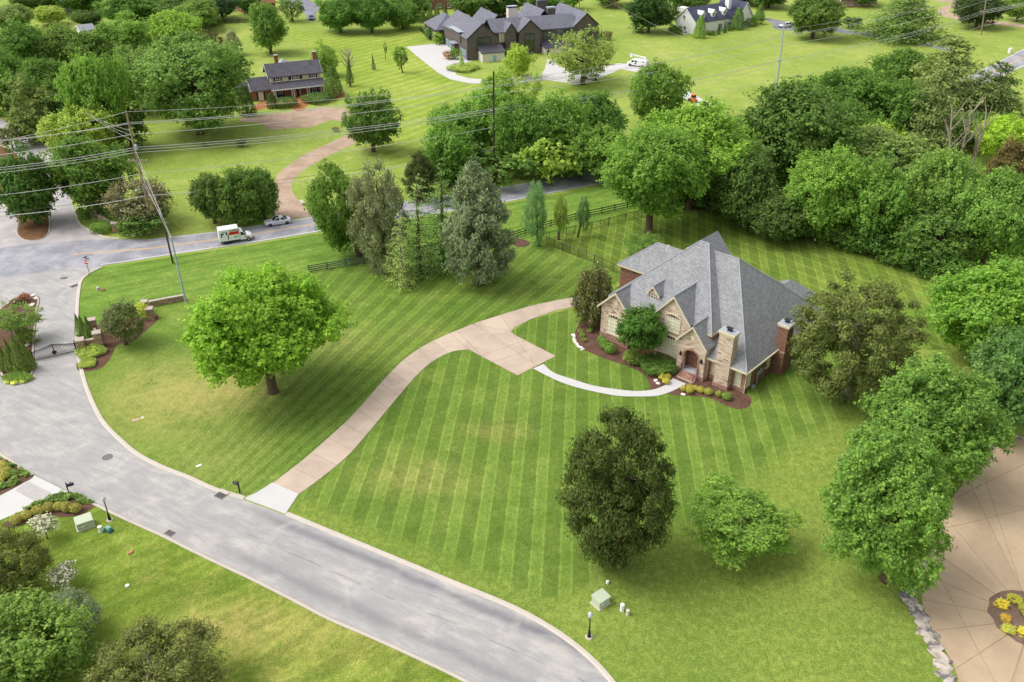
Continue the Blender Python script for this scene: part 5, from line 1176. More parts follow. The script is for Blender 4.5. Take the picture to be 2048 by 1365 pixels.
B((1282, 712, 1350, 746), lin(66, 102, 26), 'clipped flat green hedge under the front window', 'hedge', 'clipped_hedge')
B((1246, 702, 1284, 728), lin(98, 126, 46), 'loose low groundcover at the foot of the crape myrtle', 'shrub', 'groundcover')
for i, (x, y) in enumerate([(1161, 663), (1165, 671), (1168, 680), (1180, 662)]): B((x - 5, y - 4, x + 5, y + 4), lin(110, 134, 56), 'tiny plant in the left mulch bed, %s from the house back' % wd_[i], 'shrub', 'bedding_plant')
# gate
for bb, lb in [((146, 627, 165, 672), 'rear left arborvitae in the group by the gate pillar'), ((153, 630, 174, 676), 'middle arborvitae in the group by the gate pillar'), ((164, 632, 188, 682), 'front right arborvitae in the group by the gate pillar')]: T('spire', bb, lin(82, 112, 40), lb, None, 0, name='arborvitae', cat='shrub', group='arborvitae by the gate pillar')
for bb, lb in [((-14, 680, 14, 742), 'leftmost arborvitae on the gate island'), ((4, 676, 32, 744), 'arborvitae second from left on the gate island'), ((18, 668, 48, 746), 'tallest arborvitae in the middle of the gate island'), ((34, 672, 60, 742), 'arborvitae second from the gate on the island'), ((46, 690, 68, 738), 'arborvitae nearest the gate on the island')]: T('spire', bb, lin(88, 116, 38), lb, None, 0, name='arborvitae', cat='shrub', group='arborvitae on the gate island')
B((157, 694, 206, 713), lin(108, 136, 34), 'long clipped hedge below the gate pillar', 'hedge', 'clipped_hedge'); B((159, 719, 190, 735), lin(116, 140, 36), 'oval clipped hedge nearest the lawn by the gate', 'hedge', 'clipped_hedge')
B((271, 605, 296, 638), lin(146, 166, 30), 'bright yellow green shrub beside the stone pillar', 'ball', 'shrub'); B((36, 660, 70, 688), lin(92, 122, 40), 'green shrub behind the arborvitae on the island', 'shrub', 'shrub'); B((38, 588, 56, 604), lin(120, 84, 62), 'reddish shrub at the tip of the island', 'shrub', 'shrub'); B((20, 598, 40, 612), lin(96, 100, 60), 'dull green shrub at the far end of the island', 'shrub', 'shrub')
def grass_clump(bb, c, label, n=900):
    x0, y0, x1, y1 = bb; P = G((x0 + x1) / 2, y1 - 4); m = mpp(P); rx = (x1 - x0) / 2 * m; rng = np.random.default_rng(7); k = rng.random(n) ** .5; t = rng.random(n) * 6.283
    C = np.stack([np.cos(t) * k * rx, np.sin(t) * k * rx * .5, .35 + .15 * rng.random(n)], 1); T_ = np.stack([rng.normal(size=n) * .5, rng.normal(size=n) * .5, np.ones(n)], 1)
    r = thing('ornamental_grass', label, 'grass', P); o = obj('blades', leaves('blades', C, rng.normal(size=(n, 3)), T_, .9, .07, dense, .05), r); o.color = c
grass_clump((6, 738, 66, 764), lin(112, 138, 70), 'soft ornamental grass at the near end of the gate island')
for i, (x, y) in enumerate([(58, 756), (46, 763), (28, 766), (16, 763)]): B((x - 6, y - 4, x + 6, y + 4), lin(166, 180, 80), 'pale hosta on the island kerb, %s from the gate' % wd_[i], 'shrub', 'hosta')
# boxwood rows at the lower left
row = [((20, 1029, 42, 1049), 1), ((40, 1021, 63, 1040), 2), ((63, 1011, 87, 1031), 3), ((86, 1005, 107, 1025), 4), ((105, 1004, 127, 1022), 5), ((122, 1004, 144, 1025), 6), ((139, 1007, 161, 1027), 7)]
for bb, i in row: B(bb, lin(126, 132, 46), 'clipped olive boxwood, %s from left in the row above the dogwood' % wd_[i - 1], group='boxwood row above the dogwood')
for i, bb in enumerate([(-12, 922, 10, 936), (-4, 927, 17, 943), (0, 935, 20, 951), (0, 944, 19, 959), (-14, 954, 8, 968)]): B(bb, lin(132, 138, 50), 'clipped olive boxwood by the left edge, %s from the top' % wd_[i], group='boxwood row at the left edge')
def cover(pts, c, label, n=2200, leaf=.22):
    P = [G(*q) for q in pts]; xs_ = [q.x for q in P]; ys_ = [q.y for q in P]; rng = np.random.default_rng(int(abs(xs_[0] * 100))); out = []
    def inside(x, y):
        f = False
        for a, b in zip(P, P[1:] + P[:1]):
            if (a.y > y) != (b.y > y) and x < (b.x - a.x) * (y - a.y) / (b.y - a.y) + a.x: f = not f
        return f
    while len(out) < n:
        x, y = rng.uniform(min(xs_), max(xs_)), rng.uniform(min(ys_), max(ys_))
        if inside(x, y) and math.sin(x * 2.1) * math.sin(y * 2.7 + x) > -.45: out.append((x, y, hz(y) + .08 + .25 * rng.random() * (1 + math.sin(x * 3) * math.cos(y * 3))))
    C = np.array(out); me = leaves('leaves', C, np.array([0, 0, 1.]) + rng.normal(size=(n, 3)) * .5, rng.normal(size=(n, 3)), leaf * rng.uniform(.6, 1.4, n), leaf * .7, dense)
    o = obj('groundcover', me); o.color = c; stuff(o); o['label'] = label; o['category'] = 'groundcover'
cover([(131, 984), (165, 992), (190, 1008), (165, 1010), (120, 1003), (70, 1016), (30, 1032), (60, 1014), (100, 998)], lin(92, 118, 56), 'green groundcover below the black mailbox beside the street')
cover([(10, 920), (40, 936), (62, 950), (30, 972), (-10, 985), (-30, 975), (20, 960), (22, 940)], lin(96, 120, 58), 'green groundcover in the left bed above the white drive')
# neighbour planter
for i, (bb, c) in enumerate([((1994, 1200, 2016, 1218), lin(168, 170, 40)), ((2018, 1190, 2040, 1208), lin(150, 160, 44)), ((2002, 1230, 2020, 1246), lin(172, 160, 52)), ((2004, 1250, 2028, 1268), lin(150, 162, 70)), ((2036, 1256, 2054, 1272), lin(172, 178, 40)), ((2040, 1210, 2064, 1232), lin(150, 160, 60))]): B(bb, c, 'yellow shrub in the round court planter, %s counted from the lawn side' % wd_[i], 'shrub', 'shrub', 'shrubs in the round court planter')
# foundation shrubs of the far houses
for k, bb, c, lb in [('cone', (646, 134, 684, 192), lin(74, 106, 36), 'big rounded arborvitae at the right end of the brick house'), ('cone', (474, 172, 508, 230), lin(64, 96, 34), 'big rounded arborvitae at the left end of the brick house'), ('cone', (532, 186, 555, 216), lin(58, 92, 30), 'small cone shrub left of the brick house porch'),
    ('cone', (1388, 34, 1413, 75), lin(92, 132, 34), 'rounded cone shrub at the corner of the white house'), ('cone', (1464, 16, 1490, 58), lin(76, 112, 38), 'tall cone shrub at the white house chimney'), ('spire', (1434, 48, 1442, 69), lin(56, 88, 40), 'left narrow cypress at the white house door'), ('spire', (1446, 42, 1454, 66), lin(56, 88, 40), 'right narrow cypress at the white house door'), ('cone', (1512, 8, 1530, 38), lin(70, 106, 36), 'cone shrub at the right end of the white house'),
    ('spire', (1184, 52, 1192, 74), DG, 'leftmost cypress beside the right gable of the dark house'), ('spire', (1191, 54, 1201, 78), DG, 'middle cypress beside the right gable of the dark house'), ('spire', (1199, 60, 1206, 80), DG, 'rightmost cypress beside the right gable of the dark house'),
    ('spire', (838, 12, 852, 44), lin(78, 110, 44), 'first arborvitae left in the row below the red house'), ('spire', (852, 10, 868, 42), lin(84, 116, 46), 'second arborvitae in the row below the red house'), ('spire', (866, 10, 882, 38), lin(104, 132, 52), 'yellowish shrub tree in the row below the red house'), ('spire', (884, 8, 896, 34), lin(78, 110, 44), 'last arborvitae in the row below the red house')]:
    T(k, bb, c, lb, None, 0, name='arborvitae' if k == 'cone' else 'cypress_shrub', cat='shrub')
for kind, bb, c, lb in [('hedge', (608, 187, 662, 205), lin(60, 98, 30), 'long dark hedge right of the brick house steps'), ('hedge', (550, 196, 592, 214), lin(60, 98, 30), 'dark hedge left of the brick house steps'), ('shrub', (1486, 36, 1512, 52), lin(78, 112, 40), 'round shrub under the white house wing'), ('shrub', (1504, 30, 1526, 48), lin(82, 116, 40), 'larger shrub right of the white house wing'), ('shrub', (1412, 62, 1430, 70), DG, 'low shrub beside the white house door'), ('shrub', (1452, 52, 1464, 62), DG, 'low shrub right of the white house door'),
    ('shrub', (1336, 52, 1362, 68), DG, 'dark shrub at the left end of the white house'), ('shrub', (866, 66, 886, 88), lin(108, 146, 40), 'bright shrub beside the dark house garage'), ('shrub', (852, 56, 872, 78), lin(80, 118, 40), 'upper shrub beside the dark house garage'), ('shrub', (900, 98, 918, 118), lin(86, 128, 40), 'bright shrub between the garage doors'), ('shrub', (887, 104, 908, 118), lin(122, 104, 52), 'russet shrub between the garage doors'),
    ('hedge', (898, 128, 952, 142), lin(112, 140, 44), 'low hedge along the pale driveway at the dark house'), ('shrub', (1000, 100, 1024, 116), DG, 'dark shrub under the dark house entry'), ('shrub', (1205, 64, 1224, 80), lin(104, 104, 62), 'mixed shrub right of the dark house'), ('shrub', (1688, 37, 1722, 56), lin(56, 86, 40), 'round dark bush alone on the upper right lawn'), ('shrub', (474, 279, 492, 295), lin(72, 90, 52), 'small dark bush on the lawn below the brick house'), ('shrub', (404, 285, 412, 294), DG, 'tiny dark bush on the lawn left of the small one'), ('shrub', (664, 255, 678, 264), lin(110, 110, 66), 'small brownish bush beside the brown driveway'),
    ('hedge', (184, 443, 224, 465), lin(84, 122, 34), 'clipped hedge in front of the stone entrance wall'), ('shrub', (0, 256, 40, 300), lin(82, 96, 44), 'dark hedge strip on the side street median'), ('shrub', (400, 30, 438, 52), DG, 'dark bush by the far board fence')]:
    B(bb, c, lb, kind, 'clipped_hedge' if kind == 'hedge' else 'shrub')
# ================================================================ fences, gate, stone walls
def span(P, Q, n): return [P.lerp(Q, i / n) for i in range(n + 1)]
wood_dark = plain('dark_stained_boards', lin(40, 38, 36), .85, .2, 3); wood_grey = plain('grey_weathered_boards', lin(84, 92, 92), .85, .15, 3)
def rail_fence(px, rails, h, mat, label, sp=2.6):
    root = thing('board_fence', label, 'fence', G(*px[0])); o = root.location.copy()
    L = [G(*q) for q in px]; L = resample([Vector((p.x, p.y, 0)) for p in L], max(2, int(sum((a - b).length for a, b in zip(L, L[1:])) / sp)))
    L = [Vector((p.x, p.y, hz(p.y))) - o for p in L]
    pm = MB().box(-.07, .07, -.07, .07, -.2, h + .08).mesh('post', mat)
    for p in L: obj('post', pm, root, p)
    for a, b in zip(L, L[1:]):
        d = (b - a); an = math.atan2(d.y, d.x); nrm = Vector((-math.sin(an), math.cos(an), 0)) * .09
        for r in range(rails):
            z = h * (r + .55) / rails; t = .075; up = Vector((0, 0, t)); w = nrm * .25
            MB().loft([[q + nrm - w - up + Vector((0, 0, z)), q + nrm + w - up + Vector((0, 0, z)), q + nrm + w + up + Vector((0, 0, z)), q + nrm - w + up + Vector((0, 0, z))] for q in (a, b)]).build('rail', mat, root)
    return root
rail_fence([(1000, 486), (1060, 466), (1150, 440), (1250, 418), (1330, 402)], 3, 1.35, wood_dark, 'dark three board fence running behind the young cypresses')
rail_fence([(618, 546), (680, 535), (735, 527), (800, 510), (880, 500), (1000, 486)], 4, 1.3, wood_grey, 'grey board fence along the lawn under the ash and pines')
rail_fence([(395, 50), (440, 48), (505, 46)], 3, 1.3, wood_dark, 'distant dark board fence at the top of the upper left lawn', 3.5)
def iron_fence(px, label, h=1.45, sp=1.9):
    root = thing('iron_fence', label, 'fence', G(*px[0])); o = root.location.copy(); L = [G(*q) for q in px]; pts = []
    for a, b in zip(L, L[1:]): pts += span(a, b, max(1, round((b - a).length / sp)))[:-1]
    pts.append(L[-1]); L = [Vector((p.x, p.y, hz(p.y))) - o for p in pts]; pm = MB().box(-.04, .04, -.04, .04, -.2, h + .1).lathe([(.05, h + .1), (.05, h + .16)], 6).mesh('post', black_iron)
    for p in L: obj('post', pm, root, p)
    pk = MB()
    for a, b in zip(L, L[1:]):
        for z in (.15, h - .18, h): MB().tube([a + Vector((0, 0, z)), b + Vector((0, 0, z))], .022, 4).build('rail', black_iron, root)
        n = int((b - a).length / .12)
        for i in range(1, n): q = a.lerp(b, i / n); pk.box(q.x - .008, q.x + .008, q.y - .008, q.y + .008, q.z + .1, q.z + h)
    stuff(pk.build('pickets', black_iron, root))
iron_fence([(1250, 554), (1226, 544), (1205, 533), (1079, 484), (1098, 479), (1200, 455), (1300, 430), (1395, 408)], 'black iron picket fence enclosing the back lawn')
iron_fence([(840, 62), (850, 72), (862, 82)], 'short black iron fence at the left end of the dark house')
stone_c = [plain('ledge_stone_a', lin(196, 166, 124), .9, .15, 3), plain('ledge_stone_b', lin(172, 146, 118), .9, .15, 3), plain('ledge_stone_c', lin(150, 132, 116), .9, .15, 3)]
cap_stone = plain('grey_cap_stone', lin(178, 164, 154), .9, .12, 3, bump=.3)
def stonework(x0, x1, y0, y1, z0, z1, seed, parent, name='stone'):
    """faces of stacked ledge stones, joints recessed"""
    q = random.Random(seed); ms = [MB() for _ in range(3)]; z = z0
    while z < z1 - .05:
        hh = min(q.uniform(.11, .2), z1 - z)
        for ax in range(4):
            a, b = ((x0, x1), (y0, y1))[ax % 2]; t = a
            while t < b - .05:
                w = min(q.uniform(.2, .5), b - t); d = q.uniform(.0, .06); m = ms[q.randrange(3)]; g = .012
                if ax == 0: m.box(t + g, t + w - g, y0 - d, y0 + .1, z + g, z + hh - g)
                elif ax == 2: m.box(t + g, t + w - g, y1 - .1, y1 + d, z + g, z + hh - g)
                elif ax == 1: m.box(x1 - .1, x1 + d, t + g, t + w - g, z + g, z + hh - g)
                else: m.box(x0 - d, x0 + .1, t + g, t + w - g, z + g, z + hh - g)
                t += w
        z += hh
    for i, m in enumerate(ms):
        if m.v: stuff(m.build(name, stone_c[i], parent))
mortar = plain('mortar_core', lin(120, 106, 90), .95)
def pillar(px, w, h, label, rot=0.0, seed=1):
    r = thing('stone_pillar', label, 'pillar', G(*px), rot, 'stone pillars at the gated entrance'); MB().box(-w / 2 + .06, w / 2 - .06, -w / 2 + .06, w / 2 - .06, -.2, h).build('core', mortar, r)
    stonework(-w / 2, w / 2, -w / 2, w / 2, 0, h, seed, r); MB().cbox(-w / 2 - .1, w / 2 + .1, -w / 2 - .1, w / 2 + .1, h, h + .16, .03).build('cap', cap_stone, r); return r
def stone_wall(pa, pb, h, th, label, seed, h2=None):
    A, B = G(*pa), G(*pb); d = B - A; L_ = Vector((d.x, d.y)).length; r = thing('stone_wall', label, 'wall', A, math.atan2(d.y, d.x))
    MB().box(.03, L_ - .03, -th / 2 + .06, th / 2 - .06, -.3, h).build('core', mortar, r); stonework(0, L_, -th / 2, th / 2, -.1, h, seed, r)
    n = max(2, int(L_ / .8)); q = random.Random(seed)
    for i in range(n): MB().cbox(L_ * i / n + .01, L_ * (i + 1) / n - .01, -th / 2 - .06, th / 2 + .06, h, h + .1 + q.uniform(-.02, .03), .02).build('coping', cap_stone, r)
ga = math.atan2((G(155, 702) - G(68, 718)).y, (G(155, 702) - G(68, 718)).x)
pillar((164, 699), 1.0, 1.5, 'stone gate pillar beside the iron gate', ga, 1); pillar((200, 692), 1.0, 2.1, 'taller stone pillar right of the gate pillar', ga, 2); pillar((191, 668), .9, 2.3, 'stone pillar behind the two gate pillars', ga, 3)
pillar((303, 638), .9, 1.7, 'near stone pillar at the end of the curved wall', .2, 4); pillar((293, 625), .85, 1.8, 'far stone pillar where the curved wall starts', .2, 5)
stone_wall((170, 695), (194, 690), 1.0, .4, 'short stone wall joining the two gate pillars', 11); stone_wall((196, 686), (192, 672), 1.2, .4, 'short stone wall between the taller and rear pillars', 12)
stone_wall((299, 614), (372, 600), .85, .45, 'low stone wall running right from the pillars to the pole', 13)
stone_wall((199, 441), (225, 457), 1.1, .4, 'stone entrance wall across the main road', 14)
pillar((190, 437), 1.0, 1.5, 'left pillar of the stone entrance wall across the road', .4, 15); pillar((233, 464), 1.1, 1.7, 'right pillar of the stone entrance wall across the road', .4, 16)
# iron driveway gate, two arched leaves
A, B = G(67, 722), G(154, 703); d = B - A; L_ = Vector((d.x, d.y)).length
gt = thing('iron_gate', 'black iron two leaf gate with arched top closing the entrance lane', 'gate', A, math.atan2(d.y, d.x))
for k in (0, 1):
    x0, x1 = (.1, L_ / 2 - .03) if k == 0 else (L_ / 2 + .03, L_ - .1); top = lambda x: 1.25 + .55 * (1 - abs(x - L_ / 2) / (L_ / 2)) ** 1.3
    n = 16; f = MB(); f.tube([(x0, 0, .12), (x1, 0, .12)], .06, 6); f.tube([(x0, 0, .38), (x1, 0, .38)], .03, 6); f.tube([(x0, 0, .12), (x0, 0, top(x0) + .1)], .05, 6); f.tube([(x1, 0, .12), (x1, 0, top(x1) + .1)], .05, 6)
    pts = [(x0 + (x1 - x0) * i / n, 0, top(x0 + (x1 - x0) * i / n)) for i in range(n + 1)]; f.tube(pts, .055, 6); f.tube([(x, y, z - .22) for x, y, z in pts], .03, 6); lf = f.build('gate_leaf', black_iron, gt)
    pm = MB().box(-.024, .024, -.024, .024, 0, 1).mesh('picket', black_iron)
    for x, y, z in [(x0 + (x1 - x0) * i / 17, 0, 0) for i in range(1, 17)]: obj('picket', pm, lf, (x, 0, .12), None, (1, 1, top(x) + .05))
MB().lathe([(.02, -.03), (.3, -.03), (.3, .03), (.02, .03)], 14).build('emblem', black_iron, gt, (L_ / 2, -.05, .62), (math.radians(90), 0, 0))
for x in (0, L_): MB().box(x - .07, x + .07, -.07, .07, -.1, 1.75).build('gate_post', black_iron, gt)

# ================================================================ street furniture
globe = plain('frosted_lamp_glass', lin(214, 220, 226), .3, .05, 2, .6)
def lamp(px, label):
    r = thing('lamp_post', label, 'lamp', G(*px), 0, 'lamp posts along the lane'); r.scale = (1.25,) * 3
    MB().lathe([(.28, 0), (.28, .06), (.24, .08)], 12).build('base', kerb_mat, r); MB().lathe([(.14, .06), (.14, .1), (.09, .55), (.075, .7), (.05, .8), (.042, 1.9), (.07, 1.95), (.05, 2.0)], 10).build('post', black_iron, r)
    l = MB().lathe([(.06, 2.0), (.12, 2.05), (.16, 2.3), (.15, 2.36)], 10).build('lantern', globe, r); MB().lathe([(.18, 2.36), (.12, 2.46), (.03, 2.52), (.01, 2.6)], 10).build('cap', plain('silver_lamp_cap', lin(190, 194, 200), .4), l)
lamp((1178, 1275), 'black lamp post on the lawn by the lower bend of the lane'); lamp((220, 1041), 'black lamp post left of the lane near the pale utility box')
def mailbox(px, rot, label):
    r = thing('mailbox', label, 'mailbox', G(*px), rot, 'black mailboxes on the lane'); r.scale = (1.15,) * 3; MB().box(-.05, .05, -.05, .05, -.2, 1.35).build('post', black_iron, r); MB().lathe([(.06, 1.35), (.07, 1.4), (.01, 1.5)], 8).build('finial', black_iron, r)
    MB().box(-.08, .55, -.03, .03, .92, 1.0).build('arm', black_iron, r); sec = [(-.12, 0), (.12, 0), (.12, .15)] + [(.12 * math.cos(t), .15 + .1 * math.sin(t)) for t in (.5, 1.1, 1.57, 2.1, 2.6)] + [(-.12, .15)]
    MB().loft([[(x, y, 1.0 + z) for y, z in sec] for x in (.0, .62)]).build('box', plain('dark_blue_mailbox', lin(52, 60, 76), .4), r); MB().box(.3, .42, .13, .15, 1.1, 1.3).build('flag', plain('flag_red', lin(150, 50, 44), .5), r)
mailbox((480, 987), math.radians(150), 'black mailbox at the driveway apron'); mailbox((139, 990), math.radians(30), 'black mailbox on the lower left corner bed')
pale_green = plain('pale_green_metal', lin(186, 196, 170), .55, .06, 2)
def transformer(px, rot, label, sx=1.15, sy=.95, h=.95):
    r = thing('utility_box', label, 'utility box', G(*px), rot, 'pale green utility boxes'); r.scale = (1.15,) * 3; MB().box(-sx / 2 - .1, sx / 2 + .1, -sy / 2 - .1, sy / 2 + .1, -.1, .08).build('pad', kerb_mat, r)
    MB().cbox(-sx / 2, sx / 2, -sy / 2, sy / 2, .08, h * .8, .03).build('body', pale_green, r)
    MB().loft([[(-sx / 2 - .05, -sy / 2 - .05, h * .74), (sx / 2 + .05, -sy / 2 - .05, h * .74), (sx / 2 + .05, sy / 2 + .05, h * .86), (-sx / 2 - .05, sy / 2 + .05, h * .86)], [(-sx / 2 - .05, -sy / 2 - .05, h * .84), (sx / 2 + .05, -sy / 2 - .05, h * .84), (sx / 2 + .03, sy / 2 + .03, h), (-sx / 2 - .03, sy / 2 + .03, h)]]).build('lid', pale_green, r)
    MB().box(-sx * .3, -sx * .02, -sy / 2 - .012, -sy / 2, .35, .5).build('warning_label', white_trim, r)
    MB().box(-.04, .04, -sy / 2 - .05, -sy / 2, .3, .42).build('latch', steel, r)
transformer((1201, 1207), math.radians(38), 'pale green utility box on the lawn by the dark cedar'); transformer((171, 1053), math.radians(33), 'pale green utility box below the boxwood row', 1.35, .95, 1.0)
white_pvc = plain('white_plastic', lin(232, 232, 232), .45, .04)
def pedestal(px, r0, h, label, cat='utility post', m=None):
    r = thing('utility_pedestal', label, cat, G(*px)); r.scale = (1.15,) * 3; MB().lathe([(r0 * 1.05, -.05), (r0 * 1.05, .1), (r0, .12), (r0, h - .1)], 12).build('tube', m or white_pvc, r); MB().lathe([(r0 * 1.08, h - .1), (r0 * 1.08, h - .03), (r0 * .6, h)], 12).build('cap', m or white_pvc, r)
pedestal((1244, 1222), .17, .75, 'taller white utility post beside the pale green box on the front lawn'); pedestal((1255, 1230), .14, .55, 'shorter beige utility post beside the taller white one', m=plain('beige_plastic', lin(210, 208, 184), .5)); pedestal((1215, 1167), .13, .28, 'short white cleanout pipe under the dark cedar'); pedestal((202, 1064), .17, .65, 'white utility post between the pale box and the teal box')
tb = thing('teal_utility_box', 'teal green plastic utility box near the left lamp post', 'utility box', G(218, 1062), math.radians(-30)); tl = plain('teal_plastic', lin(56, 112, 112), .45); MB().cbox(-.45, .45, -.28, .28, 0, .34, .05).build('body', tl, tb); MB().cbox(-.34, .3, -.2, .2, .34, .52, .04).build('lid', plain('teal_plastic_top', lin(124, 162, 156), .5), tb)
def flat_item(name, px, sx, sy, rot, mat, label, cat, h=.03):
    o = MB().cbox(-sx / 2, sx / 2, -sy / 2, sy / 2, -.02, h, .01).build(name, mat, None, G(*px), rot); tag(o, label, cat); return o
flat_item('irrigation_lid', (398, 932), .6, .35, .7, white_pvc, 'white flat utility lid on the lawn above the lane curb', 'lid', .06); flat_item('irrigation_lid', (285, 836), .35, .25, 1.0, white_pvc, 'small white utility lid in the dry left lawn', 'lid', .06); flat_item('ground_marker', (271, 840), .9, .5, .4, plain('pinkish_stone', lin(190, 156, 136), .9), 'pinkish flat slab beside the small white lid', 'slab', .03); pedestal((255, 1173), .16, .16, 'small white cap on the lower left lawn', 'cap')
iron_lid = plain('cast_iron', lin(112, 108, 108), .7, .2, 6)
mh = thing('manhole_cover', 'round iron manhole cover in the lane', 'manhole', G(215, 915)); MB().lathe([(.5, .0), (.5, .022), (.3, .026), (.02, .024)], 20).build('lid', iron_lid, mh); MB().lathe([(.505, .0), (.505, .03), (.58, .03), (.58, .0)], 20).build('ring', plain('iron_ring', lin(92, 90, 92), .7), mh)
def grate(px, rot, label, sx=1.1, sy=.75, hood=True):
    r = thing('storm_drain', label, 'drain', G(*px), rot, 'storm drains'); MB().box(-sx / 2, sx / 2, -sy / 2, sy / 2, .0, .02).build('pit', plain('dark_pit', lin(48, 46, 46), .9), r)
    bm_ = MB().box(-.03, .03, -sy / 2, sy / 2, .02, .05).mesh('bar', iron_lid)
    for i in range(9): obj('bar', bm_, r, (-sx / 2 + sx * (i + .5) / 9, 0, 0))
    f = MB()
    for s in (-1, 1): f.box(-sx / 2 - .06, sx / 2 + .06, s * sy / 2 - .04, s * sy / 2 + .04, .0, .06); f.box(s * sx / 2 - .04, s * sx / 2 + .04, -sy / 2, sy / 2, .0, .058)
    f.build('frame', iron_lid, r)
    if hood: MB().cbox(-sx / 2 - .1, sx / 2 + .1, sy / 2 + .02, sy / 2 + .5, .0, .17, .04).build('hood', kerb_mat, r)
st_an = math.atan2(_d.y, _d.x); grate((441, 992), st_an, 'storm drain in the curb left of the driveway apron'); grate((340, 1067), st_an + math.pi, 'storm drain in the lower left curb of the lane', .9, .6, False); grate((128, 557), .15, 'storm grate across the lane near the stop sign', .9, .45, False); grate((149, 573), .9, 'storm drain at the curb below the stop sign', 1.0, .5)
# stop sign with street name blades
def text_mesh(txt, size, mat, extr=.004):
    cu = bpy.data.curves.new('lettering', 'FONT'); cu.body = txt; cu.size = size; cu.align_x = 'CENTER'; cu.align_y = 'CENTER'; cu.offset = size * .03; cu.extrude = extr; cu.offset = size * .03
    o = bpy.data.objects.new('lettering', cu); col.objects.link(o); dg = bpy.context.evaluated_depsgraph_get(); me = bpy.data.meshes.new_from_object(o.evaluated_get(dg)); bpy.data.objects.remove(o); me.materials.clear(); me.materials.append(mat); return me
P = G(180, 552); sg = thing('stop_sign', 'red stop sign with street name blades at the lane mouth', 'sign', P, math.radians(-20))
MB().tube([(0, 0, -.2), (0, 0, 3.3)], .04, 8).build('post', black_iron, sg); red = plain('sign_red', lin(190, 30, 44), .4, .04); wh = plain('sign_white', lin(238, 238, 238), .4, .03)
oct_ = lambda r, y: [(r * math.cos(math.pi / 8 + i * math.pi / 4), y, 2.45 + r * math.sin(math.pi / 8 + i * math.pi / 4)) for i in range(8)]
p_ = MB().loft([oct_(.47, -.05), oct_(.47, -.07)]).build('border', wh, sg); MB().loft([oct_(.43, -.07), oct_(.43, -.076)]).build('plate', red, p_); obj('lettering', text_mesh('STOP', .36, wh), p_, (0, -.082, 2.45), (math.radians(90), 0, 0))
MB().box(-.05, .75, -.012, .012, 3.0, 3.2).build('name_blade', plain('blade_grey_blue', lin(84, 96, 110), .5), sg); MB().box(-.012, .012, -.4, .4, 3.22, 3.4).build('name_blade', plain('blade_grey_blue_b', lin(84, 96, 110), .5), sg)
mk = thing('marker_post', 'thin orange and white utility marker by the road edge', 'marker', G(430, 506)); MB().lathe([(.05, 0), (.05, .7)], 8).build('stake', white_pvc, mk); MB().lathe([(.055, .7), (.055, 1.15), (.02, 1.2)], 8).build('tip', plain('orange_plastic', lin(232, 120, 84), .5), mk)
mk = thing('guy_marker', 'yellow slanted guy wire guard by the roadside ditch', 'marker', G(367, 461)); t = atY(346, 440, mk.location.y + .3) - mk.location; MB().tube([(0, 0, 0), t], .05, 6).build('sleeve', plain('yellow_plastic', lin(226, 178, 40), .5), mk); MB().tube([(0, 0, -.1), (0, 0, .15)], .03, 5).build('anchor', steel, mk)
# rocks
def rock(px, sx, sy, sz, label, seed, mat, group=None, rot=None, flat=.5):
    q = np.random.default_rng(seed); bm = bmesh.new(); bmesh.ops.create_icosphere(bm, subdivisions=2, radius=1)
    for v in bm.verts:
        d = v.co.normalized(); k = 1 + .18 * math.sin(d.x * 3 + seed) * math.cos(d.y * 4 + seed * 2) + .1 * math.sin(d.z * 5 + seed * 3) + q.normal() * .05; v.co = Vector((math.copysign(abs(d.x) ** .6, d.x) * sx * k, math.copysign(abs(d.y) ** .6, d.y) * sy * k, min(d.z, flat) * sz * k))
    me = bpy.data.meshes.new('rock'); bm.to_mesh(me); bm.free(); me.materials.append(mat); o = obj('rock', me, None, G(*px), q.uniform(0, 3) if rot is None else rot); tag(o, label, 'rock', group); return o
def lime():
    m = M('limestone_boulder', .92, .2); n = m.noise(.9, 5, None, .65, .8); h = m.noise(5, 4, None, .7); c = m.mix(n.ss(.38, .62), lin(196, 184, 170), lin(108, 104, 104)); g = h * .5 + .75; m.color(m.scale(c, m.vec(g, g, g))); m.bump(n + h * .5, .6, .15); return m.m
lmt = lime(); cut_e = [(1818, 1198, 1.0, .9), (1838, 1232, 1.0, .8), (1857, 1268, 1.1, .8), (1876, 1312, 1.1, .75), (1893, 1352, .9, .8), (1845, 1158, .5, .5), (1852, 1130, .4, .5), (1883, 1030, .55, .6), (2000, 880, 1.1, .6), (1975, 893, .8, .6), (2030, 872, 1.0, .5), (1828, 1215, .8, .6), (1847, 1250, .8, .6), (1867, 1290, .9, .6), (1885, 1332, .8, .7), (1826, 1180, .7, .5), (1905, 1372, .8, .6)]
for i, (x, y, sx, sy) in enumerate(cut_e): rock((x, y), sx * .95, sy * .72, .32, 'limestone boulder edging the tan court, %s of the row from the lawn corner' % wd_[i], 20 + i, lmt, 'boulders edging the tan court', math.radians(118 + 14 * (i % 3)))
wrock = plain('white_rock', lin(222, 214, 206), .9, .15, 4)
for i, (x, y) in enumerate([(1311, 762), (1316, 768), (1366, 790)]): rock((x, y), .3, .22, .3, ('pale rock in the left walk bed, upper', 'pale rock in the left walk bed, lower', 'pale rock in the right walk bed')[i], 40 + i, wrock)
for i, (x, y, s_) in enumerate([(64, 612, .5), (72, 598, .4), (66, 593, .35), (55, 691, .4), (26, 607, .4)]): rock((x, y), s_, s_ * .7, .4, 'pale landscape rock on the gate island, %s counted from the big one' % wd_[i], 50 + i, wrock, 'rocks on the gate island')
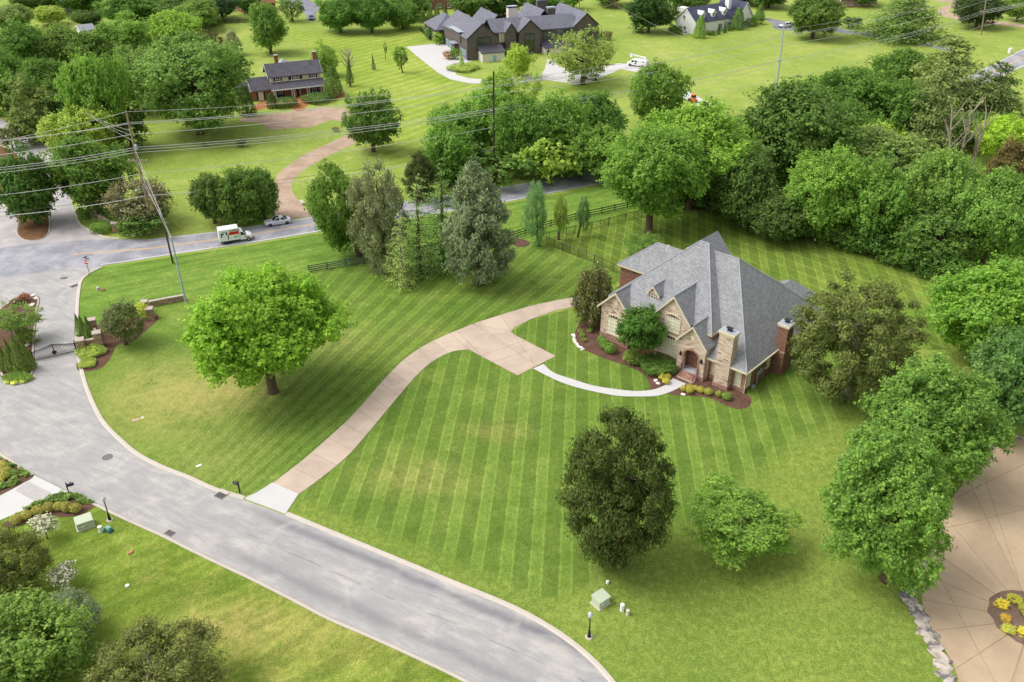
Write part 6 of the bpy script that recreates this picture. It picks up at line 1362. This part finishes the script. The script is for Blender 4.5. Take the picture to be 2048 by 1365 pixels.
rock((262, 1106), .18, .3, .25, 'rust brown stone on the lower left lawn', 60, plain('rust_stone', lin(176, 120, 88), .9, .15, 4)); dk = thing('culvert_end', 'pale stone drain outlet in the verge below the stop sign', 'drain outlet', G(200, 580), -.4); MB().cbox(-.5, -.25, -.3, .3, 0, .4, .05).build('headwall', wrock, dk); MB().cbox(-.2, .9, -.25, .25, 0, .18, .04).build('channel', plain('brown_timber', lin(128, 100, 80), .9), dk)
for i in range(9):
    a = smooth([(1147, 670), (1149, 682), (1157, 693), (1168, 701)], 3)[i]; rock(a, .32, .2, .25, 'pale edging stone round the left house bed, %s from the back' % wd_[i], 70 + i, wrock, 'edging stones of the left house bed')
for i, (x, y, sx, sy) in enumerate([(613, 408, .7, 1.9)]):
    o = MB().cbox(-sx / 2, sx / 2, -sy / 2, sy / 2, 0, .5, .05).build('culvert_headwall', kerb_mat, None, G(x - 8, y), .5); tag(o, 'pale concrete headwall at the mouth of the brown driveway', 'headwall')

# ================================================================ poles and wires
pole_wood = plain('weathered_pole_wood', lin(146, 128, 108), .9, .2, 3); pole_dark = plain('dark_pole_wood', lin(78, 64, 56), .9, .2, 3); pole_steel = plain('pale_steel_pole', lin(170, 184, 198), .5, .06, 1, .5, .2)
POLES = {}
def pole(key, base, top, r0, mat, label, arms=(), name='utility_pole'):
    P = G(*base); Tp = atY(*top, P.y); r = thing(name, label, 'pole', P); d = Tp - P; POLES[key] = (P, Tp)
    MB().tube([(0, 0, -.3), d * .5, d], [r0, r0 * .85, r0 * .65], 9).build('shaft', mat, r)
    for (py, hl, rot, dbl) in arms:
        t = (atY(base[0], py, P.y).z - P.z) / d.z; c = d * t; v = Vector((math.cos(rot), math.sin(rot), 0)) * hl; n = Vector((-math.sin(rot), math.cos(rot), 0)) * .1; up = Vector((0, 0, .07))
        a = MB().loft([[c + s * v - n - up, c + s * v + n - up, c + s * v + n + up, c + s * v - n + up] for s in (-1, 1)]).build('crossarm', mat if mat is pole_steel else pole_wood, r)
        for s in (-.9, -.45, .45, .9): MB().lathe([(.05, .07), (.07, .16), (.04, .3)], 7).build('insulator', white_pvc, a).location = c + s * v
        for s in (-1, 1): MB().tube([c + v * s * .55, c - Vector((0, 0, .7))], .025, 4).build('brace', steel, a)
    return r
ra = math.radians(35)
pA = pole('A', (310, 467), (252, 222), .24, pole_wood, 'tall leaning wooden utility pole beside the main road', [(322, 1.7, -.05, 0)])
MB().cbox(-.22, .22, -.22, .22, 0, .9, .05).build('transformer_can', steel, pA).location = (POLES['A'][1] - POLES['A'][0]) * .7 + Vector((.3, -.2, 0))
MB().tube([(0, 0, 0), (-.5, -.3, .5), (-1.2, -.6, .45)], .035, 5).build('lamp_arm', steel, pA).location = (POLES['A'][1] - POLES['A'][0]) * .36; MB().lathe([(.08, 0), (.2, .05), (.16, .2), (.05, .26)], 8).build('lamp_head', globe, pA).location = (POLES['A'][1] - POLES['A'][0]) * .36 + Vector((-1.25, -.62, .3))
pB = pole('B', (988, 364), (987, 143), .24, pole_dark, 'dark wooden utility pole in the roadside thicket', [(222, .7, .6, 0)])
pC = pole('C', (1551, 189), (1569, 44), .26, pole_steel, 'pale steel utility pole on the hillside lawn', [(122, .9, .3, 0)]); pD = pole('D', (1962, 70), (1978, -40), .24, pole_wood, 'wooden utility pole at the upper right lawn', [(24, 1.6, .2, 0)])
pE = pole('E', (121, 226), (108, 178), .2, pole_wood, 'short wooden pole with crossarm in the left wood', [(187, 1.6, .1, 0)]); pole('F', (346, 527), (323, 428), .17, pole_dark, 'dark short guy pole at the near edge of the main road'); pole('G', (372, 606), (342, 474), .17, pole_steel, 'pale steel guy pole behind the big oak'); pole('H', (1533, 212), (1533, 176), .2, pole_dark, 'stub of a dark pole left of the steel pole'); pole('I', (1158, 38), (1161, -30), .22, pole_wood, 'wooden pole behind the right gable of the dark house')
wire_m = plain('pale_wire', lin(196, 192, 190), .5, .03, 1); wire_d = plain('dark_wire', lin(70, 66, 66), .6, .03, 1)
def wp(key, py, dx=0.0):
    P, Tp = POLES[key]; z = atY(1024 + FPX * P.x / (P.y * CP - (P.z - CZ) * SP), py, P.y).z; t = (z - P.z) / (Tp.z - P.z); q = P.lerp(Tp, t); return q + Vector((dx * .5, dx * .6, 0))
def wire(pts, label, sag=1.1, r=.028, mat=None, name='power_line'):
    out = []
    for a, b in zip(pts, pts[1:]):
        L_ = (b - a).length; s_ = sag * min(1.3, L_ / 90)
        out += [a.lerp(b, i / 12) - Vector((0, 0, s_ * 4 * (i / 12) * (1 - i / 12))) for i in range(12)]
    out.append(pts[-1]); o = out[0]; w = MB().tube([q - o for q in out], r * 1.35, 4, False).build(name, mat or wire_m, None, o); tag(w, label, 'wire', 'overhead wires')
def offl(py, Y=138): return atY(-40, py, Y)
def offr(py, Y=300): return atY(2100, py, Y)
for (la, l, a, b, c, dd, dx, rr_, g) in [('topmost thin shield wire between the poles', 290, 224, 163, 60, -30, 0, .02, 0), ('upper pair power line, front wire', 287, 246, 171, 71, -22, .25, .028, 0), ('upper pair power line, rear wire', 284, 248, 174, 73, -18, -.25, .028, 0), ('second level power line below the upper pair', 314, 269, 188, 90, 2, 0, .03, 0),
        ('upper wire of the bundle at crossarm level', 340, 296, 218, 120, 21, .5, .03, 0), ('middle wire of the bundle at crossarm level', 344, 300, 221, 122, 24, 0, .03, 0), ('lower wire of the bundle at crossarm level', 350, 305, 226, 130, 27, -.5, .03, 0), ('lone wire below the crossarm bundle', 395, 348, 255, 158, 52, 0, .03, 0)]:
    wire([offl(l), wp('A', a, dx), wp('B', b, dx), wp('C', c, dx), wp('D', dd, dx), offr(dd - 28)], la, 1.15, rr_)
wire([offl(436), wp('A', 392), wp('B', 299)], 'thick telephone cable below the power lines', 1.6, .045); wire([offl(428), wp('A', 386), wp('B', 293)], 'thin telephone cable just above the thick one', 1.4, .022, wire_d)
for i, (py, f) in enumerate([(300, 'F'), (322, 'F'), (367, 'F'), (300, 'G'), (350, 'G')]): wire([wp('A', py), POLES[f][1] - Vector((0, 0, .2 + .3 * (i % 3)))], 'guy wire from the tall leaning pole to the %s guy pole, %s' % ('dark' if f == 'F' else 'steel', ('upper', 'middle', 'lower', 'upper', 'lower')[i]), .15, .018, None, 'guy_wire')
for i, dx in enumerate((-1.4, 0, 1.4)): wire([POLES['E'][1] + Vector((dx, 0, -.8)), wp('A', 262 + 10 * i)], 'thin branch line from the left wood pole, %s' % ('left wire', 'middle wire', 'right wire')[i], 1.0, .016)
wire([POLES['E'][1], atY(20, 150, POLES['E'][0].y + 20)], 'thin line leaving the left wood pole to the upper left', .8, .016); wire([wp('C', 96), G(1610, 160)], 'upper guy wire of the steel pole', .05, .02, None, 'guy_wire'); wire([wp('C', 126), G(1594, 158)], 'lower guy wire of the steel pole', .05, .02, None, 'guy_wire'); wire([POLES['I'][1], wp('C', 150)], 'thin service line from the pole behind the dark house', 1.5, .014)

# ================================================================ vehicles and people
rubber = plain('tyre_rubber', lin(38, 38, 40), .8); alloy = plain('grey_wheel', lin(120, 122, 126), .4, .05, 2, .5, .4); wglass = M('vehicle_glass', .06, .7).color(lin(30, 34, 40)).m; tail = plain('red_lamp', lin(170, 30, 28), .35); headl = plain('clear_lamp', lin(220, 224, 228), .2, .03); blackp = plain('black_plastic', lin(40, 40, 42), .6)
def wheel(root, x, y, r=.33, w=.22, rim=None):
    t = MB().lathe([(r * .6, -w / 2), (r * .95, -w / 2), (r, -w / 2 + .03), (r, w / 2 - .03), (r * .95, w / 2), (r * .6, w / 2)], 18).build('wheel', rubber, root, (x, y, r), (math.radians(90), 0, 0), True)
    s = 1 if y < 0 else -1; MB().lathe([(.02, s * (w / 2 - .02)), (r * .3, s * (w / 2 + .005)), (r * .62, s * (w / 2 - .01))], 14).build('rim', rim or alloy, t)
def sec8(x, w, z0, z1, c=.12): return [(x, -w + c, z0), (x, w - c, z0), (x, w, z0 + c), (x, w, z1 - c), (x, w - c, z1), (x, -w + c, z1), (x, -w, z1 - c), (x, -w, z0 + c)]
def car(P, head, paint, label, Lh=4.75, Wd=1.82, Ht=1.45, suv=False, name='parked_car', group=None):
    """x forward"""
    r = thing(name, label, 'car', P, 0, group); slope_place(r, P, head); w = Wd / 2; b = Lh / 2; k = .12 if suv else 0
    MB().loft([sec8(-b, w * .72, .42, .78 + k, .1), sec8(-b + .12, w * .9, .3, .92 + k), sec8(-b + .6, w, .22, .98 + k), sec8(-.4, w, .2, .96 + k), sec8(b - 1.5, w, .2, .93 + k), sec8(b - .7, w * .97, .22, .84 + k), sec8(b - .15, w * .86, .3, .7 + k, .1), sec8(b, w * .66, .4, .6 + k, .06)]).build('body', paint, r, smooth_=False)
    x0, x1, x2, x3 = (-b + .25, -b + .65, .35, b - 1.45) if suv else (-b + .55, -b + 1.45, .25, b - 1.5); zb, zt = .94 + k, Ht; q = lambda x, ww, z: [(x, -ww, z), (x, ww, z)]
    a = q(x0, w * .86, zb - .03) + list(reversed(q(x3, w * .86, zb - .05))); tp = q(x1, w * .68, zt) + list(reversed(q(x2, w * .68, zt)))
    cab = MB().loft([a, tp]).build('cabin', paint, r)
    e = 1.012
    def pane(p4, nm):
        c = sum((Vector(v) for v in p4), Vector()) / 4; MB().poly([c + (Vector(v) - c) * .86 + (c - Vector(((x0 + x3) / 2, 0, zb))).normalized() * .02 for v in p4]).build(nm, wglass, cab)
    pane([a[2], a[3], tp[3], tp[2]], 'windscreen'); pane([a[0], a[1], tp[1], tp[0]], 'rear_window')
    for sg_ in (0, 1):
        lo0, lo1, hi0, hi1 = Vector(a[sg_]), Vector(a[3 - sg_]), Vector(tp[sg_]), Vector(tp[3 - sg_])
        for t0, t1 in ((.02, .48), (.52, .98)): pane([lo0.lerp(lo1, t0), lo0.lerp(lo1, t1), hi0.lerp(hi1, t1), hi0.lerp(hi1, t0)], 'side_window')
    if not suv: MB().box((x1 + x2) / 2 + .1, (x1 + x2) / 2 + .62, -.38, .38, zt, zt + .012).build('sunroof', wglass, cab)
    for x in (-b + .85, b - .88):
        for y in (-w + .1, w - .1): wheel(r, x, y, .34 + k * .3)
    for y in (-w * .68, w * .68): MB().cbox(b - .2, b - .02, y - .18, y + .18, .6 + k, .72 + k, .02).build('headlight', headl, r); MB().cbox(-b - .02, -b + .15, y - .2, y + .2, .68 + k, .84 + k, .02).build('taillight', tail, r)
    MB().box(b - .05, b + .02, -w * .5, w * .5, .36, .55 + k).build('grille', blackp, r); MB().box(-b - .02, -b + .03, -.26, .26, .5, .62).build('number_plate', white_pvc, r)
    for y in (-w - .1, w + .1): MB().cbox(x3 - .55, x3 - .35, y - .09, y + .09, zb + .02, zb + .16, .03).build('mirror', paint, r)
    return r
def gdir(a, b): d = G(*b) - G(*a); return math.atan2(d.y, d.x)
silver = plain('silver_car_paint', lin(208, 208, 214), .3, .03, 1, .5); white_v = plain('white_vehicle_paint', lin(232, 232, 232), .35, .03, 1, .5); bluec = plain('blue_grey_car_paint', lin(92, 104, 128), .3, .03, 1, .5)
rd = gdir((470, 470), (560, 456))
car(G(556, 448.5), rd + math.pi, silver, 'white silver sedan driving left on the main road', name='sedan')
car(G(623, 39), gdir((622, 20), (623, 40)), bluec, 'blue grey car parked on the hilltop street')
car(G(1570, 55), gdir((1590, 52), (1560, 55)), silver, 'silver sport utility car parked on the grey driveway', 4.8, 1.9, 1.7, True)
car(G(1184, 159), gdir((1200, 160), (1170, 156)), white_v, 'white car half hidden under the airy tree on the pale driveway', 4.7, 1.85, 1.6, True)
car(G(668, 449), rd, silver, 'grey car passing behind the bright ash on the main road', name='sedan'); 
# box truck
P = G(473, 482); tr_ = thing('box_truck', 'white rental box truck with red panel driving right on the main road', 'truck', P); slope_place(tr_, P, rd)
MB().cbox(-2.85, .55, -1.02, 1.02, .62, 2.75, .03).build('box', white_v, tr_); MB().box(-2.75, .6, -.9, .9, .42, .62).build('chassis', blackp, tr_)
MB().loft([sec8(.6, .95, .42, 2.05, .1), sec8(1.05, .96, .36, 2.08, .16), sec8(1.75, .96, .34, 1.3, .12), sec8(2.35, .94, .36, 1.16, .12), sec8(2.7, .82, .42, .98, .1), sec8(2.8, .7, .5, .85, .06)]).build('cab', white_v, tr_)
MB().add([(1.13, -.8, 1.98), (1.13, .8, 1.98), (1.74, .82, 1.34), (1.74, -.82, 1.34)], [(0, 1, 2, 3)]).build('windscreen', wglass, tr_)
for s in (-1, 1):
    MB().add([(.78, s * .972, 1.3), (1.62, s * .972, 1.3), (1.12, s * .972, 1.9), (.78, s * .972, 1.9)], [(0, 1, 2, 3)]).build('side_window', wglass, tr_)
    MB().box(1.45, 1.6, s * 1.15 - .09, s * 1.15 + .09, 1.25, 1.55).build('mirror', blackp, tr_); MB().cbox(2.66, 2.82, s * .6 - .15, s * .6 + .15, .7, .86, .02).build('headlight', headl, tr_); MB().box(-2.88, -2.84, s * .85 - .07, s * .85 + .07, .9, 1.15).build('taillight', tail, tr_)
    for x in (-1.75, 2.0): wheel(tr_, x, s * .86, .37, .24, alloy if x < 0 else white_v)
    y = s * 1.026; ln = lambda p: [(a, y, b) for a, b in p]
    MB().poly(ln([(-1.25, 1.65), (.5, 1.65), (.5, 2.2), (-1.05, 2.2)])).build('red_panel', plain('livery_red', lin(212, 36, 34), .4, .03), tr_)
    gm = plain('livery_green', lin(70, 176, 86), .4, .04); MB().poly([(-.02 + .36 * math.cos(t), y, 1.22 + .22 * math.sin(t)) for t in [i * .4 for i in range(16)]]).build('green_emblem', gm, tr_); MB().poly([(-.02 + .22 * math.cos(t), y + s * .006, 1.22 + .11 * math.sin(t)) for t in [i * .4 for i in range(16)]]).build('emblem_centre', plain('livery_pale_green', lin(190, 224, 190), .4, .04), tr_)
    obj('lettering', text_mesh('U-HAUL', .46, plain('livery_black', lin(36, 36, 38), .5)), tr_, (-.25, y + s * .004, 2.42), (math.radians(90), 0, 0 if s < 0 else math.pi))
    for px_, pz, sx_, sz_ in ((-2.3, 1.95, .3, .18), (-1.55, 1.98, .16, .24), (-1.35, 1.3, .1, .5), (-2.45, 1.55, .12, .2), (-1.9, 2.3, .55, .05)): MB().poly(ln([(px_ - sx_, pz - sz_), (px_ + sx_ * .8, pz - sz_ * .7), (px_ + sx_, pz + sz_), (px_ - sx_ * .7, pz + sz_ * .8)])).build('printed_graphic', blackp, tr_)
    for i in range(4): MB().add([(1.15 + .1 * i, s * .972, .98 - .06 * i), (2.1, s * .968, .92 - .07 * i), (2.1, s * .968, .89 - .07 * i), (1.45, s * .972, .92 - .06 * i)], [(0, 1, 2, 3)]).build('red_streak', plain('livery_red_b', lin(206, 60, 60), .4, .03), tr_)
MB().box(2.78, 2.9, -.85, .85, .36, .56).build('bumper', blackp, tr_); MB().box(2.77, 2.83, -.5, .5, .6, .84).build('grille', blackp, tr_); MB().box(-2.9, -2.82, -.95, .95, .5, .62).build('rear_bumper', steel, tr_)
# bucket van
P = G(1275, 133); bv = thing('bucket_van', 'white utility van with boom lift and orange cones on the pale driveway', 'van', P); slope_place(bv, P, gdir((1296, 132), (1250, 126)))
MB().loft([sec8(-3.1, .98, .5, 2.1, .1), sec8(-2.9, 1.02, .4, 2.15), sec8(.9, 1.02, .38, 2.15), sec8(1.5, 1.0, .38, 2.05, .2), sec8(2.2, .98, .38, 1.35), sec8(2.95, .92, .42, 1.15), sec8(3.15, .75, .5, .95, .08)]).build('body', white_v, bv)
MB().add([(1.56, -.8, 1.95), (1.56, .8, 1.95), (2.2, .84, 1.38), (2.2, -.84, 1.38)], [(0, 1, 2, 3)]).build('windscreen', wglass, bv)
for s in (-1, 1):
    for a, b in ((.9, 1.7), (-.1, .7)): MB().add([(a, s * 1.03, 1.35), (b, s * 1.025, 1.35), (b - .1, s * 1.025, 1.9), (a, s * 1.03, 1.9)], [(0, 1, 2, 3)]).build('side_window', wglass, bv)
    MB().add([(.1, s * 1.03, .75), (.55, s * 1.03, .75), (.55, s * 1.03, 1.2), (.1, s * 1.03, 1.2)], [(0, 1, 2, 3)]).build('dark_graphic', blackp, bv)
    for x in (-1.9, 2.1): wheel(bv, x, s * .92, .38, .26)
    MB().box(-2.6, -1.6, s * 1.03 - .02, s * 1.03 + .02, 1.5, 1.8).build('side_locker', steel, bv); MB().cbox(3.0, 3.18, s * .6 - .14, s * .6 + .14, .75, .92, .02).build('headlight', headl, bv)
MB().lathe([(.35, 2.1), (.35, 2.5), (.25, 2.6)], 12, -2.3, 0).build('turret', white_v, bv); bo = MB().loft([[(-2.6, -.2, 2.6), (-2.6, .2, 2.6), (-2.6, .2, 2.95), (-2.6, -.2, 2.95)], [(2.1, -.17, 3.05), (2.1, .17, 3.05), (2.1, .17, 3.35), (2.1, -.17, 3.35)]]).build('boom', white_v, bv); MB().cbox(1.95, 2.55, -.32, .32, 2.5, 3.45, .05).build('bucket', white_v, bo)
MB().box(-3.4, -3.1, -.9, .9, .55, .65).build('tailboard', blackp, bv)
for i, y in enumerate((-.55, .45)): m_ = bv.matrix_basis = Matrix.LocRotScale(bv.location, bv.rotation_euler, None); c = thing('traffic_cone', ('orange traffic cone on the van tailboard, near side', 'orange traffic cone on the van tailboard, far side')[i], 'cone', m_ @ Vector((-3.26, y, .66)), 0, 'cones on the bucket van'); MB().box(-.2, .2, -.2, .2, 0, .04).build('foot', blackp, c); MB().lathe([(.16, .04), (.04, .8), (.02, .82)], 10).build('body', plain('cone_orange', lin(236, 84, 34), .6), c); MB().lathe([(.115, .4), (.09, .52)], 10).build('band', white_pvc, c)
# compact loader on the drive
P = G(1386, 205); sk = thing('compact_loader', 'small orange and black loader on the pale driveway behind the trees', 'loader', P); slope_place(sk, P, gdir((1400, 214), (1375, 195))); org = plain('loader_orange', lin(230, 120, 36), .45)
MB().cbox(-1.1, .8, -.55, .55, .45, 1.15, .08).build('chassis', org, sk); MB().cbox(-.6, .55, -.5, .5, 1.15, 2.0, .06).build('cab', blackp, sk); MB().cbox(-.65, .6, -.55, .55, 2.0, 2.1, .03).build('cab_roof', org, sk)
for s in (-1, 1):
    MB().tube([(-.9, s * .66, 1.4), (.6, s * .66, 1.2), (1.3, s * .66, .4)], .08, 6).build('lift_arm', org, sk)
    for x in (-.65, .5): wheel(sk, x, s * .68, .4, .28, org)
MB().add([(1.2, -.85, .1), (1.2, .85, .1), (1.9, .85, .1), (1.9, -.85, .1), (1.2, -.85, .75), (1.2, .85, .75)], [(0, 1, 2, 3), (0, 4, 5, 1), (0, 3, 4), (1, 5, 2)]).build('bucket', blackp, sk)
mm = thing('mailbox', 'small dark roadside mailbox beyond the pale driveway end', 'mailbox', G(1422, 204), .6, 'black mailboxes on the lane'); MB().box(-.05, .05, -.05, .05, 0, 1.1).build('post', pole_wood, mm); MB().cbox(-.3, .3, -.12, .12, 1.1, 1.4, .05).build('box', blackp, mm)
# heat pump by the white house, bin at the far right, playset, roadside sign
ac = thing('heat_pump', 'pale heat pump unit at the left end of the white house', 'heat pump', G(1369, 69), .4); MB().cbox(-.75, .75, -.55, .55, 0, 1.15, .04).build('body', white_pvc, ac); MB().lathe([(.42, 1.15), (.42, 1.2), (.1, 1.22)], 14).build('fan_guard', blackp, ac); MB().box(-.6, .6, -.57, -.55, .6, 1.0).build('louvre', blackp, ac)
bn = thing('white_bin', 'white plastic bin beside the far road at the right', 'bin', G(2019, 107), .2); MB().loft([[(-.35, -.35, 0), (.35, -.35, 0), (.35, .35, 0), (-.35, .35, 0)], [(-.45, -.45, 1.4), (.45, -.45, 1.4), (.45, .45, 1.4), (-.45, .45, 1.4)]]).build('body', white_pvc, bn); MB().cbox(-.48, .48, -.5, .5, 1.4, 1.6, .06).build('lid', white_pvc, bn)
ps = thing('playset', 'wooden playset with pale slide on the far lawn', 'playset', G(1228, 18), 2.6); wd2 = plain('playset_wood', lin(128, 100, 74), .9)
for x in (-.8, .8):
    for y in (-.8, .8): MB().box(x - .07, x + .07, y - .07, y + .07, 0, 3.0).build('post', wd2, ps)
MB().box(-.9, .9, -.9, .9, 1.5, 1.62).build('deck', wd2, ps); gable(ps, 'u', 0, 1.2, 2.9, 3.7, -1.1, 1.1, wd2, .08)
MB().add([(.9, -.35, 1.6), (.9, .35, 1.6), (4.0, .35, .2), (4.0, -.35, .2), (.9, -.4, 1.85), (.9, .4, 1.85), (4.0, .4, .45), (4.0, -.4, .45)], [(0, 1, 2, 3), (0, 3, 7, 4), (1, 5, 6, 2)]).build('slide', plain('cream_slide', lin(222, 206, 160), .5), ps); MB().tube([(-.9, 0, 2.6), (-4.2, 0, 2.6)], .09, 6).build('swing_beam', wd2, ps)
for y in (-1, 1): MB().tube([(-4.2, 0, 2.6), (-4.2, y, 0)], .07, 6).build('swing_leg', wd2, ps)
for x in (-2, -3.2): MB().box(x - .25, x + .25, -.1, .1, .5, .54).tube([(x - .25, 0, .54), (x - .25, 0, 2.6)], .015, 4).tube([(x + .25, 0, .54), (x + .25, 0, 2.6)], .015, 4).build('swing', blackp, ps)
sgn = thing('road_sign', 'white sign board facing away behind the bushes by the road', 'sign', G(514, 441), .35); MB().tube([(0, 0, 0), (0, 0, 2.0)], .04, 6).build('post', steel, sgn); MB().box(-.65, .65, -.02, .02, 1.6, 1.95).build('plate', wh, sgn)
for px_, lb in (((7, 224), 'small white sign at the far left street'), ((105, 278), 'small white sign by the yellow green tree')):
    q = thing('street_sign', lb, 'sign', G(*px_), .2); MB().tube([(0, 0, 0), (0, 0, 1.9)], .04, 6).build('post', black_iron, q); MB().box(-.28, .28, -.03, -.01, 1.5, 1.95).build('plate', wh, q)
# lineman in a high visibility vest behind the dark house
def person(P, label, top, leg, heading):
    r = thing('person', label, 'person', P, heading); me = bpy.data.meshes.new('body')
    J = [(0, 0, .95), (0, 0, 1.2), (0, 0, 1.42), (0, 0, 1.52), (0, .02, 1.66), (0, .02, 1.74), (.1, 0, .9), (.11, .02, .5), (.11, 0, .08), (.11, .16, .03), (-.1, 0, .9), (-.11, -.02, .5), (-.11, 0, .08), (-.11, .16, .03), (.19, 0, 1.4), (.25, .05, 1.15), (.22, .28, 1.12), (.21, .36, 1.13), (-.19, 0, 1.4), (-.25, .05, 1.15), (-.22, .28, 1.14), (-.21, .36, 1.16)]
    Rr = [.16, .15, .17, .06, .1, .07, .1, .075, .05, .04, .1, .075, .05, .04, .075, .055, .04, .035, .075, .055, .04, .035]
    me.from_pydata(J, [(0, 1), (1, 2), (2, 3), (3, 4), (4, 5), (0, 6), (6, 7), (7, 8), (8, 9), (0, 10), (10, 11), (11, 12), (12, 13), (2, 14), (14, 15), (15, 16), (16, 17), (2, 18), (18, 19), (19, 20), (20, 21)], []); m = M('worker_skin_and_clothes', .8)
    x = m.new('ShaderNodeSeparateXYZ'); m.link(m.objc(), x.inputs[0]); z = S(m.nt, x.outputs[2]); c = m.mix(z.gt(.92), leg, top); c = m.mix(z.gt(1.5), c, lin(196, 150, 122)); m.color(c); me.materials.append(m.m)
    o = obj('body', me, r); md = o.modifiers.new('skin', 'SKIN')
    for i, v in enumerate(me.skin_vertices[0].data): v.radius = (Rr[i] * 1.05, Rr[i]); v.use_root = i == 0
    o.modifiers.new('sub', 'SUBSURF').levels = 1; o.modifiers['sub'].render_levels = 1
    MB().lathe([(.15, 1.72), (.13, 1.75), (.125, 1.82), (.06, 1.88), (.01, 1.9)], 12, 0, .02).build('hard_hat', plain('hat_white', lin(226, 222, 190), .4), r)
person(G(1171, 29), 'person in a yellow high visibility jacket at the pole behind the dark house', lin(214, 230, 70), lin(44, 46, 58), 2.4)
